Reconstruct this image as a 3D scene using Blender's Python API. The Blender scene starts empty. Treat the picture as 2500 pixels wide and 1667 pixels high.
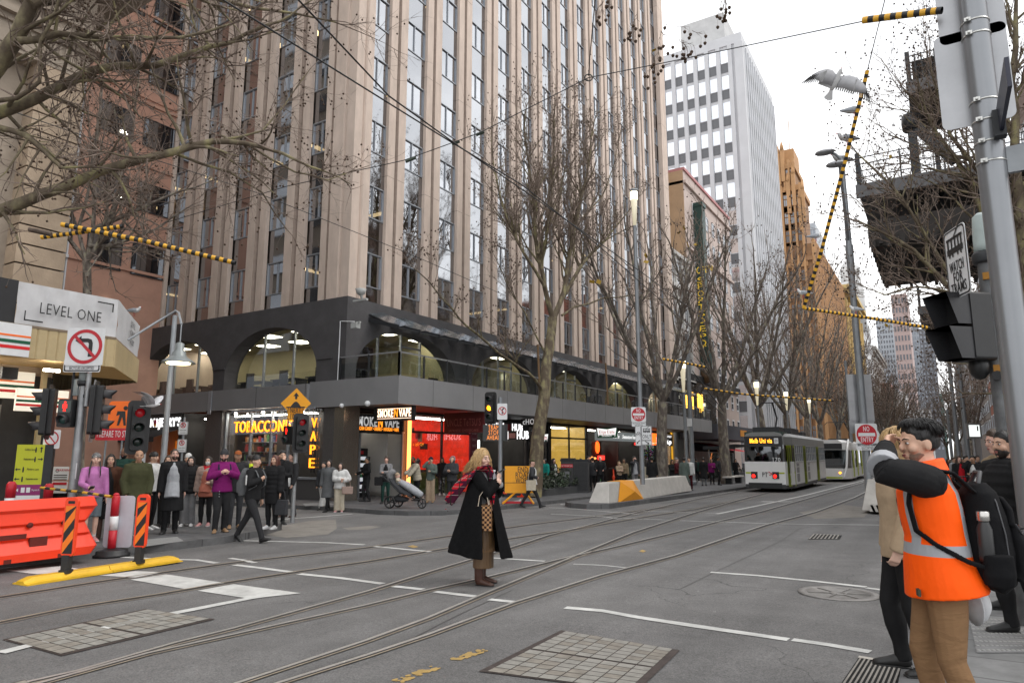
EXPOSURE=0.5
import bpy,math,random
import numpy as np
from mathutils import Vector,Matrix,noise
D=bpy.data
SC=bpy.context.scene
COL=SC.collection
rad=math.radians
V=Vector
# ---------------------------------------------------------------- camera geometry
FOC,PITCH,YAW,EYE,SLOPE=1667.0,math.atan(275/1667),rad(31.9),1.6,0.011
FH=V((-math.sin(YAW),math.cos(YAW),0));RT=V((math.cos(YAW),math.sin(YAW),0))
FW=V((FH.x*math.cos(PITCH),FH.y*math.cos(PITCH),math.sin(PITCH)))
UP=V((-FH.x*math.sin(PITCH),-FH.y*math.sin(PITCH),math.cos(PITCH)))
CAM=V((0,0,EYE))
def ray(px,py):return FW+RT*((px-1250)/FOC)+UP*((833.5-py)/FOC)
def gz(x,y,h=0.0):return-SLOPE*(FH.x*x+FH.y*y)+h
def gp(px,py,h=0.0):
 d=ray(px,py);t=(h-EYE)/(d.z+SLOPE*(FH.x*d.x+FH.y*d.y));return CAM+d*t
def px_x(px,py,x):d=ray(px,py);return CAM+d*(x/d.x)
def px_y(px,py,y):d=ray(px,py);return CAM+d*(y/d.y)
def px_z(px,py,z):d=ray(px,py);return CAM+d*((z-EYE)/d.z)
def px_d(px,py,dist):return CAM+ray(px,py)*dist
PAVE=0.13
# ---------------------------------------------------------------- materials
def lin(h):
 h=h.lstrip('#');o=[]
 for i in(0,2,4):
  c=int(h[i:i+2],16)/255;o.append(c/12.92 if c<=.04045 else((c+.055)/1.055)**2.4)
 return tuple(o)
MATS={}
def mat(name,col,rough=.7,metal=0,var=.12,scale=6,bump=0,bscale=None,emit=0,ecol=None,stretch=None,spec=.5,coat=0):
 if name in MATS:return MATS[name]
 if isinstance(col,str):col=lin(col)
 m=D.materials.new(name);m.use_nodes=True;nt=m.node_tree;b=nt.nodes['Principled BSDF']
 b.inputs['Roughness'].default_value=rough;b.inputs['Metallic'].default_value=metal
 b.inputs['Specular IOR Level'].default_value=spec;b.inputs['Coat Weight'].default_value=coat
 if emit:
  b.inputs['Emission Color'].default_value=(*(lin(ecol)if isinstance(ecol,str)else(ecol or col)),1);b.inputs['Emission Strength'].default_value=emit
 b.inputs['Base Color'].default_value=(*col,1)
 if var or bump:
  tc=nt.nodes.new('ShaderNodeTexCoord');src=tc.outputs['Object']
  if stretch:
   mp=nt.nodes.new('ShaderNodeMapping');mp.inputs['Scale'].default_value=stretch;nt.links.new(src,mp.inputs['Vector']);src=mp.outputs['Vector']
 if var:
  n=nt.nodes.new('ShaderNodeTexNoise');n.inputs['Scale'].default_value=scale;n.inputs['Detail'].default_value=6;n.inputs['Roughness'].default_value=.65
  nt.links.new(src,n.inputs['Vector'])
  r=nt.nodes.new('ShaderNodeMapRange');r.inputs[1].default_value=.3;r.inputs[2].default_value=.7;r.inputs[3].default_value=1-var;r.inputs[4].default_value=1+var
  nt.links.new(n.outputs['Fac'],r.inputs[0])
  x=nt.nodes.new('ShaderNodeVectorMath');x.operation='MULTIPLY';x.inputs[0].default_value=col
  nt.links.new(r.outputs[0],x.inputs[1]);nt.links.new(x.outputs[0],b.inputs['Base Color'])
 if bump:
  n2=nt.nodes.new('ShaderNodeTexNoise');n2.inputs['Scale'].default_value=bscale or scale*4;n2.inputs['Detail'].default_value=5;nt.links.new(src,n2.inputs['Vector'])
  bp=nt.nodes.new('ShaderNodeBump');bp.inputs['Strength'].default_value=bump;bp.inputs['Distance'].default_value=.02
  nt.links.new(n2.outputs['Fac'],bp.inputs['Height']);nt.links.new(bp.outputs[0],b.inputs['Normal'])
 MATS[name]=m;return m
def glass_mat(name,tint,refl,base=None,rough=.02):
 """a pane: part mirror of the street, part see-through (or a dark backing colour)"""
 if name in MATS:return MATS[name]
 m=D.materials.new(name);m.use_nodes=True;nt=m.node_tree;nt.nodes.clear();N=nt.nodes.new;L=nt.links.new
 out=N('ShaderNodeOutputMaterial');mx=N('ShaderNodeMixShader');g=N('ShaderNodeBsdfGlossy');g.inputs['Roughness'].default_value=rough;g.inputs['Color'].default_value=(.92,.95,1,1)
 if base:t=N('ShaderNodeBsdfDiffuse');t.inputs['Color'].default_value=(*base,1)
 else:t=N('ShaderNodeBsdfTransparent');t.inputs['Color'].default_value=(*tint,1)
 lw=N('ShaderNodeLayerWeight');lw.inputs['Blend'].default_value=.35
 mr=N('ShaderNodeMapRange');mr.inputs[3].default_value=refl;mr.inputs[4].default_value=1;L(lw.outputs['Fresnel'],mr.inputs[0]);L(mr.outputs[0],mx.inputs[0])
 L(t.outputs[0],mx.inputs[1]);L(g.outputs[0],mx.inputs[2]);L(mx.outputs[0],out.inputs[0])
 tc=N('ShaderNodeTexCoord');nz=N('ShaderNodeTexNoise');nz.inputs['Scale'].default_value=.9;bp=N('ShaderNodeBump');bp.inputs['Strength'].default_value=.04;bp.inputs['Distance'].default_value=.08
 L(tc.outputs['Object'],nz.inputs['Vector']);L(nz.outputs['Fac'],bp.inputs['Height']);L(bp.outputs[0],g.inputs['Normal'])
 MATS[name]=m;return m
# ---------------------------------------------------------------- objects
def tag(o,label=None,cat=None,group=None,kind=None):
 if label:o['label']=label
 if cat:o['category']=cat
 if group:o['group']=group
 if kind:o['kind']=kind
 return o
def thing(name,label,cat,loc=(0,0,0),rz=0,group=None):
 o=D.objects.new(name,None);COL.objects.link(o);o.location=loc;o.rotation_euler=(0,0,rz);o.empty_display_size=.2
 return tag(o,label,cat,group)
def twin(o,parent,loc=None,rz=None):
 c=o.copy();COL.objects.link(c);c.parent=parent
 if loc is not None:c.location=loc
 if rz is not None:c.rotation_euler=(0,0,rz)
 return c
def copy_tree(o,parent=None):
 c=twin(o,parent)
 for ch in list(o.children):copy_tree(ch,c)
 return c
class MB:
 def __init__(s):s.v=[];s.f=[];s.m=[];s.s=[];s.M=None
 def add(s,vs,fs,mi=0,smooth=False,M=None):
  b=len(s.v);M=M or s.M
  s.v+=[tuple(M@V(p))for p in vs]if M else[tuple(p)for p in vs]
  s.f+=[tuple(b+i for i in f)for f in fs];s.m+=[mi]*len(fs);s.s+=[smooth]*len(fs)
 def bx(s,x0,x1,y0,y1,z0,z1,mi=0,M=None):
  s.add([(x0,y0,z0),(x1,y0,z0),(x1,y1,z0),(x0,y1,z0),(x0,y0,z1),(x1,y0,z1),(x1,y1,z1),(x0,y1,z1)],[(3,2,1,0),(4,5,6,7),(0,1,5,4),(1,2,6,5),(2,3,7,6),(3,0,4,7)],mi,False,M)
 def box(s,c,d,mi=0,M=None):s.bx(c[0]-d[0]/2,c[0]+d[0]/2,c[1]-d[1]/2,c[1]+d[1]/2,c[2]-d[2]/2,c[2]+d[2]/2,mi,M)
 def beam(s,a,b,w,h,mi=0,up=(0,0,1)):
  a=V(a);b=V(b);t=(b-a);L=t.length;t.normalize();x=t.cross(V(up))
  if x.length<1e-4:x=V((1,0,0))
  x.normalize();u=x.cross(t)
  M=Matrix((x,t,u)).transposed().to_4x4();M.translation=a;s.bx(-w/2,w/2,0,L,-h/2,h/2,mi,(s.M@M)if s.M else M)
 def tube(s,pts,r,seg=8,mi=0,smooth=True,cap=True):
  pts=[V(p)for p in pts];n=len(pts);rr=r if isinstance(r,(list,tuple))else[r]*n;vs=[];fs=[];x=None
  for i in range(n):
   t=(pts[min(i+1,n-1)]-pts[max(i-1,0)]).normalized()
   if x is None:x=t.cross(V((0,0,1))if abs(t.z)<.9 else V((1,0,0)))
   x=(x-t*x.dot(t));x=x.normalized()if x.length>1e-6 else t.orthogonal().normalized();y=t.cross(x)
   for k in range(seg):
    a=2*math.pi*k/seg;vs.append(pts[i]+(x*math.cos(a)+y*math.sin(a))*rr[i])
  for i in range(n-1):
   for k in range(seg):fs.append((i*seg+k,i*seg+(k+1)%seg,(i+1)*seg+(k+1)%seg,(i+1)*seg+k))
  s.add(vs,fs,mi,smooth)
  if cap and seg>3:s.add(vs[:seg]+vs[-seg:],[tuple(range(seg))[::-1],tuple(range(seg,2*seg))],mi)
 def cyl(s,a,b,r,seg=12,mi=0,r2=None):s.tube([a,b],[r,r if r2 is None else r2],seg,mi)
 def lathe(s,prof,seg=16,mi=0,c=(0,0,0),smooth=True,M=None):
  vs=[];fs=[];n=len(prof)
  for r,z in prof:
   for k in range(seg):a=2*math.pi*k/seg;vs.append((c[0]+r*math.cos(a),c[1]+r*math.sin(a),c[2]+z))
  for i in range(n-1):
   for k in range(seg):fs.append((i*seg+k,i*seg+(k+1)%seg,(i+1)*seg+(k+1)%seg,(i+1)*seg+k))
  fs+=[tuple(range(seg))[::-1],tuple(range((n-1)*seg,n*seg))]
  s.add(vs,fs,mi,smooth,M)
 def ball(s,c,r,mi=0,seg=10,rings=6,rot=None):
  r=(r,r,r)if not isinstance(r,(tuple,list))else r;vs=[];fs=[]
  for i in range(rings+1):
   t=math.pi*i/rings
   for k in range(seg):
    a=2*math.pi*k/seg;p=V((r[0]*math.sin(t)*math.cos(a),r[1]*math.sin(t)*math.sin(a),r[2]*math.cos(t)))
    if rot:p=rot@p
    vs.append(V(c)+p)
  for i in range(rings):
   for k in range(seg):fs.append((i*seg+(k+1)%seg,i*seg+k,(i+1)*seg+k,(i+1)*seg+(k+1)%seg))
  s.add(vs,fs,mi,True)
 def prism(s,poly,y0,y1,mi=0,M=None,smi=None):
  """polygon in the local XZ plane, from y0 (front) to y1"""
  n=len(poly);vs=[(x,y0,z)for x,z in poly]+[(x,y1,z)for x,z in poly]
  s.add(vs,[tuple(range(n)),tuple(range(2*n-1,n-1,-1))],mi,False,M)
  s.add(vs,[(i,n+i,n+(i+1)%n,(i+1)%n)for i in range(n)],mi if smi is None else smi,False,M)
 def slab(s,poly,z0,z1,mi=0,smi=None,zf=None):
  """plan polygon (counter-clockwise), optional zf(x,y) ground height added"""
  n=len(poly);zf=zf or(lambda x,y:0);vs=[(x,y,z1+zf(x,y))for x,y in poly]+[(x,y,z0+zf(x,y))for x,y in poly]
  s.add(vs,[tuple(range(n))],mi);s.add(vs,[((i+1)%n,i,n+i,n+(i+1)%n)for i in range(n)],mi if smi is None else smi)
 def disc(s,c,r,y,mi=0,seg=28,r0=0,rz=None,M=None):
  """disc or ring in the XZ plane facing -Y"""
  rz=rz or r;A=[2*math.pi*k/seg for k in range(seg)]
  o=[(c[0]+r*math.cos(a),y,c[1]+rz*math.sin(a))for a in A]
  if r0:i_=[(c[0]+r0*math.cos(a),y,c[1]+r0*rz/r*math.sin(a))for a in A];s.add(o+i_,[(k,(k+1)%seg,seg+(k+1)%seg,seg+k)for k in range(seg)],mi,False,M)
  else:s.add(o,[tuple(range(seg))],mi,False,M)
 def poly(s,pts,y,mi=0,M=None):s.add([(x,y,z)for x,z in pts],[tuple(range(len(pts)))],mi,False,M)
 def text(s,body,size,x,z,y,mi=0,align='CENTER',ext=.004,bold=0,shear=0,M=None,width=None):
  v,f=glyphs(body,align,bold,shear);k=size;kx=size
  if width:w=max(p[0]for p in v)-min(p[0]for p in v);kx=width/max(w,1e-6)
  s.add([(x+p[0]*kx,y-p[2]*ext,z+p[1]*k)for p in v],f,mi,False,M)
 def build(s,name,mats,parent=None,loc=(0,0,0),rz=0,**tg):
  me=D.meshes.new(name);me.from_pydata(s.v,[],s.f)
  for m in(mats if isinstance(mats,(list,tuple))else[mats]):me.materials.append(m)
  me.polygons.foreach_set('material_index',s.m);me.polygons.foreach_set('use_smooth',s.s);me.update()
  o=D.objects.new(name,me);COL.objects.link(o);o.location=loc;o.rotation_euler=(0,0,rz)
  if parent:o.parent=parent
  return tag(o,**tg)
_G={}
def glyphs(body,align,bold,shear):
 k=(body,align,bold,shear)
 if k not in _G:
  c=D.curves.new('t','FONT');c.body=body;c.align_x=align;c.align_y='CENTER';c.size=1.38;c.extrude=.5;c.offset=bold;c.shear=shear;c.space_character=1.08;c.resolution_u=2
  o=D.objects.new('t',c);COL.objects.link(o);bpy.context.view_layer.update()
  me=o.evaluated_get(bpy.context.evaluated_depsgraph_get()).to_mesh()
  _G[k]=([tuple(p.co)for p in me.vertices],[tuple(p.vertices)for p in me.polygons])
  D.objects.remove(o);D.curves.remove(c)
 return _G[k]
def frame_M(origin,xdir,up=(0,0,1)):
 """matrix of a board: local x along xdir, z up, faces local -y"""
 x=V(xdir).normalized();z=V(up);z=(z-x*z.dot(x)).normalized();y=z.cross(x);M=Matrix((x,y,z)).transposed().to_4x4();M.translation=V(origin);return M
def rz_facing(d):return math.atan2(d[1],d[0])+math.pi/2
RNG=random.Random(7)
# ---------------------------------------------------------------- common materials
STEEL=mat('galvanised_steel',(.33,.34,.35),.45,.6,.18,5)
POLE=mat('grey_pole_paint',(.23,.245,.26),.4,.25,.12,3)
BLACK=mat('black_plastic',(.012,.012,.013),.45,0,.2,8)
DARK=mat('dark_metal',(.03,.032,.035),.5,.3,.15,8)
WHITE=mat('white_sign_sheet',(.72,.73,.74),.45,0,.05,5)
REDS=mat('red_sign_sheet',(.5,.012,.025),.45,0,.06,5)
BLK=mat('sign_black',(.015,.015,.016),.5,0,0)
YEL=mat('sign_yellow',(.85,.36,.01),.5,0,.06,5)
ORANGE=mat('safety_orange_plastic',(.9,.055,.012),.42,0,.06,4)
HAZY=mat('hazard_yellow_paint',(.75,.42,.03),.5,0,.15,6)
CONC=mat('pale_concrete',(.45,.43,.4),.85,0,.14,2.5,.25,30)
SIGNBACK=mat('sign_back_aluminium',(.38,.385,.4),.4,.5,.1,2)
# ---------------------------------------------------------------- camera, world, sun
cam=D.objects.new('camera',D.cameras.new('camera'));COL.objects.link(cam);SC.camera=cam
cam.data.sensor_width=36;cam.data.lens=24;cam.data.clip_start=.05;cam.data.clip_end=3000
cam.location=CAM;cam.rotation_euler=(rad(90)+PITCH,0,YAW)
SC.view_settings.view_transform='Standard';SC.view_settings.look='None';SC.view_settings.gamma=1;SC.view_settings.exposure=EXPOSURE
SUN_EL,SUN_AZ=rad(52),rad(62)
w=D.worlds.new('World');SC.world=w;w.use_nodes=True;nt=w.node_tree;nt.nodes.clear();N=nt.nodes.new;L=nt.links.new
out=N('ShaderNodeOutputWorld');bg=N('ShaderNodeBackground');bg.inputs['Strength'].default_value=.11
sky=N('ShaderNodeTexSky');sky.sky_type='NISHITA';sky.sun_disc=False;sky.sun_elevation=SUN_EL;sky.sun_rotation=SUN_AZ;sky.air_density=1.6;sky.dust_density=4
tc=N('ShaderNodeTexCoord');mp=N('ShaderNodeMapping');mp.inputs['Scale'].default_value=(1,1,2.2)
nz=N('ShaderNodeTexNoise');nz.inputs['Scale'].default_value=3.2;nz.inputs['Detail'].default_value=7;nz.inputs['Roughness'].default_value=.55
cr=N('ShaderNodeValToRGB');e=cr.color_ramp.elements;e[0].position=.36;e[0].color=(9.0,9.15,9.4,1);e[1].position=.66;e[1].color=(14.5,14.5,14.5,1)
mx=N('ShaderNodeMix');mx.data_type='RGBA';mx.inputs[0].default_value=.93
L(tc.outputs['Generated'],mp.inputs[0]);L(mp.outputs[0],nz.inputs['Vector']);L(nz.outputs['Fac'],cr.inputs[0]);L(sky.outputs[0],mx.inputs[6]);L(cr.outputs[0],mx.inputs[7]);L(mx.outputs[2],bg.inputs['Color']);L(bg.outputs[0],out.inputs[0])
sl=D.lights.new('sun','SUN');sl.energy=.7;sl.angle=rad(24);sl.color=(1,.96,.9);so=D.objects.new('sun',sl);COL.objects.link(so)
sd=V((math.sin(SUN_AZ)*math.cos(SUN_EL),math.cos(SUN_AZ)*math.cos(SUN_EL),math.sin(SUN_EL)));so.rotation_euler=sd.to_track_quat('Z','Y').to_euler();so.location=(20,0,60)
# ---------------------------------------------------------------- ground
def asphalt():
 m=D.materials.new('asphalt');m.use_nodes=True;nt=m.node_tree;N=nt.nodes.new;L=nt.links.new;b=nt.nodes['Principled BSDF']
 tc=N('ShaderNodeTexCoord');co=tc.outputs['Object']
 def noise_(s,d=4,r=.6):
  n=N('ShaderNodeTexNoise');n.inputs['Scale'].default_value=s;n.inputs['Detail'].default_value=d;n.inputs['Roughness'].default_value=r;L(co,n.inputs['Vector']);return n.outputs['Fac']
 def rng(v,a,b_,c,d):
  r=N('ShaderNodeMapRange');r.inputs[1].default_value=a;r.inputs[2].default_value=b_;r.inputs[3].default_value=c;r.inputs[4].default_value=d;L(v,r.inputs[0]);return r.outputs[0]
 def mul(a,b_):
  x=N('ShaderNodeMath');x.operation='MULTIPLY';L(a,x.inputs[0]);L(b_,x.inputs[1]);return x.outputs[0]
 f=mul(mul(rng(noise_(.3,6,.7),.3,.7,.76,1.24),rng(noise_(70,3,.8),.3,.7,.5,1.5)),rng(noise_(22,3,.8),.3,.7,.86,1.14));mpv=N('ShaderNodeMapping');mpv.inputs['Scale'].default_value=(1.6,.07,1);L(co,mpv.inputs[0]);tn=N('ShaderNodeTexNoise');tn.inputs['Scale'].default_value=1;tn.inputs['Detail'].default_value=4;L(mpv.outputs[0],tn.inputs['Vector']);f=mul(f,rng(tn.outputs['Fac'],.35,.65,.86,1.1))
 f=mul(f,rng(noise_(2.2,6,.7),.35,.75,.9,1.12))
 vo=N('ShaderNodeTexVoronoi');vo.feature='DISTANCE_TO_EDGE';vo.inputs['Scale'].default_value=.16
 ds=N('ShaderNodeTexNoise');ds.inputs['Scale'].default_value=1.1;ds.inputs['Detail'].default_value=6;L(co,ds.inputs['Vector'])
 vm=N('ShaderNodeVectorMath');vm.operation='MULTIPLY_ADD';vm.inputs[1].default_value=(1.3,1.3,0);L(ds.outputs['Color'],vm.inputs[0]);L(co,vm.inputs[2]);L(vm.outputs[0],vo.inputs['Vector'])
 crack=rng(vo.outputs['Distance'],.0002,.0016,.55,1)
 msk=rng(noise_(.25,2),.5,.56,0,1);mm=N('ShaderNodeMix');mm.inputs[3].default_value=1;L(msk,mm.inputs[0]);L(crack,mm.inputs[2]);f=mul(f,mm.outputs[0])
 sp=N('ShaderNodeTexVoronoi');sp.inputs['Scale'].default_value=1.6;L(co,sp.inputs['Vector']);gum=rng(sp.outputs['Distance'],.03,.04,1.7,1);f=mul(f,gum)
 x=N('ShaderNodeVectorMath');x.operation='MULTIPLY';x.inputs[0].default_value=(.142,.139,.137);L(f,x.inputs[1]);L(x.outputs[0],b.inputs['Base Color'])
 b.inputs['Roughness'].default_value=.78;b.inputs['Specular IOR Level'].default_value=.35
 bp=N('ShaderNodeBump');bp.inputs['Strength'].default_value=.35;bp.inputs['Distance'].default_value=.01;L(noise_(120,2),bp.inputs['Height']);L(bp.outputs[0],b.inputs['Normal'])
 return m
ASPH=asphalt()
def paving(name,col,bw,bh,mortar=.012,dark=.45,rz=0):
 m=D.materials.new(name);m.use_nodes=True;nt=m.node_tree;N=nt.nodes.new;L=nt.links.new;b=nt.nodes['Principled BSDF']
 tc=N('ShaderNodeTexCoord');mp=N('ShaderNodeMapping');mp.inputs['Rotation'].default_value=(0,0,rz);L(tc.outputs['Object'],mp.inputs[0])
 br=N('ShaderNodeTexBrick');br.inputs['Scale'].default_value=1;br.inputs['Brick Width'].default_value=bw;br.inputs['Row Height'].default_value=bh;br.inputs['Mortar Size'].default_value=mortar;br.offset=.5
 br.inputs['Color1'].default_value=(*[c*.85 for c in col],1);br.inputs['Color2'].default_value=(*[c*1.18 for c in col],1);br.inputs['Mortar'].default_value=(*[c*dark for c in col],1);br.inputs['Bias'].default_value=0
 L(mp.outputs[0],br.inputs['Vector'])
 n=N('ShaderNodeTexNoise');n.inputs['Scale'].default_value=4;n.inputs['Detail'].default_value=8;n.inputs['Roughness'].default_value=.7;L(tc.outputs['Object'],n.inputs['Vector'])
 r=N('ShaderNodeMapRange');r.inputs[1].default_value=.3;r.inputs[2].default_value=.7;r.inputs[3].default_value=.72;r.inputs[4].default_value=1.25;L(n.outputs['Fac'],r.inputs[0])
 x=N('ShaderNodeVectorMath');x.operation='MULTIPLY';L(br.outputs['Color'],x.inputs[0]);L(r.outputs[0],x.inputs[1]);L(x.outputs[0],b.inputs['Base Color']);b.inputs['Roughness'].default_value=.7
 MATS[name]=m;return m
BLUE=paving('bluestone_paving',(.095,.096,.1),1.0,.5);KERB=paving('bluestone_kerb',(.1,.1,.102),1.2,1.2)
BLUE2=paving('pale_bluestone_paving',(.17,.172,.172),.9,.6)
STRUCT=dict(kind='structure')
b=MB();b.add([(x,y,gz(x,y))for x,y in((-700,-300),(500,-300),(500,900),(-700,900))],[(0,1,2,3)]);b.build('road',ASPH,**STRUCT)
def pavement(name,poly,m,h=PAVE,kerb=.3):
 b=MB();b.slab(poly,-.3,h,0,0,gz);b.build(name,m,**STRUCT)
def kerb(pts,w=.28,h=PAVE,side=1):
 """kerb stones along a line of ground points: a strip 4 mm proud of the pavement, face towards the road"""
 b=MB();pts=[V((p[0],p[1]))for p in pts];n=len(pts)
 for i in range(n-1):
  a,c=pts[i],pts[i+1];d=(c-a).normalized();q=V((-d.y,d.x))*side*w;e=V((-d.y,d.x))*-side*.004
  P=[a+e,c+e,c+q,a+q];vs=[(p.x,p.y,gz(p.x,p.y)+h+.004)for p in P]+[(p.x,p.y,gz(p.x,p.y)-.2)for p in P]
  b.add(vs,[(0,1,2,3)if side>0 else(3,2,1,0),(0,4,5,1),(2,6,7,3),(1,5,6,2),(3,7,4,0)])
 b.build('kerb',KERB,**STRUCT)
xy=lambda p:(p[0],p[1])
SW=[(-12.55,-40),(-12.45,5),(-12.2,7.6),(-12.3,8.9),(-12.75,10.1),(-13.6,11.4),(-15,12.3),(-60,12.6)]
pavement('pavement',SW+[(-60,-40)],BLUE);kerb(SW)
NW=[(-60,16.6),(-17.5,16.6),(-16.2,16.45),(-14.9,16.25),(-13.9,16.4),(-13.1,17.0),(-12.85,18.2),(-13.0,23.5),(-13.2,30),(-13.3,34),(-11.9,35.5),(-10.15,36),(-10.35,420)]
pavement('pavement',NW+[(-60,420)],BLUE);kerb(NW)
ISL=[(-12.1,34.5),(-12.0,23.0),(-11.5,22.3),(-10.6,21.9),(-10.0,22.4),(-10.0,34.5),(-10.15,36.0)]
pavement('traffic_island',ISL,BLUE,.16);kerb(ISL[:6],.2,.16)
EA=[(-.1,12.6),(-.38,11.9),(-.42,-60)]
pavement('pavement',[(60,-60),(60,12.7)]+EA,BLUE2);kerb([(60,12.7)]+EA,.3)
NE=[(-.9,420),(-.9,24),(-.5,20),(1,19),(60,19)]
pavement('pavement',NE+[(60,420)],BLUE);kerb(NE)
PAINT=mat('road_paint_white',(.52,.52,.5),.7,0,.28,3,.2,60);PAINT2=mat('road_paint_worn',(.33,.325,.31),.75,0,.3,5);PAINTY=mat('road_paint_yellow',(.36,.24,.08),.7,0,.3,4)
PATCH=mat('asphalt_patch',(.135,.128,.12),.85,0,.22,3,.3,90);PATCHL=mat('pale_asphalt_patch',(.2,.185,.165),.85,0,.2,3,.3,70)
def line_px(b,pts,w,h=.004,jag=0,mi=0):
 P=[gp(*p,h)for p in pts];rs=random.Random(int(pts[0][0]))
 Q=[P[0]]
 for a,c in zip(P,P[1:]):
  k=max(1,int((c-a).length/.35))
  for i in range(1,k+1):Q.append(a.lerp(c,i/k))
 for i in range(len(Q)-1):
  a,c=Q[i],Q[i+1];d=(c-a);d.z=0;d.normalize();s=V((-d.y,d.x,0));j=lambda:1+jag*(rs.random()-.5)
  if i==0:l0,r0=a+s*w/2*j(),a-s*w/2*j()
  l1,r1=c+s*w/2*j(),c-s*w/2*j()
  b.add([(p.x,p.y,gz(p.x,p.y)+h)for p in(r0,r1,l1,l0)],[(0,1,2,3)],mi);l0,r0=l1,r1
b=MB()
for pts in([(0,1592),(60,1577),(330,1514),(480,1485),(610,1459),(700,1447)],):
 line_px(b,pts,.13,.009,.25)
for pts,wd in(([(430,1365),(480,1366),(530,1374)],.12),([(572,1378),(640,1386),(715,1396)],.12),([(730,1400),(830,1410),(935,1424)],.12),([(960,1430),(1032,1438)],.12),([(1062,1443),(1160,1455)],.12),([(1195,1462),(1270,1470)],.12),([(1380,1482),(1470,1490),(1560,1506),(1700,1527),(1870,1552),(1925,1560)],.13),([(1935,1560),(2020,1572),(2125,1590)],.12),([(595,1319),(680,1321),(800,1324),(890,1329)],.11),([(915,1333),(1050,1346)],.11),([(1200,1361),(1330,1369)],.1),([(1400,1376),(1470,1379),(1540,1386)],.07),([(1735,1396),(1850,1404),(2000,1419),(2115,1432)],.12),([(2115,1434),(2196,1445)],.1),([(672,1268),(760,1262),(860,1254)],.11),([(1345,1254),(1470,1260),(1510,1266)],.09),([(1510,1264),(1640,1269)],.08),([(1660,1270),(1900,1278),(2150,1281)],.08),([(1570,1247),(1700,1251),(1755,1252)],.08),([(1750,1254),(1840,1236),(1960,1210),(2110,1172),(2125,1160)],.14),([(1860,1224),(1935,1224)],.3),([(1340,1238),(1420,1243),(1560,1255)],.08),([(560,1362),(592,1366),(622,1373)],.1),([(290,1359),(430,1366)],.12)):
 line_px(b,pts,wd,.006,.22)
def quad_px(b,pts,h=.005,mi=0):
 P=[gp(*p,h)for p in pts];b.add([tuple(p)for p in P],[tuple(range(len(P)))],mi)
quad_px(b,[(318,1414),(405,1401),(548,1422),(452,1437)],.007);quad_px(b,[(482,1441),(570,1425),(735,1447),(612,1461)],.007)
quad_px(b,[(242,1404),(330,1393),(395,1396),(330,1409)],.007);quad_px(b,[(15,1392),(150,1381),(220,1392),(90,1401)],.007)
b.build('road_markings',PAINT,**STRUCT)
b=MB();rs=random.Random(2)
for(x0,y0,x1,y1)in((975,1660,1062,1628),(1108,1610,1185,1584)):
 for k in range(46):
  f=rs.random();p=gp(x0+(x1-x0)*f,y0+(y1-y0)*f,.005)+V((rs.uniform(-.045,.045),rs.uniform(-.045,.045),0));a=rs.uniform(0,6);r=rs.uniform(.008,.026);b.add([(p.x+r*math.cos(a+t),p.y+r*1.4*math.sin(a+t),p.z)for t in(0,1.2,2.3,3.6,5)],[(0,1,2,3,4)])
quad_px(b,[(1560,1345),(1568,1341),(1578,1344),(1570,1348)]);quad_px(b,[(995,1333),(1008,1330),(1022,1334),(1010,1337)])
b.build('yellow_road_markings',PAINTY,**STRUCT)
b=MB();quad_px(b,[(640,1305),(680,1285),(760,1270),(820,1268),(822,1290),(800,1304),(700,1312)],.003);quad_px(b,[(835,1288),(900,1283),(930,1285),(900,1292),(850,1293)],.003)
quad_px(b,[(1950,1250),(2060,1232),(2130,1240),(2110,1262),(1990,1266)],.003)
b.build('asphalt_patch',PATCHL,**STRUCT)
b=MB()
for pts in([(1907,1320),(1755,1391),(1660,1437)],[(1250,1440),(1120,1500),(1000,1560)],[(2010,1280),(1950,1290),(1907,1320)]):line_px(b,pts,.014,.0032,1.5)
b.build('tar_joints',mat('tar_seal',(.06,.058,.056),.6,0,.3,8),**STRUCT)
b=MB();c0=gp(1425,1232,.007)
def bike_symbol(b,M,k=1.0,mi=0,y=0):
 for cx in(-.42,.42):b.disc((cx*k,0),.26*k,y,mi,24,.2*k,None,M)
 for a,c in(((-.42,0),(-.12,.42)),((-.12,.42),(.28,.42)),((-.12,.42),(.05,0)),((-.42,0),(.05,0)),((.05,0),(.28,.42)),((.42,0),(.24,.56)),((.24,.56),(.1,.58)),((-.22,.5),(-.02,.5))):
  d=V((c[0]-a[0],c[1]-a[1])).normalized()*.03*k;n=V((-d.y,d.x));b.poly([(a[0]*k+n.x,a[1]*k+n.y),(a[0]*k-n.x,a[1]*k-n.y),(c[0]*k-n.x,c[1]*k-n.y),(c[0]*k+n.x,c[1]*k+n.y)],y,mi,M)
M=Matrix.Translation(c0)@Matrix.Rotation(rad(8),4,'Z')@Matrix.Rotation(rad(-90),4,'X')@Matrix.Scale(1,4);bike_symbol(b,M,1.35);b.build('bicycle_marking',PAINT,**STRUCT)
RAILM=mat('worn_steel_rail',(.55,.53,.5),.4,.6,.15,4);GROOVE=mat('rail_groove',(.045,.042,.04),.8,0,.3,6);RUST=mat('rail_rust',(.3,.25,.19),.6,.2,.3,5)
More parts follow.
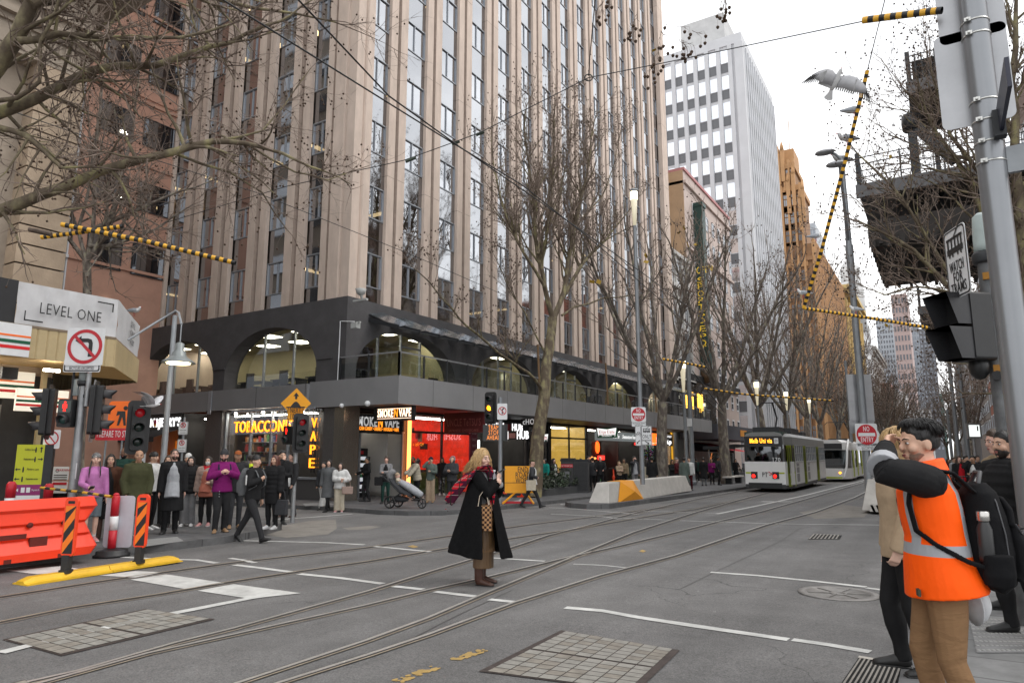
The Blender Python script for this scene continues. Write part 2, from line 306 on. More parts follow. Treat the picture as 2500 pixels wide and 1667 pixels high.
RAILS=[[(-300,1500),(0,1457),(268,1415),(563,1374),(900,1336),(1050,1315),(1307,1279),(1465,1260),(1640,1236)],[(-300,1570),(0,1518),(172,1483),(383,1451),(563,1420),(727,1395),(900,1370),(1050,1345),(1243,1315),(1409,1291),(1575,1262),(1700,1243),(1830,1215)],[(-200,1740),(0,1680),(191,1637),(432,1568),(574,1533),(765,1480),(900,1443),(1050,1396),(1147,1367),(1252,1336),(1340,1307),(1437,1283),(1560,1250),(1700,1219),(1800,1200)],[(0,1696),(99,1667),(363,1594),(574,1548),(900,1476),(1050,1439),(1188,1409),(1395,1359),(1520,1331),(1650,1300),(1760,1272),(1857,1250),(2000,1210),(2105,1180),(2160,1160)],[(450,1720),(582,1667),(900,1562),(1050,1507),(1188,1448),(1326,1391),(1431,1347),(1547,1300),(1700,1251),(1830,1214),(1930,1190),(2040,1165)],[(500,1740),(681,1667),(900,1598),(1050,1548),(1257,1471),(1465,1405),(1650,1356),(1760,1319),(1871,1282),(1993,1250),(2090,1215),(2150,1185),(2200,1158)]]
b=MB()
for i,r in enumerate(RAILS):line_px(b,r,.095,.0045+.0004*i,.25,0)
for i,r in enumerate(RAILS):
 line_px(b,[(x-4,y-1.5)for x,y in r],.042,.0085+.0003*i,0,1 if i in(3,)else(2 if i<2 else 1));line_px(b,[(x+5,y+2.5)for x,y in r],.022,.0085+.0003*i,0,2)
b.build('tram_rails',[GROOVE,RAILM,RUST],**STRUCT)
TACT=mat('tactile_tile',(.3,.3,.29),.7,0,.1,6)
def tactile(pts,n,m,h=PAVE+.006,r=.018):
 b=MB();P=[gp(*p,h)for p in pts];b.add([tuple(p)for p in P],[(0,1,2,3)])
 for i in range(n):
  for j in range(m):
   u,v=(i+.5)/n,(j+.5)/m;p=P[0].lerp(P[1],u).lerp(P[3].lerp(P[2],u),v);b.lathe([(r,0),(r*.8,.005)],6,1,p)
 b.build('tactile_paving',[mat('tactile_base',(.2,.2,.2),.8,0,.2,5),TACT],**STRUCT)
tactile([(2365,1506),(2520,1512),(2580,1592),(2385,1592)],16,9);tactile([(335,1318),(432,1310),(448,1320),(338,1336)],24,9)
tactile([(738,1229),(800,1226),(822,1232),(745,1235)],14,5)
def cover(pts,nu,nv,label,halves=1):
 P=[gp(*p,.0)for p in pts];o=sum(P,V())/4
 ux=(P[1]-P[0]);uv=(P[3]-P[0]);b=MB();q=lambda u,v,h:(P[0].lerp(P[1],u).lerp(P[3].lerp(P[2],u),v)+V((0,0,h)))-o
 ring=[q(0,0,.007),q(1,0,.007),q(1,1,.007),q(0,1,.007)];b.add(ring,[(0,1,2,3)],1)
 rs=random.Random(nu)
 for h in range(halves):
  for i in range(nu):
   for j in range(nv):
    u0,u1=(h+i/nu*.96+.02+.008)/halves,(h+(i+1)/nu*.96+.02-.008)/halves;v0,v1=.05+.9*(j+.035)/nv,.05+.9*(j+.965)/nv
    b.add([q(u0,v0,.011),q(u1,v0,.011),q(u1,v1,.011),q(u0,v1,.011)],[(0,1,2,3)],0 if rs.random()<.7 else 2)
 t=b.build('utility_cover',[mat('concrete_infill',(.25,.24,.215),.9,0,.2,9,.2,80),mat('rusty_iron',(.07,.055,.05),.7,.4,.3,10),mat('concrete_infill_stained',(.22,.2,.17),.9,0,.25,9)],loc=o)
 return tag(t,label,'utility cover')
cover([(1168,1640),(1370,1539),(1660,1588),(1555,1690)],6,8,'paved steel utility cover in the road between the rails and the kerb',2)
cover([(5,1562),(355,1487),(525,1512),(150,1602)],5,6,'long paved utility cover crossed by a white line beside the left rails',2)
cover([(-60,1690),(60,1660),(130,1700),(-40,1760)],4,5,'paved utility cover cut by the lower left corner of the picture',1)
c=gp(2047,1449,.004);b=MB();CI=mat('cast_iron',(.23,.22,.21),.6,.4,.2,8)
b.lathe([(.46,0),(.46,.012),(.36,.012),(.36,.002),(.0,.002)],40,0);
for k in range(6):a=k*math.pi/3+.3;b.beam((math.cos(a)*.09,math.sin(a)*.09,.008),(math.cos(a)*.36,math.sin(a)*.36,.008),.022,.012,0)
b.lathe([(.1,0),(.1,.013),(.07,.013),(.07,.004)],20,0);t=b.build('manhole_cover',[CI],loc=c);tag(t,'round spoked iron manhole cover beside the white stop line','manhole cover')
def grate(pts,n,label,name='drain_grate',fr=.04):
 P=[gp(*p,.006)for p in pts];o=sum(P,V())/4;b=MB();q=lambda u,v,h=0:tuple(P[0].lerp(P[1],u).lerp(P[3].lerp(P[2],u),v)+V((0,0,h))-o)
 b.add([q(0,0),q(1,0),q(1,1),q(0,1)],[(0,1,2,3)],1)
 for i in range(n):
  v0,v1=.02+.96*i/n,.02+.96*(i+.45)/n;b.add([q(fr,v0,.008),q(1-fr,v0,.008),q(1-fr,v1,.008),q(fr,v1,.008)],[(0,1,2,3)],0)
 for u0,u1 in((0,fr*.4),(fr*.6,fr),(1-fr,1)):b.add([q(u0,0,.009),q(u1,0,.009),q(u1,1,.009),q(u0,1,.009)],[(0,1,2,3)],2)
 t=b.build(name,[mat('grate_bar',(.3,.28,.25),.5,.7,.2,8),mat('grate_pit',(.008,.008,.008),.9,0,0),mat('grate_frame',(.5,.47,.42),.5,.6,.12,8)],loc=o);tag(t,label,'drain grate')
grate([(1990,1760),(2098,1602),(2330,1640),(2330,1800)],20,'large steel drain grate at the kerb beside black leather shoes')
grate([(1972,1316),(1985,1303),(2056,1306),(2050,1316)],8,'small drain grate in the road beyond the manhole cover','drain_grate',.02)
# ================================================================ the corner office building
X0,Y0,PER,FLR,Z1=-20.0,19.5,2.602,3.03,7.78
PREC=mat('pinkish_brown_precast',(.57,.465,.395),.85,0,.13,2.2,.2,60,stretch=(1,1,.35));PREC2=mat('precast_groove',(.3,.235,.195),.9,0,.15,3)
RENDER=mat('dark_grey_render',(.072,.069,.072),.8,0,.16,1.6,.15,25);FASCIA=mat('grey_fascia_panel',(.235,.235,.24),.55,.1,.07,1.2)
SPAN=glass_mat('brown_spandrel_glass',None,.34,(.022,.016,.013),.05);PANE=glass_mat('office_window_glass',(.3,.31,.32),.42);ALU=mat('window_aluminium',(.34,.36,.39),.45,.5,.06)
INSIDE=mat('office_interior',(.06,.055,.05),.9,0,.2,1);CEIL=mat('office_ceiling',(.12,.115,.105),.9,0,.1,1);TUBE=mat('fluorescent_light',(1,.8,.45),.5,0,0,emit=2.2,ecol=(1,.72,.36));TUBEW=mat('white_ceiling_light',(1,1,1),.5,0,0,emit=7.0,ecol=(1,.93,.75))
off=thing('office_building','tall corner office block of pinkish brown pilasters above dark grey arches and shops','building',(X0,Y0,gz(X0,Y0)))
OB=V((X0,Y0,gz(X0,Y0)))
def part(b,name,mats,parent=off,o=OB):
 me=b;me.v=[(p[0]-o.x,p[1]-o.y,p[2]-o.z)for p in me.v];return me.build(name,mats,parent)
YE,ZR=59.2,50.2
XW=-35.3
def pilaster(y,w,z0=Z1,z1=ZR):
 """profile of one pilaster on the street front, in plan: two fins and a groove"""
 return[(-.05,y),(.13,y),(.13,y+w*.42),(.05,y+w*.46),(.05,y+w*.5),(.18,y+w*.56),(.18,y+w),(-.05,y+w)]
def pil(poly,z0,z1):
 b=MB();n=len(poly);hs=[z0]
 while hs[-1]<z1-.1:hs.append(min(hs[-1]+6.06,z1))
 for a,c in zip(hs,hs[1:]):
  b.slab(poly,a+.012,c-.012)
  q=[(X0+(x-X0)*.98 if x>X0 else x,y)for x,y in poly]
 cx=sum(p[0]for p in poly)/n;cy=sum(p[1]for p in poly)/n
 b.slab([(cx+(x-cx)*.96,cy+(y-cy)*.96)for x,y in poly],z0,z1,1)
 return b
yp=[21.45+PER*k for k in range(14)]
ends=[(Y0,20.0)]
for y in yp:
 pl=pilaster(y,1.08);part(pil([(X0+a,c)for a,c in pl],Z1-.05,ZR),'pilaster',[PREC,PREC2])
part(pil([(X0,YE-1.4),(X0+.4,YE-1.4),(X0+.4,YE),(X0,YE)],Z1-.05,ZR),'pilaster',[PREC,PREC2])
part(pil([(-21.45,Y0),(-21.45,Y0-.3),(-21.1,Y0-.3),(-21.05,Y0-.2),(-20.98,Y0-.2),(-20.9,Y0-.36),(-20.3,Y0-.36),(-20.26,Y0-.26),(-20.16,Y0-.26),(-20.1,Y0-.34),(-19.66,Y0-.34),(-19.66,Y0+.1),(-19.75,Y0+.16),(-19.62,Y0+.24),(-19.62,Y0+.62),(-20,Y0+.66)],Z1-.05,ZR),'corner_pier',[PREC,PREC2])
xl=[-22.62-2.56*k for k in range(5)]
for x in xl:
 w=1.12;part(pil([(x-w,Y0),(x-w,Y0-.28),(x-w*.56,Y0-.28),(x-w*.5,Y0-.1),(x-w*.44,Y0-.1),(x-w*.38,Y0-.2),(x,Y0-.2),(x,Y0)],Z1-.05,ZR),'pilaster',[PREC,PREC2])
bays=[(20.16,21.45)]+[(y+1.08,y+PER)for y in yp[:-1]]+[(yp[-1]+1.08,YE-1.4)]
lbays=[(-22.62,-21.45)]+[(x-2.56,x-1.12)for x in xl]
nfl=14;slots=[]
sill=lambda k:8.62+FLR*k
def spandrel(P):
 """one sheet of spandrel glass with a hole for the window of every floor; P(u, z) gives a point, u 0..1 across the bay"""
 zz=[Z1]+[z for k in range(nfl)for z in(sill(k)-.04,sill(k)+1.46)]+[ZR];us=(0,.02,.98,1);b=MB()
 b.v=[tuple(P(u,z))for z in zz for u in us]
 for r in range(len(zz)-1):
  for c in range(3):
   if r%2 and c==1:continue
   i=r*4+c;b.f.append((i,i+1,i+5,i+4));b.m.append(0);b.s.append(False)
 part(b,'spandrel',[SPAN])
for a,c in bays:spandrel(lambda u,z:(X0-.06,a+(c-a)*u,z));slots+=[('e',a,c,k)for k in range(nfl)]
for a,c in lbays:spandrel(lambda u,z:(a+(c-a)*u,Y0+.06,z));slots+=[('s',a,c,k)for k in range(nfl)]
def window_mb(w,h,fr=.05,mull=(.48,),dep=.07):
 f=MB();g=MB();g.add([(0,0,0),(w,0,0),(w,0,h),(0,0,h)],[(0,1,2,3)])
 f.bx(0,w,-dep,.02,0,fr);f.bx(0,w,-dep,.02,h-fr,h);f.bx(0,fr,-dep,.02,fr,h-fr);f.bx(w-fr,w,-dep,.02,fr,h-fr)
 for m_ in mull:f.bx(w*m_-fr*.4,w*m_+fr*.4,-dep*.8,.02,fr,h-fr)
 return g,f
def slot_M(s):
 k,a,c,f=s
 return(V((X0-.09,a,sill(f)-.04)),rad(90))if k=='e' else(V((a,Y0+.09,sill(f)-.04)),0)
slots.sort(key=lambda s:(slot_M(s)[0]-CAM).length*(1.25 if s[3]>9 else 1))
g0,f0=window_mb(1.44,1.5);proto=g0.build('window',PANE,off);pf=f0.build('frame',ALU,proto);restg,restf=MB(),MB()
for i,s in enumerate(slots):
 p,r=slot_M(s);W=s[2]-s[1]
 if i<98:
  o=proto if i==0 else copy_tree(proto,off);o.location=p-OB;o.rotation_euler=(0,0,r);o.scale=(W/1.44,1,1)
 else:
  M=Matrix.Translation(p-OB)@Matrix.Rotation(r,4,'Z')@Matrix.Diagonal((W/1.44,1,1,1))
  for src,mi in((g0,0),(f0,1)):restg.add(src.v,src.f,mi,False,M)
o=restg.build('windows',[PANE,ALU],off);o['kind']='stuff'
b=MB();b.bx(XW,X0-5.5,Y0+5.5,YE-.3,4,ZR)
for k in range(nfl):b.bx(XW,X0-.14,Y0+.14,YE-.2,sill(k)+1.5,sill(k)+1.75,1)
b.bx(XW,X0,Y0,YE,ZR,ZR+.3,2);b.bx(XW,X0-.3,YE-.2,YE,0,ZR,2);b.bx(XW,XW+.2,Y0+.2,YE,0,ZR,2)
part(b,'interior_floors',[INSIDE,CEIL,PREC])
rs=random.Random(3);b=MB()
for k in range(9):
 for a,c in bays[:12]:
  if rs.random()<.2:y=(a+c)/2+rs.uniform(-.3,.3);b.bx(X0-2.2-rs.random()*2,X0-1.2,y-.15,y+.15,sill(k)+1.42,sill(k)+1.46)
 for a,c in lbays:
  if rs.random()<.3:x=(a+c)/2+rs.uniform(-.3,.3);b.bx(x-.15,x+.15,Y0+1.0,Y0+2+rs.random(),sill(k)+1.42,sill(k)+1.46)
part(b,'ceiling_lights',[TUBE])
def arch_wall(b,M,x0,x1,zb,zt,arches,dep,mi=0):
 """wall in local XZ with arched openings (xc, half width, spring z, apex z); thickness dep behind"""
 xs=sorted(arches);cur=x0
 def face(P):b.add([(x,0,z)for x,z in P],[tuple(range(len(P)))],mi,False,M)
 for xc,hw,zs,za in xs:
  face([(cur,zb),(xc-hw,zb),(xc-hw,zt),(cur,zt)]);n=24;pr=None
  for i in range(n+1):
   t=math.pi*(1-i/n);q=(xc+hw*math.cos(t),zs+(za-zs)*math.sin(t))
   if pr:face([pr,q,(q[0],zt),(pr[0],zt)]);b.add([(pr[0],0,pr[1]),(pr[0],dep,pr[1]),(q[0],dep,q[1]),(q[0],0,q[1])],[(0,1,2,3)],mi,True,M)
   pr=q
  for sx in(-1,1):x=xc+sx*hw;b.add([(x,0,zb),(x,dep,zb),(x,dep,zs),(x,0,zs)],[(0,1,2,3)if sx<0 else(3,2,1,0)],mi,False,M)
  cur=xc+hw
 face([(cur,zb),(x1,zb),(x1,zt),(cur,zt)])
AP=7.95
Me=Matrix.Translation((X0+.5,0,0))@Matrix.Rotation(rad(90),4,'Z')
Ms=Matrix.Translation((0,Y0-.5,0))
ar=[(22.9+AP*k,3.3,4.95,6.85)for k in range(5)]
b=MB();arch_wall(b,Me,Y0-.5,YE+.3,4.3,Z1,ar,.7);b.bx(X0-.3,X0+.5,Y0-.5,YE+.3,Z1-.001,Z1+.02)
arl=[(-24.05,2.95,4.95,6.95),(-30.75,2.95,4.95,6.95)]
arch_wall(b,Ms,XW,X0+.5,4.3,Z1,arl,.7);b.bx(XW,X0-.3,Y0-.5,Y0+.3,Z1-.001,Z1+.02)
for x in(-27.4,-20.62):b.bx(x-.42,x+.42,Y0-.55,Y0-.495,5.35,5.42)
part(b,'arcade_wall',[RENDER])
GL2=glass_mat('arcade_glass',(.75,.77,.74),.1);b=MB()
b.add([(X0-.1,Y0,4.3),(X0-.1,YE,4.3),(X0-.1,YE,7.2),(X0-.1,Y0,7.2)],[(0,1,2,3)]);b.add([(XW,Y0+.1,4.3),(X0,Y0+.1,4.3),(X0,Y0+.1,7.2),(XW,Y0+.1,7.2)],[(0,1,2,3)])
for xc,hw,*_ in ar:
 for q in(-.45,0,.4):b.bx(X0-.16,X0-.05,xc+q*hw-.03,xc+q*hw+.03,4.3,6.9,1)
 b.bx(X0-.16,X0-.05,xc-.0*hw,xc+.4*hw,6.3,6.36,1)
for xc,hw,*_ in arl:
 for q in(-.35,.3):b.bx(xc+q*hw-.035,xc+q*hw+.035,Y0+.05,Y0+.16,4.3,6.9,1)
part(b,'arcade_glazing',[GL2,ALU])
ROOM=mat('cream_office_wall',(.36,.325,.2),.9,0,.08,1);b=MB()
b.bx(X0-5.6,X0-5.5,Y0+5,YE,4.2,7.2);b.bx(XW,X0-5.5,Y0+5.4,Y0+5.5,4.2,7.2);b.bx(XW,X0-.2,Y0+.2,YE,7.2,7.3);b.bx(XW,X0-.1,Y0+.15,YE,4.12,4.2,1)
[b.bx(X0-5.5,X0-.5,26.85+AP*q_,26.95+AP*q_,4.2,7.2)for q_ in range(4)];part(b,'upstairs_room',[ROOM,INSIDE])  # cross walls added to catch the ceiling light behind the arches
b=MB();rs=random.Random(5)
for k in range(16):y=Y0+1.8+k*2.45;b.bx(X0-2.1,X0-1.2,y-.45,y+.45,7.17,7.2)
for k in range(6):x=X0-2.2-k*2.45;b.bx(x-.45,x+.45,Y0+1.5,Y0+2.3,7.17,7.2);b.bx(x-.45,x+.45,Y0+3.4,Y0+4.2,7.17,7.2)
part(b,'upstairs_lights',[TUBEW])
b=MB()
for k in range(6):
 x=X0-2.6-k*2.3;b.box((x,Y0+1.4,4.92),(1.7,.8,.05));b.bx(x-.8,x-.74,Y0+1.1,Y0+1.7,4.2,4.9);b.bx(x+.74,x+.8,Y0+1.1,Y0+1.7,4.2,4.9)
 b.box((x+.35,Y0+.75,4.9),(.5,.08,.75));b.box((x+.35,Y0+.95,4.65),(.5,.45,.08));b.cyl((x+.35,Y0+.95,4.2),(x+.35,Y0+.95,4.65),.05)
for k in range(8):y=Y0+2+k*4.3;b.box((X0-1.3,y,4.85),(.7,1.6,.05));b.box((X0-.9,y-.5,4.85),(.08,.5,.7));b.box((X0-1.0,y+.6,5.1),(.06,.7,.4))
part(b,'desks',[BLACK])
CX=-16.62;b=MB()
b.bx(XW,X0-1.3,Y0-.75,Y0-.505,3.5,4.38);b.bx(X0-1.3,CX,Y0-.62,Y0-.5,3.42,4.45);b.bx(CX-.12,CX,Y0-.5,YE,3.42,4.45);b.bx(X0-.3,CX-.12,Y0-.5,YE,4.25,4.44);b.bx(X0-.3,CX-.12,Y0-.5,YE,3.5,3.6,1)
for k in range(15):y=Y0+1.4+k*2.7;b.bx(CX-.001,CX+.002,y-.008,y+.008,3.43,4.44,1)
for x in(-27.5,-24.4,-21.4):b.bx(x-.01,x+.01,Y0-.753,Y0-.75,3.5,4.38,1)
b.bx(-27.62,-27.4,Y0-.79,Y0-.753,3.35,4.38,2)
part(b,'canopy_fascia',[FASCIA,DARK,ALU])
BAL=glass_mat('balcony_glass',(.8,.86,.84),.06);b=MB();RAILT=5.34
def glass_run(p,q,step):
 p,q=V(p),V(q);n=max(1,round((q-p).length/step));d=(q-p)/n;t=d.normalized()
 for i in range(n):
  a,c=p+d*i+t*.06,p+d*(i+1)-t*.06;b.add([a+V((0,0,.08)),c+V((0,0,.08)),c+V((0,0,.8)),a+V((0,0,.8))],[(0,1,2,3)])
 for i in range(n+1):a=p+d*i;b.bx(a.x-.03,a.x+.03,a.y-.03,a.y+.03,a.z,a.z+.88,1)
 b.beam(p+V((0,0,.88)),q+V((0,0,.88)),.05,.05,2)
glass_run((X0+.3,Y0-.56,4.45),(CX-.06,Y0-.56,4.45),1.45);glass_run((CX-.06,Y0-.56,4.45),(CX-.06,YE,4.45),1.42)
part(b,'balcony_railing',[BAL,DARK,STEEL])
LOUV=glass_mat('green_louvre_glass',None,.2,(.1,.13,.12),.15)
for k in range(30):
 y=20.2+k*1.33;b=MB();b.add([(X0+.5,y,7.28),(X0+2.0,y+.1,6.62),(X0+2.0,y+.95,6.82),(X0+.5,y+.85,7.48)],[(0,1,2,3),(3,2,1,0)]);b.beam((X0+.45,y+.02,7.05),(X0+2.05,y+.1,6.6),.05,.16,1);b.bx(X0+1.95,X0+2.01,y,y+1.33,6.55,6.62,1)
 part(b,'glass_louvre',[LOUV,DARK])
b=MB()
for k in range(4):y=29.3+k*8.2;b.cyl((CX+.0,y,4.5),(CX-.1,y,7.0),.055)
part(b,'timber_prop',[mat('timber_prop_wood',(.2,.12,.06),.8)])
b=MB();c=px_x(1010-65,738,X0+.6);c=px_y(880,733,Y0-.6)
b.box((c.x,c.y,c.z),(.7,.12,.08));b.cyl((c.x+.1,c.y,c.z),(c.x+.12,c.y-.1,c.z+.18),.05);b.lathe([(.05,.1),(.16,.18),(.22,.36),(.2,.36),(.1,.2)],12,0,(c.x+.1,c.y-.1,c.z+.05))
part(b,'floodlight',[mat('pale_lamp_housing',(.4,.41,.4),.5)]);b=MB();c=px_y(868,795,Y0-.6);b.box(c,(.3,.22,.22));b.box((c.x+.15,c.y,c.z+.12),(.2,.08,.05))
part(b,'floodlight',[mat('pale_lamp_housing',(.4,.41,.4),.5)])
b=MB();pts=[px_y(x,y,Y0-.57)for x,y in((865,785),(831,784),(828,850),(824,930),(838,932))];b.tube(pts,.022,6,0,False);part(b,'conduit',[WHITE])
b=MB();c=px_y(897,985,Y0-.66);b.ball(c,.11);c=px_y(834,990,Y0-.7);b.ball(c,.09);part(b,'security_camera',[WHITE])
STONE=mat('polished_grey_granite',(.09,.083,.08),.25,0,.25,30);SS=mat('brushed_stainless',(.42,.4,.36),.25,.9,.1,2,stretch=(8,8,.3));PLINTH=mat('granite_plinth',(.075,.072,.072),.5,0,.3,25)
b=MB();zb=gz(X0,Y0)+.0
b.bx(-20.62,-20.02,Y0-.45,Y0+.4,zb,3.5,0);b.bx(-20.02,-19.5,Y0-.45,Y0+.4,zb,3.5,1)
part(b,'corner_column',[STONE,SS])
b=MB();b.bx(-27.0,-20.65,Y0-.4,Y0-.1,zb,.62,0);b.bx(-27.1,-20.65,Y0-.46,Y0-.1,.62,.7,1);part(b,'plinth',[PLINTH,ALU])
SHOPL=mat('shop_light',(1,1,1),.5,0,0,emit=24.0,ecol=(1,.93,.82));SHOPW=mat('shop_wall_white',(.5,.48,.45),.8,0,.08,1);DKW=mat('shop_wall_dark',(.03,.028,.027),.7,0,.3,2)
def goods(name,sat=1,val=.35,sc=7,sq=(1,1,1),dark=.02):
 m=D.materials.new(name);m.use_nodes=True;nt=m.node_tree;N=nt.nodes.new;L=nt.links.new;bs=nt.nodes['Principled BSDF']
 tc=N('ShaderNodeTexCoord');mp=N('ShaderNodeMapping');mp.inputs['Scale'].default_value=sq;L(tc.outputs['Object'],mp.inputs[0])
 v=N('ShaderNodeTexVoronoi');v.inputs['Scale'].default_value=sc;v.distance='CHEBYCHEV';L(mp.outputs[0],v.inputs['Vector'])
 h=N('ShaderNodeHueSaturation');h.inputs['Saturation'].default_value=sat;h.inputs['Value'].default_value=val;L(v.outputs['Color'],h.inputs['Color'])
 r=N('ShaderNodeMapRange');r.inputs[1].default_value=.25;r.inputs[2].default_value=.45;r.inputs[3].default_value=1;r.inputs[4].default_value=dark;L(v.outputs['Distance'],r.inputs[0])
 x=N('ShaderNodeVectorMath');x.operation='MULTIPLY';L(h.outputs[0],x.inputs[0]);L(r.outputs[0],x.inputs[1]);L(x.outputs[0],bs.inputs['Base Color']);bs.inputs['Roughness'].default_value=.5;MATS[name]=m;return m
GOODS=goods('packed_goods',.7,.4,6,(1,1,.7));GOODS2=goods('bright_packets',1.1,.6,9)
SHG=glass_mat('shop_glass',(.86,.88,.87),.07)
b=MB();b.bx(-27,-20.6,Y0+3.2,Y0+3.3,0,3.4,0);b.bx(-27,-20.6,Y0,Y0+3.2,3.3,3.4,3)
for k in range(5):
 z=.85+k*.42;b.bx(-26.8,-20.8,Y0+.55,Y0+.9,z,z+.03,1)
 rs=random.Random(k);x=-26.7
 while x<-21.0:
  w_=rs.uniform(.08,.22);hh=rs.uniform(.12,.34)
  if k<4 and rs.random()<.85:b.bx(x,x+w_*.85,Y0+.6,Y0+.85,z+.03,z+.03+hh,4+rs.randrange(7))
  x+=w_
b.bx(-26.9,-21.1,Y0+1.0,Y0+1.1,.6,2.4,2)
PK=[mat('packet_%s'%n,c,.5,0,.1)for n,c in(('red',(.3,.03,.03)),('white',(.4,.4,.38)),('green',(.05,.16,.06)),('blue',(.05,.08,.2)),('orange',(.4,.14,.02)),('black',(.02,.02,.02)),('tan',(.25,.17,.1)))]
part(b,'tobacconist_interior',[SHOPW,STEEL,GOODS,DKW]+PK)
b=MB();b.add([(-27,Y0-.2,.7),(-20.65,Y0-.2,.7),(-20.65,Y0-.2,3.4),(-27,Y0-.2,3.4)],[(0,1,2,3)])
for x in(-27,-25.3,-23.95,-22.9,-20.7):b.bx(x-.035,x+.035,Y0-.26,Y0-.14,.7,3.4,1)
b.bx(-25.9,-20.8,Y0-.8,Y0-.72,3.36,3.46,1);part(b,'shop_window',[SHG,ALU])
b=MB()
for x in(-26,-24.2,-22.4):b.bx(x-.8,x+.8,Y0+.02,Y0+.16,3.24,3.27);b.ball((x,Y0-.5,3.34),.06)
part(b,'shop_lights',[SHOPL])
AMB=mat('amber_letter',(1,.35,.02),.5,0,0,emit=1.7,ecol=(1,.3,.015));AMBS=mat('letter_side',(.25,.1,.01),.5,0,0)
def sign(name,label,build,mats,loc,rz,group=None):
 b=MB();build(b);o=b.build(name,mats,loc=loc,rz=rz);return tag(o,label,'sign',group)
p=px_y(570,1043,Y0-.25);q=px_y(720,1043,Y0-.25);zc=p.z-.02
def _t(b):b.text('TOBACCONIST',.5,0,0,0,0,'LEFT',.05,.0,width=q.x-p.x+.1)
sign('shop_sign','glowing orange block letters spelling TOBACCONIST in the lane shop window',_t,[AMB],(p.x,Y0-.22,zc),0)
def _t(b):
 for i,c in enumerate('VAPE'):b.text(c,.4,-i*.016,-i*.53,0,0,'CENTER',.05,.0,width=.3)
 for x in(-.1,.1):b.bx(x-.012,x+.012,.02,.05,-1.95,.9,1)
p=px_y(767,1033,Y0-.3);sign('shop_sign','glowing orange vertical letters spelling VAPE in the lane shop window',_t,[AMB,BLACK],(p.x,Y0-.3,p.z),0)
b=MB();b.bx(-28.2,-27.05,Y0-.42,Y0+.3,zb,3.5,0);b.bx(-29.9,-28.2,Y0+1.2,Y0+1.3,zb,3.5,1);b.bx(-35.3,-30,Y0+3,Y0+3.1,zb,3.5,3);b.bx(-30.25,-29.95,Y0-.4,Y0+3,zb,3.5,3);b.bx(-35.3,-34.9,Y0-.45,Y0+.2,zb,3.5,3)
b.bx(-35.2,-30,Y0-.5,Y0-.42,2.72,3.5,3);b.bx(-29.4,-28.6,Y0+.3,Y0+.5,3.2,3.25,2);b.bx(-31.6,-30.3,Y0+2.7,Y0+2.9,.2,2.4,4);b.bx(-34.6,-32.2,Y0+2.2,Y0+2.9,.2,2.3,4)
ORW=mat('orange_glow_wall',(.6,.2,.03),.7,0,.3,2.5,emit=.25,ecol=(1,.25,.02));part(b,'lane_shopfronts',[STONE,mat('bronze_door',(.09,.06,.03),.4,.3,.2,3),SHOPL,DKW,ORW])  # orange wall carries its own glow in place of shop lighting
b=MB();b.add([(-34.9,Y0-.5,2.75),(-30.1,Y0-.5,2.75),(-30.1,Y0-1.7,2.35),(-34.9,Y0-1.7,2.35)],[(0,1,2,3),(3,2,1,0)]);b.bx(-34.9,-30.1,Y0-1.7,Y0-1.68,2.15,2.36);part(b,'shop_awning',[mat('charcoal_canvas',(.035,.035,.037),.8)])
COWW=mat('lit_white_letter',(1,1,1),.5,0,0,emit=1.1);p=px_y(352,1034,Y0-.55)
def _t(b):b.text('BEN&JERRY\u2019S',.42,0,0,0,0,'LEFT',.04,.02,width=3.0);b.ball((1.02,-.03,.02),(.14,.03,.17),1);b.ball((1.05,-.035,-.09),(.09,.03,.1),2)
sign('shop_sign','white lettered black fascia sign above the grey awning in the lane',_t,[COWW,mat('pink_swirl',(.5,.05,.15),.5,0,.3,30),mat('gold_swirl',(.7,.3,.03),.5,0,0)],(p.x-.05,Y0-.56,p.z),0)
REDW=mat('red_glow_wall',(.6,.03,.015),.6,0,.5,3,emit=.28,ecol=(1,.04,.01));GOLDW=mat('gold_marble_glow',(.3,.21,.06),.35,0,.35,1.6,emit=.35,ecol=(1,.62,.12));YELW=mat('yellow_glow_wall',(.7,.4,.03),.5,0,.1,2,emit=.5,ecol=(1,.5,.03));GREENW=mat('olive_dado',(.12,.16,.04),.6)  # red, marble and yellow walls glow by themselves to brighten the shops
XS=X0-.3
def yx(px):return px_x(px,1100,XS).y
b=MB();zb2=-.55
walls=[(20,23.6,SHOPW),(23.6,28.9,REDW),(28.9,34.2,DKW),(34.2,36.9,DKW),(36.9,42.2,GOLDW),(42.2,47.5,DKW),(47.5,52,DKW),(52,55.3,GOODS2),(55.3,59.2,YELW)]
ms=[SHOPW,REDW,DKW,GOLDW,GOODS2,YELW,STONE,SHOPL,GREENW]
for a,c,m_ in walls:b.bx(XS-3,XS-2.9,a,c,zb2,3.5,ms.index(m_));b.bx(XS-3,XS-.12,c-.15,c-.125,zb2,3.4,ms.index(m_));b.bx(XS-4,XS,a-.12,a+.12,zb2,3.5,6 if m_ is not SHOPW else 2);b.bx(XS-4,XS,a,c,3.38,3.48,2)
b.bx(XS-4,XS+.1,59.1,59.3,zb2,3.5,5)
for y0,y1,x in((20.6,23.2,1.5),(24.2,28,1.2),(29.3,33.8,1.6),(37.4,41.8,1.4),(43,47,1.6),(48,51.6,1.6),(52.3,55,1.2),(55.8,58.8,1.4)):b.bx(XS-x-.12,XS-x,y0,y1,3.3,3.36,7)
b.bx(XS-.6,XS-.3,23.9,28.4,zb2,.75,8);b.bx(XS-2.2,XS-1.6,29.4,33.9,zb2,.85,6);b.bx(XS-2.0,XS-1.2,42.8,47,zb2,.9,6)
part(b,'street_shop_interiors',ms)
b=MB();rs=random.Random(9)
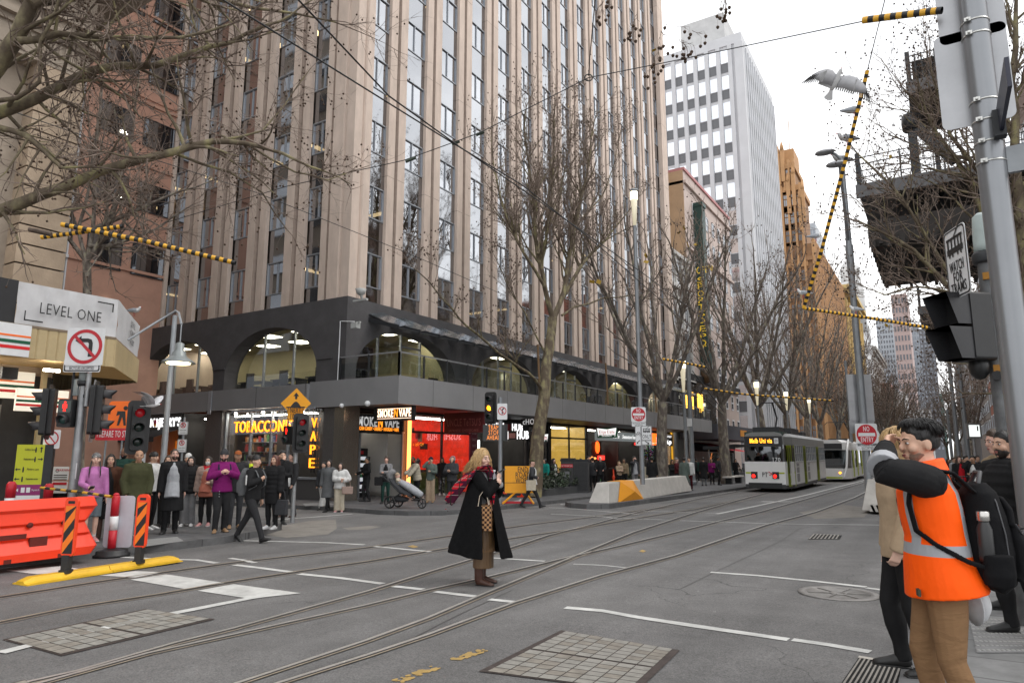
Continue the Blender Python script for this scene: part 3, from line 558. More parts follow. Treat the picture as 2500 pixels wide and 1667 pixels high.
for k in range(16):y=rs.uniform(24,28.2);z=rs.uniform(.3,3);b.bx(XS-2.89+rs.random()*.02,XS-2.86,y,y+rs.uniform(.2,.7),z,z+rs.uniform(.15,.6),rs.randrange(4))
b.bx(XS-1.6,XS-1.0,25.5,28.4,-.3,.85,3);part(b,'shop_posters',[PK[0],PK[6],PK[4],DKW])
for a,c,m_ in walls:
 if m_ in(SHOPW,DKW)and a!=34.2:continue
 b=MB();b.add([(XS-.02,a+.2,-.3),(XS-.02,c-.2,-.3),(XS-.02,c-.2,3.4),(XS-.02,a+.2,3.4)],[(0,1,2,3)])
 for y in(a+.15,(a+c)/2,c-.15):b.bx(XS-.06,XS+.04,y-.04,y+.04,-.4,3.4,1)
 b.bx(XS-.06,XS+.04,a+.1,c-.1,2.55,2.65,1);part(b,'shop_window',[SHG,DARK])
b=MB();b.bx(XS-.05,XS+.05,20.1,23.5,2.5,2.58,0)
for y in(20.2,20.75,23.4):b.bx(XS-.05,XS+.05,y-.05,y+.05,-.3,2.5,0)
b.bx(XS-1.6,XS-.9,21.2,22.2,-.3,1.85,1);b.bx(XS-.9,XS-.88,21.25,22.15,0,1.5,2)
for k in range(5):b.bx(XS-.885,XS-.87,21.27,22.13,.02+k*.3,.16+k*.3,3)
b.bx(XS-.885,XS-.87,21.25,22.15,1.55,1.8,1);b.bx(XS-.87,XS-.86,21.5,21.9,1.6,1.74,4)
part(b,'shop_doorway',[ALU,BLACK,mat('fridge_light',(.5,.52,.55),.5,0,0,emit=.6),GOODS2,REDS])
def bl(p,d=0):return(p.x,p.y,p.z)
def boardE(label,y0,y1,z0,z1,fn,mats,x=XS+.2,group=None):
 """sign board on the street front, facing +x; local x runs along +y"""
 def f(b):b.bx(0,y1-y0,0,.1,0,z1-z0,0);fn(b,y1-y0,z1-z0)
 return sign('shop_sign',label,f,mats,(x,y0,z0),rad(90),group)
def boardS(label,x0,x1,y,z0,z1,fn,mats,group=None):
 def f(b):b.bx(0,x1-x0,0,.14,0,z1-z0,0);fn(b,x1-x0,z1-z0)
 return sign('shop_sign',label,f,mats,(x0,y,z0),0,group)
SILV=mat('silver_letter',(.55,.55,.55),.4,0,.1,emit=.25,ecol=(1,1,1));ORL=mat('orange_letter',(1,.3,.02),.5,0,0,emit=1.2,ecol=(1,.3,.02));WARML=mat('warm_white_letter',(1,.8,.6),.5,0,0,emit=1.6,ecol=(1,.7,.5))
def _s(b,w,h):b.text('SMOKE',.4,w*.08,h*.6,-.01,1,'LEFT',.01,.03,width=w*.42);b.text('N',.42,w*.565,h*.6,-.01,2,'CENTER',.01,.03,width=w*.08);b.text('VAPE',.4,w*.64,h*.6,-.01,1,'LEFT',.01,.03,width=w*.3);b.text('AMERICAN CANDY \u2022 DRINKS \u2022 HOOKAH \u2022 VAPE',.15,w*.5,h*.24,-.01,2,'CENTER',.01,.005,width=w*.86);b.bx(w*.08,w*.94,-.015,0,h*.83,h*.85,1)
boardE('black shop signboard with silver SMOKE N VAPE over the open doorway',19.75,22.9,2.45,3.2,_s,[BLK,SILV,ORL],XS+.4)
def _s(b,w,h):b.text('SMOKE',.3,w*.1,h*.5,-.01,1,'LEFT',.01,.03,width=w*.4);b.text('N',.32,w*.57,h*.5,-.01,2,'CENTER',.01,.03,width=w*.09);b.text('VAPE',.3,w*.65,h*.5,-.01,1,'LEFT',.01,.03,width=w*.3);b.bx(w*.1,w*.95,-.015,0,h*.82,h*.85,1);b.bx(w*.1,w*.95,-.015,0,h*.15,h*.18,1)
boardS('hanging black sign with glowing pink and orange SMOKE N VAPE under the canopy corner',-18.75,-16.75,19.9,2.86,3.42,_s,[BLK,WARML,ORL])
def _s(b,w,h):b.text('UNCLE TeTSU\u2019S',.34,w*.5,h*.5,-.01,1,width=w*.85);b.text('JAPANESE CHEESECAKE',.12,w*.5,h*.12,-.01,1,width=w*.75)
boardS('dark red hanging sign reading UNCLE TETSU\u2019S under the canopy',-18.9,-16.75,24.6,2.52,3.42,_s,[mat('maroon_sign',(.09,.01,.012),.5),mat('dull_pink_letter',(.3,.09,.08),.5)])
def _s(b,w,h):b.text('SUSHI',.4,w*.07,h*.5,-.01,1,'LEFT',.02,.02,width=w*.38);b.bx(w*.47,w*.6,-.02,0,h*.2,h*.8,2);b.text('HUB',.4,w*.63,h*.5,-.01,1,'LEFT',.02,.02,width=w*.24)
boardE('upper black and white SUSHI HUB fascia sign with red square',29.3,34.0,2.75,3.36,_s,[BLK,COWW,REDS]);
boardS('lower hanging SUSHI HUB sign in white letters behind the tram stop sign',-19.6,-16.8,29.1,2.3,2.72,_s,[BLK,COWW,mat('pale_emblem',(.6,.3,.28),.5)])
def _s(b,w,h):b.text('cHOcHI',.3,w*.5,h*.5,-.01,1,'CENTER',.02,.01,width=w*.8)
boardS('small white lettered sign hanging highest under the canopy',-18.7,-17.2,30.9,3.1,3.42,_s,[BLK,SILV])
b=MB();b.bx(XS+.1,XS+.2,23.62,23.78,-.2,3.3,0);o=b.build('light_strip',[mat('orange_tube',(1,.35,.1),.5,0,0,emit=2.5,ecol=(1,.3,.08))]);tag(o,'vertical orange light tube beside the vape shop doorway','light strip')
b=MB();b.bx(XS+.15,XS+.22,29.05,29.13,0,2.3,0);o=b.build('light_strip',[mat('white_tube',(1,1,1),.5,0,0,emit=4)]);tag(o,'vertical white light tube left of the sushi shop','light strip')
def _s(b,w,h):
 for k,t in enumerate(('NO RUSH','CAKES','TARTS','SOFT','ICE','TEA')):b.text(t,.13,w*.5,h*(.9-.12*k),-.01,1,width=w*.6)
 b.poly([(w*.2,h*.15),(w*.45,h*.2),(w*.45,h*.165),(w*.8,h*.165),(w*.8,h*.135),(w*.45,h*.135),(w*.45,h*.1)],-.008,1)
boardE('tall narrow dark red menu board with white arrow beside the white tube',28.35,28.95,.3,2.9,_s,[mat('crimson_board',(.16,.008,.03),.5),mat('pink_letter',(.5,.3,.32),.5)])
KKG=mat('dark_green_sign',(.01,.12,.05),.5)
def _kk(b,w,h):
 b.poly([(0,h),(w*.5,h*.86),(w,h),(w*.93,h*.15),(w*.5,0),(w*.07,h*.15)],-.012,1);b.poly([(w*.07,h*.3),(w*.93,h*.3),(w*.9,h*.12),(w*.5,.0),(w*.1,h*.12)],-.016,3);b.text('Krispy Kreme',.3,w*.5,h*.58,-.02,2,'CENTER',.004,.012,.25,width=w*.8);b.text('DOUGHNUTS',.1,w*.5,h*.19,-.02,1,width=w*.5)
LITW=mat('lit_white_panel',(.9,.9,.88),.5,0,0,emit=.8);REDL=mat('red_letter',(.6,.01,.02),.5,0,0)
boardS('lit white bow tie shaped doughnut sign with red script by the marble shop',-18.2,-16.9,39.3,2.6,3.2,_kk,[KKG,LITW,REDL,KKG]);boardE('small doughnut shop window sign with red script beside the plane trunk',34.6,36.4,2.3,2.8,_kk,[BLK,LITW,REDL,KKG])
def _s(b,w,h):b.text('Swanston',.3,w*.04,h*.5,-.01,1,'LEFT',.01,.004,.25,width=w*.42);b.text('Food Centre',.3,w*.5,h*.5,-.01,1,'LEFT',.01,.004,.25,width=w*.46)
GREYS=mat('grey_glass_sign',(.16,.17,.17),.3,0,.1,emit=.12,ecol=(.8,.9,.9));boardE('grey glass food centre sign with white script behind the no entry post',47.6,51.9,2.55,3.2,_s,[GREYS,LITW])
def _s(b,w,h):b.text('Serve',.3,w*.04,h*.5,-.01,1,'LEFT',.01,.004,.25,width=w*.3);b.text('Fast',.3,w*.38,h*.5,-.01,2,'LEFT',.01,.004,.25,width=w*.22);b.text('Cafe',.3,w*.64,h*.5,-.01,1,'LEFT',.01,.004,.25,width=w*.3)
boardE('grey glass cafe sign with one green word next to the marble shop',43.2,47.4,2.55,3.2,_s,[GREYS,LITW,mat('lime_letter',(.4,.6,.05),.5,0,0,emit=.3)])
def _s(b,w,h):b.text('FOOD STAR',.2,w*.5,h*.5,-.01,1,width=w*.8)
boardE('small red neon sign over a doorway under the food centre sign',49.9,51.8,2.25,2.5,_s,[BLK,mat('red_neon',(1,.03,.02),.5,0,0,emit=2.5)])
def _s(b,w,h):b.bx(0,w,-.01,0,0,h*.3,1);b.text('JS',.4,w*.75,h*.45,-.015,2,'CENTER',.01,.03,width=w*.2);b.bx(w*.35,w,-.005,0,h*.3,h,1);b.text('convenience store',.14,w*.3,h*.15,-.015,2,width=w*.5)
boardE('glowing orange convenience store sign left of the far light pole',52.2,56.3,2.35,3.3,_s,[BLK,mat('orange_panel',(1,.2,.02),.5,0,0,emit=1.3,ecol=(1,.16,.015)),LITW])
def _s(b,w,h):b.text('thai.go',.4,w*.5,h*.35,-.01,1,'CENTER',.02,.02,width=w*.7);b.text('EAT STREET',.18,w*.5,h*.8,-.01,1,width=w*.8)
boardE('black fascia sign with white lower case letters at the yellow shop',56.5,59.1,2.3,3.3,_s,[BLK,COWW])
b=MB();b.bx(XS-1.2,XS-1.1,45.2,46.9,1.5,2.5,0);b.ball((XS-1.0,46,2.1),(.1,.35,.45),1);b.bx(XS-.9,XS-.85,45.8,46.9,1.2,1.5,2);o=b.build('neon_sign',[DKW,mat('orange_neon',(1,.12,.02),.5,0,.4,20,emit=2,ecol=(1,.1,.01)),mat('red_neon2',(1,.03,.02),.5,0,0,emit=2)]);tag(o,'glowing orange and red neon figure inside the cafe window','sign')
b=MB()
for k in range(7):b.ball((XS-1.4,43.4+k*.5,1.3+.06*(k%2)),(.1,.1,.08))
o=b.build('copper_lamps',[mat('copper_lamp',(1,.4,.12),.3,.3,0,emit=1.5,ecol=(1,.35,.08))],off);o.location=V((0,0,0))-OB
# ================================================================ the other buildings
def bpart(b,name,mats,root):
 o=root.location;b.v=[(p[0]-o.x,p[1]-o.y,p[2]-o.z)for p in b.v];return b.build(name,mats,root)
def copies(root,proto_mb,name,mats,slots,limit=98,scale=None,child=None):
 """slots (point, rz, sx, sz) nearest first; the first ones are parts of their own, the rest one stuff part"""
 slots=sorted(slots,key=lambda s:(V(s[0])-CAM).length);o=root.location;p0=None;rest=MB()
 for i,(p,r,sx,sz)in enumerate(slots):
  if i<limit:
   if p0 is None:q=p0=proto_mb.build(name,mats,root)
   else:q=twin(p0,root)
   q.location=V(p)-o;q.rotation_euler=(0,0,r);q.scale=(sx,1,sz)
  else:
   M=Matrix.Translation(V(p)-o)@Matrix.Rotation(r,4,'Z')@Matrix.Diagonal((sx,1,sz,1))
   for f,m_,sm in zip(proto_mb.f,proto_mb.m,proto_mb.s):rest.add([proto_mb.v[k]for k in f],[tuple(range(len(f)))],m_,sm,M)
 if rest.f:q=rest.build(name+'s',mats,root);q['kind']='stuff'
def win(w=1,h=1,fr=.06,mull=(),tr=(),rec=.0):
 g=MB();g.add([(0,-.02,0),(w,-.02,0),(w,-.02,h),(0,-.02,h)],[(0,1,2,3)])
 for x0,x1,z0,z1 in[(0,w,0,fr),(0,w,h-fr,h),(0,fr,fr,h-fr),(w-fr,w,fr,h-fr)]+[(w*m_-fr/2,w*m_+fr/2,fr,h-fr)for m_ in mull]+[(fr,w-fr,h*t-fr/2,h*t+fr/2)for t in tr]:g.bx(x0,x1,-.05,-.021,z0,z1,1)
 return g
E90=rad(90)
DGL=glass_mat('dark_window',None,.22,(.012,.013,.015),.04);LGL=glass_mat('sky_window',None,.75,(.3,.32,.34),.08);BGL=glass_mat('brown_window',None,.2,(.03,.025,.02),.06)
# --- sandstone corner building with the convenience store canopy
SX=-18.0;sand=thing('sandstone_building','rusticated sandstone corner building with a heavy cornice above a corrugated canopy','building',(SX,4,0))
SANDM=paving('sandstone_blocks',(.36,.29,.215),1.5,.62,.0,1);SND2=mat('sandstone_moulding',(.33,.275,.22),.85,0,.15,2,.25,25)
b=MB();ye=8.02
for k in range(24):
 z=3.2+k*.475
 if z>11.2:break
 b.bx(SX-.6,SX,6.95,ye,z,z+.435,0)
b.bx(SX-9,SX-.05,6.98,ye-.05,0,11.3,2);b.bx(SX-9,SX-.55,-14,6.98,0,11.3,1);bpart(b,'wall',[mat('sandstone',(.4,.31,.225),.9,0,.2,1.3,.3,20),SND2,mat('sandstone_joint',(.03,.022,.017),.95,0,.1)],sand)
b=MB()
def cornice(prof,x,y1,y0=-14):
 """stacked mouldings (projection, z0, z1) running along the street and returning along the lane"""
 for pr,z0,z1 in prof:b.bx(x-6,x+pr,y0,y1+pr,z0,z1)
cornice([(.02,11.1,11.2),(.05,11.2,11.75),(.14,11.75,11.9),(.3,11.9,12.05),(.2,12.05,12.3),(.34,12.3,12.4),(.08,12.4,13.5),(.25,13.5,13.7),(.4,13.7,13.85),(1.15,13.85,14.35),(1.25,14.35,14.6),(1.35,14.6,14.75)],SX,ye)
for k in range(7):y=7.05+k*.14;b.bx(SX+.05,SX+.09,y,y+.06,11.35,11.7)
bpart(b,'cornice',[SND2],sand)
b=MB();b.bx(SX-40,SX-7,-14,6,0,58,0)  # unseen block, made this tall to darken the lane window reflections
for z in range(3,57,3):b.bx(SX-40,SX-6.9,-14,6.1,z,z+1.4,1)
bpart(b,'unseen_rear_block',[SND2,DGL],sand)
AX,AY,AZ0,AZ1=-16.0,8.37,3.573,4.21;c2=px_z(333,934,AZ0);CH=V((c2.x,c2.y))
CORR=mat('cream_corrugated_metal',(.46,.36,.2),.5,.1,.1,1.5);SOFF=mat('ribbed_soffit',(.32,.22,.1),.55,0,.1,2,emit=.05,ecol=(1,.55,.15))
def corr(b,p,q,z0,z1,pitch,mi=0,out=.02):
 p,q=V(p),V(q);n=max(2,int((q-p).length/pitch));d=(q-p)/n;t=d.normalized();nr=V((t.y,-t.x))*out
 for i in range(n):
  a=p+d*i;u=[a,a+d*.12+nr,a+d*.88+nr,a+d];zz=((z0,z1))
  for m_ in range(3):b.add([(u[m_].x,u[m_].y,z0),(u[m_+1].x,u[m_+1].y,z0),(u[m_+1].x,u[m_+1].y,z1),(u[m_].x,u[m_].y,z1)],[(0,1,2,3)],mi)
b=MB();corr(b,(AX,-12),(AX,AY),AZ0,AZ1,.2);corr(b,(AX,AY),CH,AZ0,AZ1,.1);corr(b,CH,(-30,CH.y+.1),AZ0,AZ1,.2)
pl=[(-30,-12),(AX-.01,-12),(AX-.01,AY),(CH.x-.01,CH.y-.01),(-30,CH.y)]
b.slab(pl,AZ1,AZ1+.04,1);
for k in range(60):x=AX-.06-k*.1;b.bx(x-.07,x,-12,AY+.0-max(0,0),AZ0+.05,AZ0+.09,2)
for k in range(12):x=AX-.1-k*.25;b.bx(x-.2,x,AY,min(CH.y-.1,AY+(AX-x)*.75),AZ0+.05,AZ0+.09,2)
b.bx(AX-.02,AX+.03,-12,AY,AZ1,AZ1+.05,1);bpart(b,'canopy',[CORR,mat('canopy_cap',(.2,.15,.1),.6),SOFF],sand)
b=MB();b.bx(-16.9,-16.8,6.2,6.3,0,AZ0);bpart(b,'canopy_post',[CORR],sand);b=MB();b.bx(-17.6,-17.5,7.6,7.7,0,AZ0);bpart(b,'canopy_post',[CORR],sand)
CLOTH=mat('white_banner_cloth',(.55,.55,.56),.75,0,.1,1.2,.5,4);b=MB();bz=(4.27,5.15)
def cloth(p,q,z0,z1,n,mi=0):
 p,q=V(p),V(q);rs=random.Random(n);vs=[];fs=[];m_=6;t=(q-p).normalized();nr=V((t.y,-t.x))
 for j in range(m_+1):
  for i in range(n+1):a=p.lerp(q,i/n)+nr*(.03*math.sin(i*1.3+j*.9)*math.sin(math.pi*j/m_)+rs.uniform(-.006,.006));vs.append((a.x,a.y,z0+(z1-z0)*j/m_))
 for j in range(m_):
  for i in range(n):k=j*(n+1)+i;fs.append((k,k+1,k+n+2,k+n+1))
 b.add(vs,fs,mi,True)
ys=px_x(48,690,AX).y
cloth((AX-.03,ys),(AX-.03,AY),*bz,24);
c3=px_z(328,785,4.85);cloth((AX-.03,AY),(CH.x+.1,CH.y-.1),*bz,14);b.bx(AX-.12,AX-.04,-12,ys,4.22,5.17,1)
bn=b.build('banner',[CLOTH,mat('black_hoarding',(.018,.018,.02),.6)]);tag(bn,'creased white LEVEL ONE banner with black corner brackets above the canopy','banner')
b=MB();M=frame_M((AX+.03,0,0),(0,1,0));b.M=M;yy=lambda p:px_x(p,740,AX).y
b.text('LEVEL ONE',.25,(yy(96)+yy(247))/2,px_x(172,766,AX).z,-.02,0,'CENTER',.004,-.006,width=yy(247)-yy(96))
for x0,x1,z0,z1 in((yy(60),yy(107),4.34,4.37),(yy(60),yy(63),4.34,4.55),(yy(236),yy(276),4.99,5.02),(yy(273),yy(276),4.82,5.02)):b.bx(x0,x1,-.02,-.015,z0,z1)
b.build('lettering',BLK,bn)
b=MB();b.M=frame_M((CH.x+1.05,CH.y-.85,4.7),(CH.x-AX,CH.y-AY,0));
for k,t in enumerate(('LEVEL','ONE','GALLERY')):b.text(t,.15,-.15,.22-.22*k,-.06,0,width=.7)
b.build('lettering',[mat('grey_print',(.2,.2,.2),.6)],bn)
STRIPES=[mat('store_white',(.75,.73,.68),.5,0,0,emit=.35,ecol=(1,.9,.7)),mat('stripe_orange',(.75,.13,.01),.5,0,0,emit=.15),mat('stripe_green',(.0,.09,.04),.5,0,0),mat('stripe_red',(.55,.01,.012),.5,0,0,emit=.12)]
def stripe_sign(label,w,h,loc,rz,back=.08,band=(.66,.6,.5,.4,.32,.22),mats=None):
 b=MB();b.bx(0,w,0,back,0,h,0);f=lambda a,c,m_:b.bx(.0,w,-.006,0,h*a,h*c,m_)
 f(band[1],band[0],1);f(band[3],band[2],2);f(band[5],band[4],3);o=b.build('shop_sign',mats or STRIPES,loc=loc,rz=rz);return tag(o,label,'sign')
y_=px_x(70,830,AX).y;stripe_sign('white store sign with orange green and red stripes on the canopy fascia',5,.66,(AX+.08,y_-5,3.58),E90,mats=[WHITE]+STRIPES[1:])
p=px_x(112,1010,-17.2);stripe_sign('lit cream box sign with three stripes hanging under the canopy',1.05,.5,px_x(36,1002,-17.0),E90+.0)
p=px_x(-20,1000,-17.9);stripe_sign('brightly lit striped sign over the convenience store front',3.0,.62,(-17.85,px_x(82,950,-17.85).y-3.0,2.85),E90)
b=MB();b.bx(-18.0,-17.9,-12,7.0,-.1,2.7,0);b.bx(-17.98,-17.88,7.0,7.95,-.1,3.4,1);b.bx(-30,-18,7.95,8.05,-.1,3.4,1);bpart(b,'shopfront',[mat('shopfront_pale_grey',(.25,.235,.21),.6,0,.1,1),DKW],sand)
b=MB();b.bx(-17.2,-16.9,6.55,6.85,3.2,3.45,0);b.bx(-17.1,-17,6.1,6.35,3.4,3.45,1);b.bx(-16.6,-16.5,7.2,7.5,3.4,3.45,1);b.bx(-17.6,-17.5,4.9,6.2,3.38,3.42,1);bpart(b,'canopy_light',[BLACK,SHOPL],sand)
# --- salmon building closing the lane
sal=thing('salmon_building','salmon rendered building with white painted side wall and dark square windows at the lane end','building',(-33,14.75,0));SALM=mat('salmon_render',(.46,.26,.19),.85,0,.12,1);WHR=mat('white_painted_wall',(.6,.61,.63),.8,0,.08,1)
b=MB();b.bx(-50,-33,14.8,19.48,0,38,0);b.bx(-50,-33.01,14.74,14.8,0,38,1)
for z in(10.4,15.9,19.2,24):b.bx(-50,-32.9,14.8,19.48,z,z+.14,0);b.bx(-50,-32.92,14.68,14.8,z,z+.14,1)
b.bx(-50,-32.93,14.8,19.48,19.5,19.62,0);bpart(b,'wall',[SALM,WHR],sal)
g=win(1,1,.03);sl_=[]
for z,h in((10.3,1.6),(13.6,1.5),(17.0,1.5),(20.4,1.6),(23.8,1.7),(27.3,2)):
 for y0,y1 in((15.52,17.15),(17.62,19.4)):sl_.append(((-32.98,y0,z),E90,y1-y0,h))
 sl_.append(((-34.6,14.73,z),0,.7,h))
copies(sal,g,'window',[DGL,DARK],sl_)
b=MB()
for z in(17.2,13.9,8.6):b.bx(-32.96,-32.9,16.5,16.85,z,z+.12)
bpart(b,'window_light',[TUBEW],sal)
# --- white ornate building and pink building with the green vertical sign
BX=X0
orn=thing('ornate_building','narrow white stuccoed building with arched windows between the office block and the pink building','building',(BX,59.3,-.6));b=MB();b.bx(BX-14,BX-.1,59.35,65.5,-.6,20.5);
for z in(8.2,12.6,17,20.2):b.bx(BX-14,BX+.3,59.3,65.5,z,z+.35)
for y in(59.6,61.4,63.3,65.1):b.lathe([(.3,0),(.24,.4),(.2,3.4),(.32,3.7)],10,0,(BX+.05,y,8.6));b.bx(BX-.1,BX+.12,y-.2,y+.2,13,20.2)
bpart(b,'wall',[mat('white_stucco',(.5,.49,.47),.85,0,.12,1,.2,10)],orn);sl_=[((BX-.05,y,z),E90,1,2.4)for y in(60,61.9,63.8)for z in(9,13.4,17.6)]
copies(orn,win(1,1,.08,(.5,)),'window',[DGL,WHR],sl_)
y0p,y1p,zp=px_x(1667,415,BX).y,px_x(1778,522,BX).y,px_x(1667,415,BX).z
pink=thing('pink_building','pale pink rendered building with small dark windows and tan side wall','building',(BX,y0p,-.7));b=MB();PINK=mat('pale_pink_render',(.5,.41,.37),.85,0,.1,.6);TAN=mat('tan_side_wall',(.42,.29,.18),.85,0,.12,.6)
b.bx(BX-16,BX,y0p,y1p,-.7,zp,0);b.bx(BX-16,BX-.02,y0p-.05,y0p,-.7,zp,1);b.bx(BX-16,BX+.25,y0p-.05,y1p,zp-1.4,zp-1.1,0);b.bx(BX-16,BX+.15,y0p-.05,y1p,zp,zp+.3,2);b.bx(BX-1,BX+.3,y0p,y1p,zp-8.2,zp-7.9,0);b.bx(BX-.2,BX+.3,y0p-4,y1p,8.6,9.2,3)
bpart(b,'wall',[PINK,TAN,mat('faded_pink_trim',(.45,.2,.2),.7),DARK],pink);sl_=[]
for k in range(9):
 for j in range(7):sl_.append(((BX+.01,y0p+2.6+j*2.35,zp-4.4-k*2.75),E90,.95,1.7))
copies(pink,win(1,1,.1,(),(.5,)),'window',[DGL,WHR],sl_)
b=MB();p0=px_x(1700,500,BX);a=px_z(1697,500,px_x(1697,500,BX+.9).z);gy=px_x(1705,700,BX+.2).y;zt,zb_=px_y(1695,505,gy).z,px_y(1725,905,gy).z;gx0,gx1=px_y(1699,700,gy).x,px_y(1722,700,gy).x
b.bx(gx0,gx1,gy,gy+1.2,zb_,zt,0);b.bx(gx0-.1,gx1+.1,gy-.1,gy+1.3,zt,zt+.4,0);b.lathe([(.25,-1.2),(.9,0)],10,2,((gx0+gx1)/2,gy+.6,zb_));W_=gx1-gx0
ltz=lambda py:px_y(1715,py,gy).z
b.text('OPEN',.75,(gx0+gx1)/2+.5,ltz(660),gy-.05,1,width=W_*1.7)
for c_,py in zip('SPORTS DEPOT',(684,700,717,733,750,766,772,783,803,822,838,852)):
 if c_!=' ':b.text(c_,.62,(gx0+gx1)/2,ltz(py),gy-.05,1,width=W_*.7)
o=b.build('vertical_sign',[mat('dark_green_metal',(.018,.05,.042),.5,.2,.1,2),mat('yellow_sign_letter',(.75,.5,.03),.5,0,0,emit=.3),mat('bronze_bracket',(.1,.06,.03),.5)]);tag(o,'tall dark green vertical sign with yellow SPORTS DEPOT letters on the pink building','sign')
b=MB();WG=mat('amber_lattice_light',(1,.6,.1),.5,0,0,emit=2.2,ecol=(1,.5,.06));ya,yb=60.2,72
b.bx(BX+.2,BX+.3,ya,yb,4.2,8.4,0)
for k in range(8):y=ya+1.2+k*.62+(1.2 if k>4 else 0);b.bx(BX+.3,BX+.36,y,y+.28,5.6+(k%3)*.2,7.4,1)
bpart(b,'upper_shopfront',[glass_mat('dark_bay_glass',None,.25,(.03,.025,.02)),WG],pink)
b=MB();b.bx(BX+.3,BX+3.6,60,78,2.9,4.2,0);b.bx(BX+3.6,BX+3.63,68,70.5,3.3,3.9,1);b.bx(BX+3.6,BX+3.63,73,75.5,3.3,3.9,1);o=b.build('shop_awning',[mat('slate_awning',(.06,.062,.075),.7),mat('orange_print',(.6,.25,.03),.6)]);tag(o,'slate grey awning with orange stripes past the end of the office block','awning')
b=MB();b.add([(BX+.4,63,2.7),(BX+4.2,63.2,1.9),(BX+4.2,69,1.8),(BX+.4,69,2.7)],[(0,1,2,3),(3,2,1,0)]);b.add([(BX+.4,63,2.7),(BX+.4,63,1.9),(BX+4.2,63.2,1.7),(BX+4.2,63.2,1.9)],[(0,1,2,3),(3,2,1,0)],1);o=b.build('shop_awning',[mat('red_canvas',(.5,.02,.03),.7),mat('black_canvas',(.03,.02,.025),.7)]);tag(o,'sloping bright red shop awning behind the tram','awning')
# --- white office tower
def cz(px,py,x=BX):return px_x(px,py,x).z
wy0,wy1,wz=px_x(1800,67,BX).y+1.5,px_x(1890,330,BX).y,px_x(1800,67,BX).z
wt=thing('white_tower','white concrete office tower with square grid of windows and blank penthouse','building',(BX,wy0,-.9));WC=mat('white_concrete',(.56,.57,.59),.8,0,.06,.4)
b=MB();xw0=px_y(1600,150,wy0).x;b.bx(xw0,BX,wy0,wy1,-.9,wz-1.5);pz=px_y(1766,30,wy0+4).z;b.bx(xw0+3,px_y(1766,30,wy0+4).x,wy0+4,wy1-4,wz-1.5,pz,1);b.bx(xw0,BX+.15,wy0-.15,wy1,wz-1.5,wz)
nw,cw=7,(BX-1.6-px_y(1617,170,wy0).x)/6
FH_=px_y(1700,260,wy0).z-px_y(1700,324,wy0).z;wtop=px_y(1770,118,wy0).z
nfw=19;xs=[BX-1.9-k*cw for k in range(nw)]
for x in xs:b.bx(x+.02,x+cw-2.05*cw/2.9 if False else x+cw*.36,wy0-.3,wy0,-.9,wz-1.5)
b.bx(BX-.9,BX+.3,wy0-.3,wy0+.6,-.9,wz-1.5)
ny=15;dy=(wy1-wy0-1)/ny
for k in range(ny+1):b.bx(BX,BX+.35,wy0+.8+k*dy-.22,wy0+.8+k*dy+.22,3,wz-1.5)
bpart(b,'wall',[WC,mat('weathered_white_concrete',(.5,.5,.5),.85,0,.15,.5)],wt)
GSP=mat('grey_spandrel_panel',(.13,.135,.145),.4,0,.08,.5);g=MB();g.add([(0,0,.42),(1,0,.42),(1,0,1),(0,0,1)],[(0,1,2,3)]);g.add([(0,0,0),(1,0,0),(1,0,.4),(0,0,.4)],[(0,1,2,3)],1);g.bx(0,1,-.06,0,.395,.425,2)
sl_=[((x-cw*.62,wy0-.03,wtop-(k+1)*FH_+.2),0,cw*.6,FH_*.88)for x in xs for k in range(nfw)]
copies(wt,g,'window',[LGL,GSP,WC],sl_,70)
g2=MB();g2.add([(0,0,.42),(1,0,.42),(1,0,1),(0,0,1)],[(0,1,2,3)]);g2.add([(0,0,0),(1,0,0),(1,0,.4),(0,0,.4)],[(0,1,2,3)],1);g2.bx(0,1,-.08,0,.39,.43,2)
sl_=[((BX+.03,wy0+.8+k*dy+.2,wtop-(j+1)*FH_+.2),E90,dy-.4,FH_*.88)for k in range(ny)for j in range(nfw)]
copies(wt,g2,'side_window',[LGL,GSP,WC],sl_,30)
# --- orange gothic tower
GX=BX;gyc=px_x(1988,640,GX).y;gye=px_x(2058,700,GX).y
go=thing('gothic_tower','orange terracotta gothic building with stepped corner tower, pinnacles and vertical ribs','building',(GX,gyc,-1.6));TER=mat('orange_terracotta',(.45,.25,.115),.8,0,.15,.35);TER2=mat('dark_terracotta',(.27,.145,.07),.8,0,.15,.5)
zt=lambda py:px_y(1940,py,gyc).z;xof=lambda px,py:px_y(px,py,gyc).x
b=MB();xl_=xof(1893,700)-12;zc_=px_x(2008,630,GX).z
b.bx(xl_,GX-.3,gyc+.3,gye,-1.6,zc_,1);tiers=[(xof(1896,800)-6,xof(1983,800),zt(640)),(xof(1896,550)-4,xof(1962,550),zt(452)),(xof(1899,400),xof(1938,400),zt(395))]  # recess wall coloured darker to deepen the shade between the ribs
for x0,x1,z in tiers:b.bx(x0,x1-.3,gyc+.4,gyc+12,-1.6,z,1);b.bx(x0,x1+.1,gyc-.05,gyc+12.4,z-1.2,z)
b.bx(xof(1903,370),xof(1934,370),gyc+2,gyc+9,zt(400),zt(352))
pins=[(xof(p,800),zt(q))for p,q in((1983,450),(1975,470),(1962,408),(1948,425),(1898,420),(1908,430),(1938,345),(1927,352),(1898,350),(1906,348))]
for x,z in pins:
 b.bx(x-.4,x+.4,gyc-.4,gyc+.4,z-9,z-1.5);b.lathe([(.5,0),(.4,1.0),(.1,2.2)],8,0,(x,gyc,z-1.6))
nr_=6
for k in range(nr_+1):x=xof(1896,900)+(xof(1985,900)-xof(1896,900))*k/nr_;b.bx(x-.2,x+.2,gyc-.2 if k%2 else gyc-.45,gyc+.4,-1.6,tiers[0][2]-1)
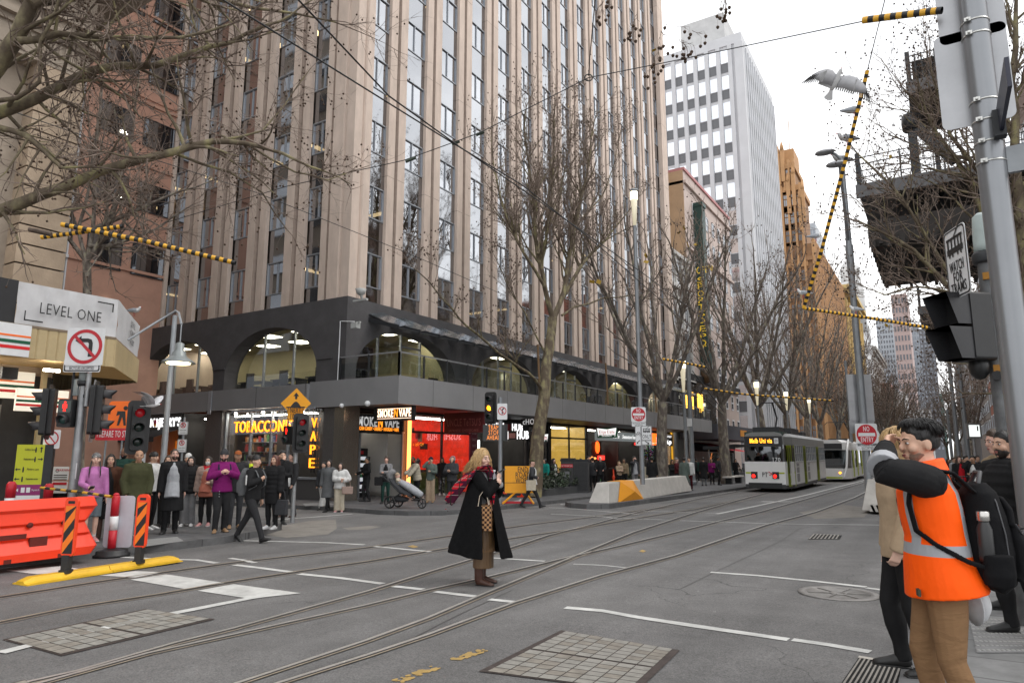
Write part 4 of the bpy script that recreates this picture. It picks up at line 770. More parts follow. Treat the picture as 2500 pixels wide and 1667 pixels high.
for k in range(5):x=xof(1899,560)+(xof(1960,560)-xof(1899,560))*k/4;b.bx(x-.2,x+.2,gyc-.3,gyc+.4,tiers[0][2]-1,tiers[1][2]+.3)
for k in range(4):x=xof(1901,400)+(xof(1936,400)-xof(1901,400))*k/3;b.bx(x-.2,x+.2,gyc-.2,gyc+.4,tiers[1][2]-1,tiers[2][2]+.8)
ne=26
for k in range(ne+1):y=gyc+.4+(gye-gyc-.4)*k/ne;b.bx(GX-.3,GX+.35,y-.4,y+.4,-1.6,zc_+.4);b.lathe([(.4,0),(.15,1.0)],6,0,(GX,y,zc_+.4))
for py in(640,720,800,880,960):b.bx(xof(1893,py)-2,xof(1985,py),gyc-.2,gyc+.4,zt(py),zt(py)+.9,1)
b.cyl((xof(1917,340),gyc+5,zt(350)),(xof(1914,265),gyc+5,zt(268)),.09,5,1)
bpart(b,'wall',[TER,TER2],go);sl_=[]
for k in range(nr_):
 x=xof(1896,900)+(xof(1985,900)-xof(1896,900))*k/nr_
 if k%3==0 and k:pass
 for j in range(12):sl_.append(((x+.25,gyc+.27,tiers[0][2]-4.4-j*3.75),0,(xof(1985,900)-xof(1896,900))/nr_-.5,2.7))
for k in range(4):
 x=xof(1899,560)+(xof(1960,560)-xof(1899,560))*k/4
 for j in range(4):sl_.append(((x+.25,gyc+.37,tiers[1][2]-4.6-j*4.2),0,(xof(1960,560)-xof(1899,560))/4-.5,2.9))
for k in range(3):x=xof(1901,400)+(xof(1936,400)-xof(1901,400))*k/3;sl_.append(((x+.25,gyc+.37,tiers[2][2]-4.2),0,(xof(1936,400)-xof(1901,400))/3-.5,3))
copies(go,win(1,1,.08,(.5,),(.6,)),'window',[BGL,TER2],sl_,98)
# --- yellow building with a big cornice, white spire building, further row, all on the same side
def row(name,label,y0,y1,z,m_,x=BX,corn=0,ribs=0,winr=None,cm=None,dep=18):
 o=thing(name,label,'building',(x,y0,-2));b=MB();b.bx(x-dep,x,y0,y1,-2,z)
 if corn:b.bx(x-dep,x+corn,y0-corn*.5,y1,z,z+1.2,1);b.bx(x-dep,x+corn*.6,y0-corn*.3,y1,z-1,z,1)
 for k in range(ribs+1 if ribs else 0):y=y0+(y1-y0)*k/ribs;b.bx(x,x+.8,y-.5,y+.5,-2,z-2.5)
 bpart(b,'wall',[m_,cm or m_],o)
 if winr:copies(o,win(1,1,.1),'window',[DGL,m_],[((x+.03,y0+1+(y1-y0-2)*(i+.2)/winr[0],4+j*(z-5)/winr[1]),E90,(y1-y0-2)/winr[0]*.6,(z-5)/winr[1]*.6)for i in range(winr[0])for j in range(winr[1])],60)
 return o
YB=mat('yellow_stone',(.55,.4,.17),.85,0,.1,.3);WB2=mat('distant_white_wall',(.55,.55,.55),.85,0,.08,.2)
ya,yb,zy=px_x(2057,705,BX).y+1,px_x(2098,775,BX).y,px_x(2057,705,BX).z
row('yellow_building','yellow stone building with heavy projecting cornice beyond the orange gothic tower',ya,yb,zy,YB,corn=2.2,ribs=6,winr=(6,9))
sp_=row('spire_building','tall pale building with domed turret behind the yellow building',yb+1,yb+45,px_x(2096,752,BX).z,WB2,winr=(6,8));b=MB();q=px_y(2078,700,yb+6);b.lathe([(4,-16),(4,0),(3.2,1),(3.2,6.5),(2.6,7.5),(1.2,9.5),(.1,10.2)],12,0,q);bpart(b,'turret',[WB2],sp_)
row('grey_terrace','low grey classical building at the far end of the left row',yb+46,yb+110,px_x(2128,850,BX).z,mat('grey_stone',(.3,.28,.26),.85,0,.1,.3),corn=1.5,winr=(8,6))
# --- far towers
def far(name,label,pl_,pr_,pt,Y,m_,winm=None,n=(8,20),dep=40):
 xl_,xr_=px_y(pl_,1000,Y).x,px_y(pr_,1000,Y).x;z=px_y((pl_+pr_)/2,pt,Y).z;o=thing(name,label,'building',(xl_,Y,-6));b=MB();b.bx(xl_,xr_,Y,Y+dep,-6,z);bpart(b,'wall',[m_],o)
 if winm:copies(o,win(1,1,.12),'window',[winm,m_],[((xl_+(xr_-xl_)*(i+.15)/n[0],Y-.05,4+(z-5)*(j+.1)/n[1]),0,(xr_-xl_)/n[0]*.7,(z-5)/n[1]*.75)for i in range(n[0])for j in range(n[1])],40)
 return o
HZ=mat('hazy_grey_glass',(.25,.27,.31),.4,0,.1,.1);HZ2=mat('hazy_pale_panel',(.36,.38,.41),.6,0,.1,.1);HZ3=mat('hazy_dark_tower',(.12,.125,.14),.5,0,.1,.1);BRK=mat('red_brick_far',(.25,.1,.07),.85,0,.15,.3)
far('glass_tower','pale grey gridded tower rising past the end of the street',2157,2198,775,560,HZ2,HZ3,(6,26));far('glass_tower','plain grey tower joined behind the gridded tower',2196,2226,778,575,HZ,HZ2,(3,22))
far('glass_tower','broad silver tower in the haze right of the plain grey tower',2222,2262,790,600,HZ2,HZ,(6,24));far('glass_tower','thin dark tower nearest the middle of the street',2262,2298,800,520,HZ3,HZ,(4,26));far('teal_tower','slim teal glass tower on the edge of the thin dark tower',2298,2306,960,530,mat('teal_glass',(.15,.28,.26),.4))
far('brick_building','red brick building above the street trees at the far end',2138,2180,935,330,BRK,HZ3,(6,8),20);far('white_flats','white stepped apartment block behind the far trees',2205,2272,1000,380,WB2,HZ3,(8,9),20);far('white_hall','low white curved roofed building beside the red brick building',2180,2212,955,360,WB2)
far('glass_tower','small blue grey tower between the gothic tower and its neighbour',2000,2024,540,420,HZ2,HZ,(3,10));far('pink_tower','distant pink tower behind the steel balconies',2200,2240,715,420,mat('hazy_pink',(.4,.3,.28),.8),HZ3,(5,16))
# --- east side of the street
EX=6.0
def erow(name,label,y0,y1,z,m_,n):
 o=thing(name,label,'building',(EX,y0,-1));b=MB();b.bx(EX,EX+16,y0,y1,-1.5,z);bpart(b,'wall',[m_],o)
 copies(o,win(1,1,.08,(.5,)),'window',[DGL,WHR],[((EX-.03,y0+(y1-y0)*(i+.85)/n[0],4.5+(z-6)*(j+.1)/n[1]),-E90,(y1-y0)/n[0]*.6,(z-6)/n[1]*.6)for i in range(n[0])for j in range(n[1])],60);return o
erow('brown_building','brown office building on the east side behind the plane tree',21,52,24,mat('brown_brick',(.2,.13,.1),.85,0,.15,.8),(9,6));erow('stone_building','pale stone building on the east side of the street',53,96,21,mat('pale_stone',(.38,.33,.28),.85,0,.12,.5),(10,5));erow('grey_building','grey brown building on the east side beyond the pale stone one',113,150,24,mat('grey_brown_wall',(.2,.17,.15),.85,0,.15,.5),(8,7));erow('red_building','narrow orange red building on the east side far along the street',97,112,27,mat('orange_red_panel',(.3,.1,.06),.7,0,.1,.4),(4,7));erow('dark_building','dark banded office building far along the east side',151,300,30,HZ3,(14,8))
def gantry(label,pxl,y,zb_,zt_,pxr,depth):
 xl_,xr_=px_y(pxl,400,y).x,(px_y(pxr,400,y).x if pxr else EX);o=thing('steel_balcony',label,'balcony',(xl_,y,zb_));b=MB()
 for k in range(34):x=xl_+.25+k*(xr_-xl_)/34;b.beam((x,y,zb_+.3+.12*(k%2)-.012*k),(x,y+depth,zb_+.3+.12*(k%2)-.012*k),.12,.3)
 b.bx(xl_+.15,xr_,y+.12,y+depth-.12,zb_+.2,zb_+.34)
 for k in range(9):yy=y+.2+k*depth/9;b.beam((xl_+.1,yy,zb_+.7),(xr_,yy,zb_+.7),.15,.9)
 b.bx(xl_-.1,xr_,y-.05,y+depth,zt_-1.15,zt_-1.05,1);b.bx(xl_-.15,xr_,y-.12,y,zt_-1.5,zt_-1.02,1);bpart(b,'deck',[mat('black_slatted_deck',(.035,.03,.027),.8,0,.3,2),mat('grey_steel_edge',(.12,.12,.125),.6)],o)
 b=MB()
 for yy in(y,y+depth):
  for k in range(5):b.beam((xl_,yy,zt_-1+.25*(k)),(xr_,yy,zt_-1+.25*k),.03,.03)
  for k in range(7):x=xl_+k*(xr_-xl_)/6;b.beam((x,yy,zt_-1.05),(x,yy,zt_+.05),.05,.05,0,(0,1,0))
 for k in range(5):b.beam((xl_,y,zt_-1+.25*k),(xl_,y+depth,zt_-1+.25*k),.03,.03)
 b.bx(xl_-.1,xl_+.05,y-.1,y+.05,zt_-1.4,zt_+.15);bpart(b,'balcony_rail',[DARK],o);return o
q=px_y(2105,480,26);t_=gantry('large black slatted steel balcony high over the east footpath',2096,26,px_y(2150,612,26).z,px_y(2100,385,26).z,0,7)
b=MB();p=px_y(2225,300,28);q=px_y(2330,370,28);b.beam(p,(q.x,q.y,q.z-.4),.35,.3);b.lathe([(.3,-.3),(.33,0),(.3,.3)],8,0,p);b.beam((p.x,p.y,p.z-3.4),p,.3,.3,0,(0,1,0));b.beam((p.x+.7,p.y,p.z-3.4),(p.x+.7,p.y,p.z-.3),.15,.15,0,(0,1,0));bpart(b,'gantry_arm',[DARK],t_)
gantry('small black slatted steel balcony lower down beyond the large one',2212,48,px_y(2240,805,48).z,px_y(2215,712,48).z,0,8)
q=px_y(2245,160,27);t_=gantry('uppermost small steel balcony partly behind the road sign',2243,27.5,px_y(2250,215,27.5).z,px_y(2250,130,27.5).z,2345,4)
# ================================================================ street furniture
CY=lambda px,py,h=0:gp(px,py,h)
def root_at(name,label,cat,p,rz=0,group=None):return thing(name,label,cat,p,rz,group)
def vpole(b,h,r,r2=None,mi=0,seg=12):b.cyl((0,0,-.02),(0,0,h),r,seg,mi,r2)
def zat(px,py,p):
 """height at which the vertical through p is seen at row py"""
 d=(p-CAM);d.z=0;Lh=d.dot(FH);best=None
 v=(833.5-py)/FOC;lat=d.dot(RT);c,s=math.cos(PITCH),math.sin(PITCH)
 return EYE+Lh*(v*c+s)/(c-v*s)
def rrect(w,h,r,n=5):
 P=[]
 for cx,cz,a0 in((w/2-r,h/2-r,0),(-w/2+r,h/2-r,90),(-w/2+r,-h/2+r,180),(w/2-r,-h/2+r,270)):
  P+=[(cx+r*math.cos(rad(a0+90*k/n)),cz+r*math.sin(rad(a0+90*k/n)))for k in range(n+1)]
 return P
def plate(b,w,h,r=.03,mi=0,y=0,edge=None,cx=0,cz=0,back=1):
 """sheet sign in local XZ facing -y, rounded corners, optional printed border"""
 b.prism([(x+cx,z+cz)for x,z in rrect(w,h,r)],y,y+.006,mi)
 if edge is not None:
  o,i=rrect(w*.96,h-w*.04,r*.9),rrect(w*.96-.03*w/.45*1,h-w*.04-.03*w/.45,r*.8);n=len(o)
  b.add([(x+cx,y-.003,z+cz)for x,z in o]+[(x+cx,y-.003,z+cz)for x,z in i],[(k,(k+1)%n,n+(k+1)%n,n+k)for k in range(n)],edge)
AMBL=mat('amber_signal',(1,.4,.02),.4,0,0,emit=4,ecol=(1,.33,.01));REDLT=mat('red_signal',(1,.02,.01),.4,0,0,emit=1.6,ecol=(1,.015,.01));REDDIM=mat('dim_red_lens',(.3,.005,.01),.25,0,0,emit=.2);LENS=mat('dark_lens',(.015,.03,.025),.15,0,0);GRNL=mat('green_lens',(.02,.05,.045),.2,0,0)
SIGM=[BLACK,LENS,AMBL,REDLT,REDDIM,mat('signal_visor',(.03,.03,.033),.5,0,.15,6),GRNL]
def hood(b,z,r=.105,L_=.22,mi=5,y=-.1,lens=1):
 n=14;A=[rad(-35)+rad(250)*k/n for k in range(n+1)];vs=[]
 for k,a in enumerate(A):
  cut=L_*(.55+.45*max(0,math.sin(a)));vs+=[(r*math.cos(a),y,z+r*math.sin(a)),(r*1.02*math.cos(a),y-cut,z+r*1.02*math.sin(a)-.015),(r*.93*math.cos(a),y-cut,z+r*.93*math.sin(a)-.015),(r*.93*math.cos(a),y,z+r*.93*math.sin(a))]
 b.add(vs,[f for k in range(n)for f in((4*k,4*k+4,4*k+5,4*k+1),(4*k+1,4*k+5,4*k+6,4*k+2),(4*k+2,4*k+6,4*k+7,4*k+3))],mi,True)
 b.ball((0,y+.0,z),(r*.9,.03,r*.9),lens,14,6)
def head3(parent,z,face,lit=(1,1,1),sc_=1.0,off=(0,0),label=None,plate_=True):
 """three-aspect signal head, part of its pole; face = facing direction"""
 b=MB();
 if plate_:b.prism(rrect(.44,1.12,.1),.02,.03,0)
 b.prism(rrect(.27,.95,.05),-.1,.12,0);ch=[head for head in()]
 o=b.build('signal_head',SIGM,parent);o.location=(off[0],off[1],z);o.rotation_euler=(0,0,rz_facing(face)-parent.rotation_euler.z);o.scale=(sc_,)*3
 for k,m_ in enumerate(lit):
  h=MB();hood(h,.3-.3*k,lens=m_);h.build('lamp',SIGM,o)
 return o
def ped(parent,z,face,off=(0,0),sc_=1.0,red=True):
 b=MB();b.prism(rrect(.3,.6,.04),-.08,.1,0);o=b.build('pedestrian_signal',SIGM,parent);o.location=(off[0],off[1],z);o.rotation_euler=(0,0,rz_facing(face)-parent.rotation_euler.z);o.scale=(sc_,)*3
 h=MB();h.prism(rrect(.26,.26,.03),-.09,-.081,1);h.M=Matrix.Translation((0,0,.14));h.v=[tuple(V(p)+V((0,0,.14)))for p in h.v]
 h.M=None;h.disc((0,.225),.025,-.093,3,10);h.poly([(-.045,.19),(.045,.19),(.05,.1),(.02,.12),(.03,.035),(.005,.035),(0,.1),(-.005,.035),(-.03,.035),(-.02,.12),(-.05,.1)],-.093,3)
 h.build('lamp',SIGM,o);h=MB();hood(h,-.14,lens=6,L_=.14);h.build('lamp',SIGM,o);return o
FACE_CAM=-FH;LEFTF=(-RT*.93-FH*.36)
# ---- left signal pole with the no left turn sign
p=px_d(178,1200,13.1);p.z=gz(p.x,p.y,PAVE);t=root_at('traffic_signal','galvanised pole with no left turn sign and red pedestrian signal beside the pink woman','traffic signal',p);zt=zat(0,930,p)-p.z
b=MB();vpole(b,zt,.09,.075);b.lathe([(.1,0),(.1,.32),(.09,.36)],14,1,(0,0,zt));b.lathe([(.1,-.1),(.12,-.06),(.12,.0)],12,2,(0,0,zt));b.box((-.18,.02,zt-.12),(.22,.2,.32),1);b.cyl((-.26,-.08,zt-.4),(-.26,-.08,zt+.25),.025,8,2)
b.cyl((.16,0,zt-.5),(.16,0,zt+.9),.045,10,0);b.beam((0,0,zt-.3),(.16,0,zt-.3),.06,.06,2);b.box((0,-.02,1.3),(.16,.02,.3),3)
b.build('pole',[STEEL,mat('grey_cap',(.3,.34,.34),.5),DARK,WHITE],t)
zm=zat(0,1003,p)-p.z;head3(t,zm-.02,LEFTF,(1,2,1),.95,(-.52,-.36));ped(t,zm-.05,FACE_CAM,(-.12,-.2),.9)
h=head3(t,zm+.02,-(LEFTF),(1,1,1),1.0,(.3,.14))
b=MB();plate(b,.34,.6,.05,0,.1,None,.25,.3);plate(b,.34,.6,.05,0,.1,None,.25,-.32);o=b.build('backing_board',[SIGNBACK],h)
zs=zat(0,850,p)-p.z;b=MB();plate(b,.74,.74,.03,0)
b.disc((0,.0),.34,-.006,1,40,.275);
b.M=Matrix.Translation((0,-.002,0));b.poly([(.075,-.2),(.15,-.2),(.15,.07),(.12,.14),(.05,.16),(-.08,.16),(-.08,.21),(-.2,.12),(-.08,.04),(-.08,.085),(.05,.085),(.075,.06)],-.005,2)
b.poly([(-.215,.175),(-.175,.215),(.215,-.175),(.175,-.215)],-.008,1);b.M=None
o=b.build('no_left_turn_sign',[WHITE,REDS,BLK],t);o.location=(.18,-.14,zs);o.rotation_euler=(0,0,rz_facing(FACE_CAM))
b=MB();plate(b,.72,.25,.03,0,0,1);b.text('AUTHORISED VEHICLES &',.065,0,.05,-.003,1,width=.6);b.text('BICYCLES EXCEPTED',.065,0,-.05,-.003,1,width=.48);o=b.build('sign_plate',[WHITE,BLK],t);o.location=(.14,-.14,zat(0,892,p)-p.z-.03);o.rotation_euler=(0,0,rz_facing(FACE_CAM))
# ---- small no sign post, and the post behind
def post_sign(label,px,py,top,items,r=.03,cat='sign',name='sign_post',m=POLE,face=None,base=PAVE):
 p=gp(px,py,base);t=root_at(name,label,cat,p,rz_facing(face or FACE_CAM));zt=zat(px,top,p)-p.z;b=MB();vpole(b,zt,r);b.build('pole',m,t)
 for nm,py0,fn,mats in items:b=MB();fn(b);o=b.build(nm,mats,t);o.location=(0,-r-.02,zat(px,py0,p)-p.z)
 return t,p
def nosym(b,w=.3,h=.36,arrow=1):
 plate(b,w,h,.03,0,0);b.disc((0,.02),w*.42,-.004,1,28,w*.34);b.poly([(-w*.28,w*.3),(-w*.22,w*.34),(w*.28,-w*.24),(w*.22,-w*.28)],-.007,1)
 if arrow:b.poly([(-.02,-w*.25),(.02,-w*.25),(.02,.05),(w*.2,.1),(w*.2,.15),(.0,.1),(-.02,.06)],-.005,2)
def parking(b):plate(b,.26,.36,.03,0,0,2);b.disc((0,.08),.075,-.005,1,20,.055);b.poly([(-.05,.12),(-.035,.135),(.05,.04),(.035,.025)],-.007,1);b.text('P',.09,0,.08,-.004,2);b.text('7AM-7PM',.03,0,-.06,-.004,2);b.bx(-.08,.08,-.006,0,-.13,-.12,2)
post_sign('thin post with a small red ringed sign half hidden behind the left traffic lights',105,1300,1062,[('sign_plate',1072,lambda b:nosym(b,.36,.4,0),[WHITE,REDS,BLK])])
post_sign('thin post with two narrow parking signs in front of the ice cream shop awning',432,1262,1018,[('sign_plate',1045,parking,[WHITE,REDS,BLK]),('sign_plate',1088,parking,[WHITE,REDS,BLK])])
# ---- roadworks warning sign: worker symbol and PREPARE TO STOP
p=gp(258,1290,PAVE);t=root_at('roadwork_sign','red PREPARE TO STOP board with orange worker panel on two thin posts','sign',p,rz_facing(FACE_CAM));z=zat(0,1060,p)-p.z;b=MB()
for x in(-.2,.17):b.cyl((x,.03,0),(x,.03,z+.6),.022,8,3)
b.build('post',[WHITE,REDS,ORANGE,POLE],t)
b=MB();plate(b,.88,.27,.04,1,0,None,0,z);b.text('PREPARE TO STOP',.155,0,z,-.004,0,width=.8);b.build('text_plate',[WHITE,REDS],t)
b=MB();OR2=mat('orange_sign_sheet',(.9,.16,.01),.5,0,.05);plate(b,.62,.62,.08,0,0,None,.12,z+.45);b.ball((.2,-.005,z+.6),(.05,.004,.05),1);b.poly([(.02,z+.53),(.2,z+.53),(.24,z+.2),(.19,z+.2),(.14,z+.4),(.08,z+.2),(.03,z+.2),(.08,z+.45),(.0,z+.42)],-.006,1);b.build('symbol_plate',[OR2,BLK],t)
# ---- second signal on a white post with a seagull landing
p=px_d(338,1200,14.0);p.z=gz(p.x,p.y,PAVE);t=root_at('traffic_signal','black traffic light on a pale post with dim red lamp behind the bald man','traffic signal',p);zt=zat(0,985,p)-p.z;b=MB();vpole(b,zt,.075);b.lathe([(.085,0),(.085,.22),(.07,.25)],12,0,(0,0,zt-.2));b.build('pole',[mat('pale_post',(.42,.43,.44),.5,.2,.1)],t);head3(t,zt-.5,(RT*.55-FH*.83),(4,1,1),.98,(.06,-.16));
# ---- pendant street lamp
p=gp(330,1288,PAVE)+V((-.6,.9,0));p.z=gz(p.x,p.y,PAVE);t=root_at('street_lamp','slim grey lamp post with curved arm and lit hanging bell lamp','street lamp',p);zt=zat(0,770,p)-p.z;b=MB();vpole(b,zt,.08,.055);top=V((0,0,zt));e=px_d(443,792,(p-CAM).dot(FW)*.99)-p;a=px_d(312,830,(p-CAM).dot(FW))-p
b.tube([a,a.lerp(top,.6)+V((0,0,.08)),top+V((.02,0,.12)),top.lerp(e,.5)+V((0,0,.18)),e],.028,8);b.cyl(e,e-V((0,0,.42)),.016,6);b.build('pole',[mat('pale_grey_pole',(.33,.35,.37),.45,.3,.1)],t)
b=MB();b.lathe([(.03,.42),(.1,.38),(.1,.22),(.15,.18),(.16,.1),(.2,.05),(.36,-.05),(.38,-.085),(.34,-.085),(.2,-.02)],20,0,e-V((0,0,.85)));o=b.build('lamp_shade',[mat('enamel_shade',(.22,.24,.24),.35,.2,.1)],t);b=MB();b.lathe([(.27,-.075),(.25,-.11),(.05,-.12)],18,0,e-V((0,0,.85)));b.build('bulb',[mat('warm_lamp',(1,.9,.6),.5,0,0,emit=5,ecol=(1,.86,.5))],t)
# ---- yellow hump sign with signals across the lane
p=gp(716,1262,PAVE);p2=gp(716,1300,PAVE);p=gp(700,1278,PAVE);p=px_d(717,1200,18.5);p.z=gz(p.x,p.y,0);t=root_at('traffic_signal','signal pole with yellow speed hump diamond sign in front of the tobacconist','traffic signal',p);zt=zat(0,960,p)-p.z;b=MB();vpole(b,zt,.06);b.build('pole',STEEL,t)
def _d(b):b.prism([(0,.42),(.42,0),(0,-.42),(-.42,0)],0,.006,0);b.prism([(0,.3),(.08,.2),(.03,.2),(.03,.12),(-.03,.12),(-.03,.2),(-.08,.2)],-.006,-.003,1);b.bx(-.26,.26,-.006,-.003,-.12,-.09,1);b.poly([(-.14+.28*k/12,-.09+.14*math.sin(math.pi*k/12))for k in range(13)],-.006,1)
q=zat(0,985,p)-p.z;b=MB();_d(b);o=b.build('hump_sign',[YEL,BLK],t);o.location=(0,-.08,q);o.rotation_euler=(0,0,rz_facing(FACE_CAM))
b=MB();plate(b,.44,.38,.04,0,0,1);b.text('NEXT',.15,0,.08,-.004,1,width=.3);b.text('100m',.15,0,-.09,-.004,1,width=.28);o=b.build('distance_plate',[YEL,BLK],t);o.location=(0,-.08,zat(0,1009,p)-p.z);o.rotation_euler=(0,0,rz_facing(FACE_CAM))
head3(t,zat(0,1057,p)-p.z,(RT*.5-FH*.87),(4,1,1),.95,(.22,-.05));ped(t,zat(0,1062,p)-p.z,(-RT*.5-FH*.87),(-.28,-.05),.85)
# ---- middle signal with TRAM STOP AHEAD board
p=gp(1221,1216,PAVE);p=px_d(1221,1150,24.5);p.z=gz(p.x,p.y,PAVE);t=root_at('traffic_signal','grey signal pole with lit amber light and TRAM STOP AHEAD message board','traffic signal',p);zt=zat(0,970,p)-p.z;b=MB();vpole(b,zt,.075);b.build('pole',POLE,t)
head3(t,zat(0,996,p)-p.z,FACE_CAM-RT*.35,(1,2,1),1.05,(-.3,-.2))
b=MB();nosym(b,.36,.58);o=b.build('no_right_turn_sign',[WHITE,REDS,BLK],t);o.location=(.15,-.1,zat(0,1005,p)-p.z);o.rotation_euler=(0,0,rz_facing(FACE_CAM))
b=MB();b.bx(-.42,.4,0,.14,-.29,.29,0);b.bx(.405,.47,-.02,.16,-.31,.31,2)
for k,l in enumerate(('TRAM','STOP','AHEAD')):b.text(l,.17,-.02,.18-.18*k,-.006,1,width=(.4,.38,.5)[k])
o=b.build('message_board',[mat('message_board_grey',(.045,.048,.048),.5),mat('amber_dots',(1,.3,.05),.5,0,0,emit=.55,ecol=(1,.3,.06)),DARK],t);o.location=(-.18,-.12,zat(0,1056,p)-p.z);o.rotation_euler=(0,0,rz_facing(FACE_CAM-RT*.15))
# ---- NO ENTRY posts
def noentry(b,w=.66):
 plate(b,w,w*1.0,.05,0,0);b.disc((0,0),w*.46,-.006,1,40);b.bx(-w*.38,w*.38,-.009,-.0065,-w*.07,w*.08,0);b.text('NO',w*.23,0,w*.25,-.007,0,'CENTER',.003,.012,width=w*.28);b.text('ENTRY',w*.23,0,-w*.235,-.007,0,'CENTER',.003,.012,width=w*.58)
def exc(b,w=.62):plate(b,w,w*.32,.02,0,0,None);b.text('BICYCLES & TRAMS',w*.12,0,w*.07,-.004,1,width=w*.86);b.text('EXCEPTED',w*.12,0,-w*.075,-.004,1,width=w*.55)
def tramsym(b,s=1.0,mi=1,y=-.005,ox=0,oz=0):
 b.M=(b.M or Matrix())@Matrix.Translation((ox,0,oz))@Matrix.Diagonal((s,1,s,1))
 for x0,x1,z0,z1 in((-.25,.25,.1,.14),(-.25,.25,-.12,-.03),(-.23,-.18,-.03,.1),(-.11,-.07,-.03,.1),(.0,.04,-.03,.1),(.1,.14,-.03,.1),(.19,.23,-.03,.1),(-.2,-.16,-.17,-.12),(-.1,-.06,-.17,-.12),(.06,.1,-.17,-.12),(.16,.2,-.17,-.12)):b.poly([(x0,z0),(x1,z0),(x1,z1),(x0,z1)],y,mi)
 b.poly([(-.02,.14),(.02,.14),(.22,.3),(.2,.33)],y,mi);b.M=None
POS_=px_d(1569,1181,26.2)
LANT=mat('lit_lantern',(1,.95,.75),.4,0,0,emit=2.4,ecol=(1,.9,.58));LANTD=mat('frosted_lantern',(.42,.4,.33),.3,0,.1,2,emit=.35,ecol=(1,.88,.6))
def lantern(b,z,h,r=.17):b.lathe([(.07,0),(r*.62,h*.35),(r,h*.93)],14,1,(0,0,z));b.lathe([(r*.98,h*.72),(r*1.0,h*.93),(r*.8,h*.935)],14,0,(0,0,z));b.lathe([(r*1.03,h*.93),(r*1.03,h),(.03,h*1.03)],14,2,(0,0,z))
def lamp_post(label,px,py,top,lh,base=PAVE,pos=None,r=.1):
 p=pos or gp(px,py,base);t=root_at('street_lamp',label,'street lamp',p,0,'tapered lantern posts along the tram stop');zt=zat(px,top,p)-p.z;b=MB();vpole(b,zt-lh,r,r*.75,0);b.build('pole',POLE,t)
 b=MB();lantern(b,zt-lh,lh,r*1.65);b.build('lantern',[LANT,LANTD,POLE],t);return t,p,zt
t,p,zt=lamp_post('tall grey post with lit tapered lantern rising from the concrete block',1569,1196,463,1.55,.72,POS_,.092)
fz=rz_facing(FACE_CAM)
def onpole(t,p,nm,fn,mats,py,dx=0,r=.12):b=MB();fn(b);o=b.build(nm,mats,t);o.location=(RT.x*dx-FH.x*r,RT.y*dx-FH.y*r,zat(0,py,p)-p.z);o.rotation_euler=(0,0,fz);return o
SG=[WHITE,REDS,BLK];k_=(p-CAM).length/1667
onpole(t,p,'no_entry_sign',lambda b:noentry(b,35*k_),SG,1012,-.1);onpole(t,p,'exception_plate',lambda b:exc(b,33*k_),[WHITE,BLK],1036,-.1)
def _bk(b):plate(b,13*k_,46*k_,.03,0,0,1);b.M=Matrix.Translation((0,-.005,0));bike_symbol(b,Matrix.Translation((0,0,.05))@Matrix.Scale(.19,4),1,1,-.03);b.M=None;b.prism([(-.06,-.3),(-.06,-.22),(-.04,-.24),(.05,-.16),(.07,-.18),(-.02,-.26),(.0,-.3)],-.006,-.003,1)
def _to(b):plate(b,25*k_,34*k_,.03,0,0,1);tramsym(b,.55,1,-.006,0,.1);b.text('ONLY',.15,0,-.14,-.005,1,'CENTER',.003,.005,width=.33)
def _ar(b):plate(b,25*k_,11*k_,.02,0,0,1);b.prism([(.08,-.06),(.08,.02),(.06,.0),(-.06,.07),(-.08,.05),(.04,-.03),(.0,-.06)],-.006,-.003,1)
onpole(t,p,'bicycle_plate',_bk,[WHITE,BLK],1064,-.14);onpole(t,p,'tram_only_plate',_to,[WHITE,BLK],1057,.19);onpole(t,p,'arrow_plate',_ar,[WHITE,BLK],1080.5,.19)
for lab,px,py,top,lh in(('second lit tapered lantern, beside the thick grey tram pole',1676,1170,876,1.5),('third lit tapered lantern above the cab of the front tram',1857,1150,929,1.45),('fourth lit tapered lantern above the middle of the front tram',1929,1140,954,1.4),('farthest lit tapered lantern, over the second tram',1985,1135,972,1.35)):
 d={1676:42,1857:55,1929:68,1985:82}[px];q=px_d(px,1120,d);q.z=gz(q.x,q.y,PAVE);lamp_post(lab,px,py,top,lh*1.4,0,q,.12)
p=gp(2126,1236,.16);t=root_at('street_lamp','tall grey street light with NO ENTRY sign and blank sign backs beside the orange vest','street lamp',p);zt=zat(0,372,p)-p.z;b=MB();vpole(b,zt*.62,.13,.1);b.cyl((0,0,zt*.62),(0,0,zt*.72),.11,12,0,.13);b.cyl((0,0,zt*.72),(0,0,zt-.2),.1,12,0,.06);q=px_d(2050,402,(p-CAM).dot(FW))-p;b.tube([(0,0,zt*.73),(q.x*.9,q.y*.9,zt*.86),q],.045,6);b.tube([(0,0,zt-.3),(-.2,-.1,zt-.05),(-.4,-.25,zt)],.05,6);b.build('pole',POLE,t)
b=MB();b.ball((q.x-.1,q.y-.1,q.z),(.32,.2,.1));b.build('lamp_head',SIGNBACK,t);b=MB();b.ball((-.5,-.3,zt),(.35,.22,.1));b.build('lamp_head',SIGNBACK,t);k_=(p-CAM).length/1667
onpole(t,p,'no_entry_sign',lambda b:noentry(b,47*k_),SG,1061,-.02,.16);onpole(t,p,'exception_plate',lambda b:exc(b,46*k_),[WHITE,BLK],1090,-.02,.16)
for a,c in((916,975),(980,1026),(1027,1055)):onpole(t,p,'sign_back',lambda b:plate(b,54*k_,(c-a)*k_,.04,0),[SIGNBACK],(a+c)/2,.03 if a<1000 else .0,-.14)
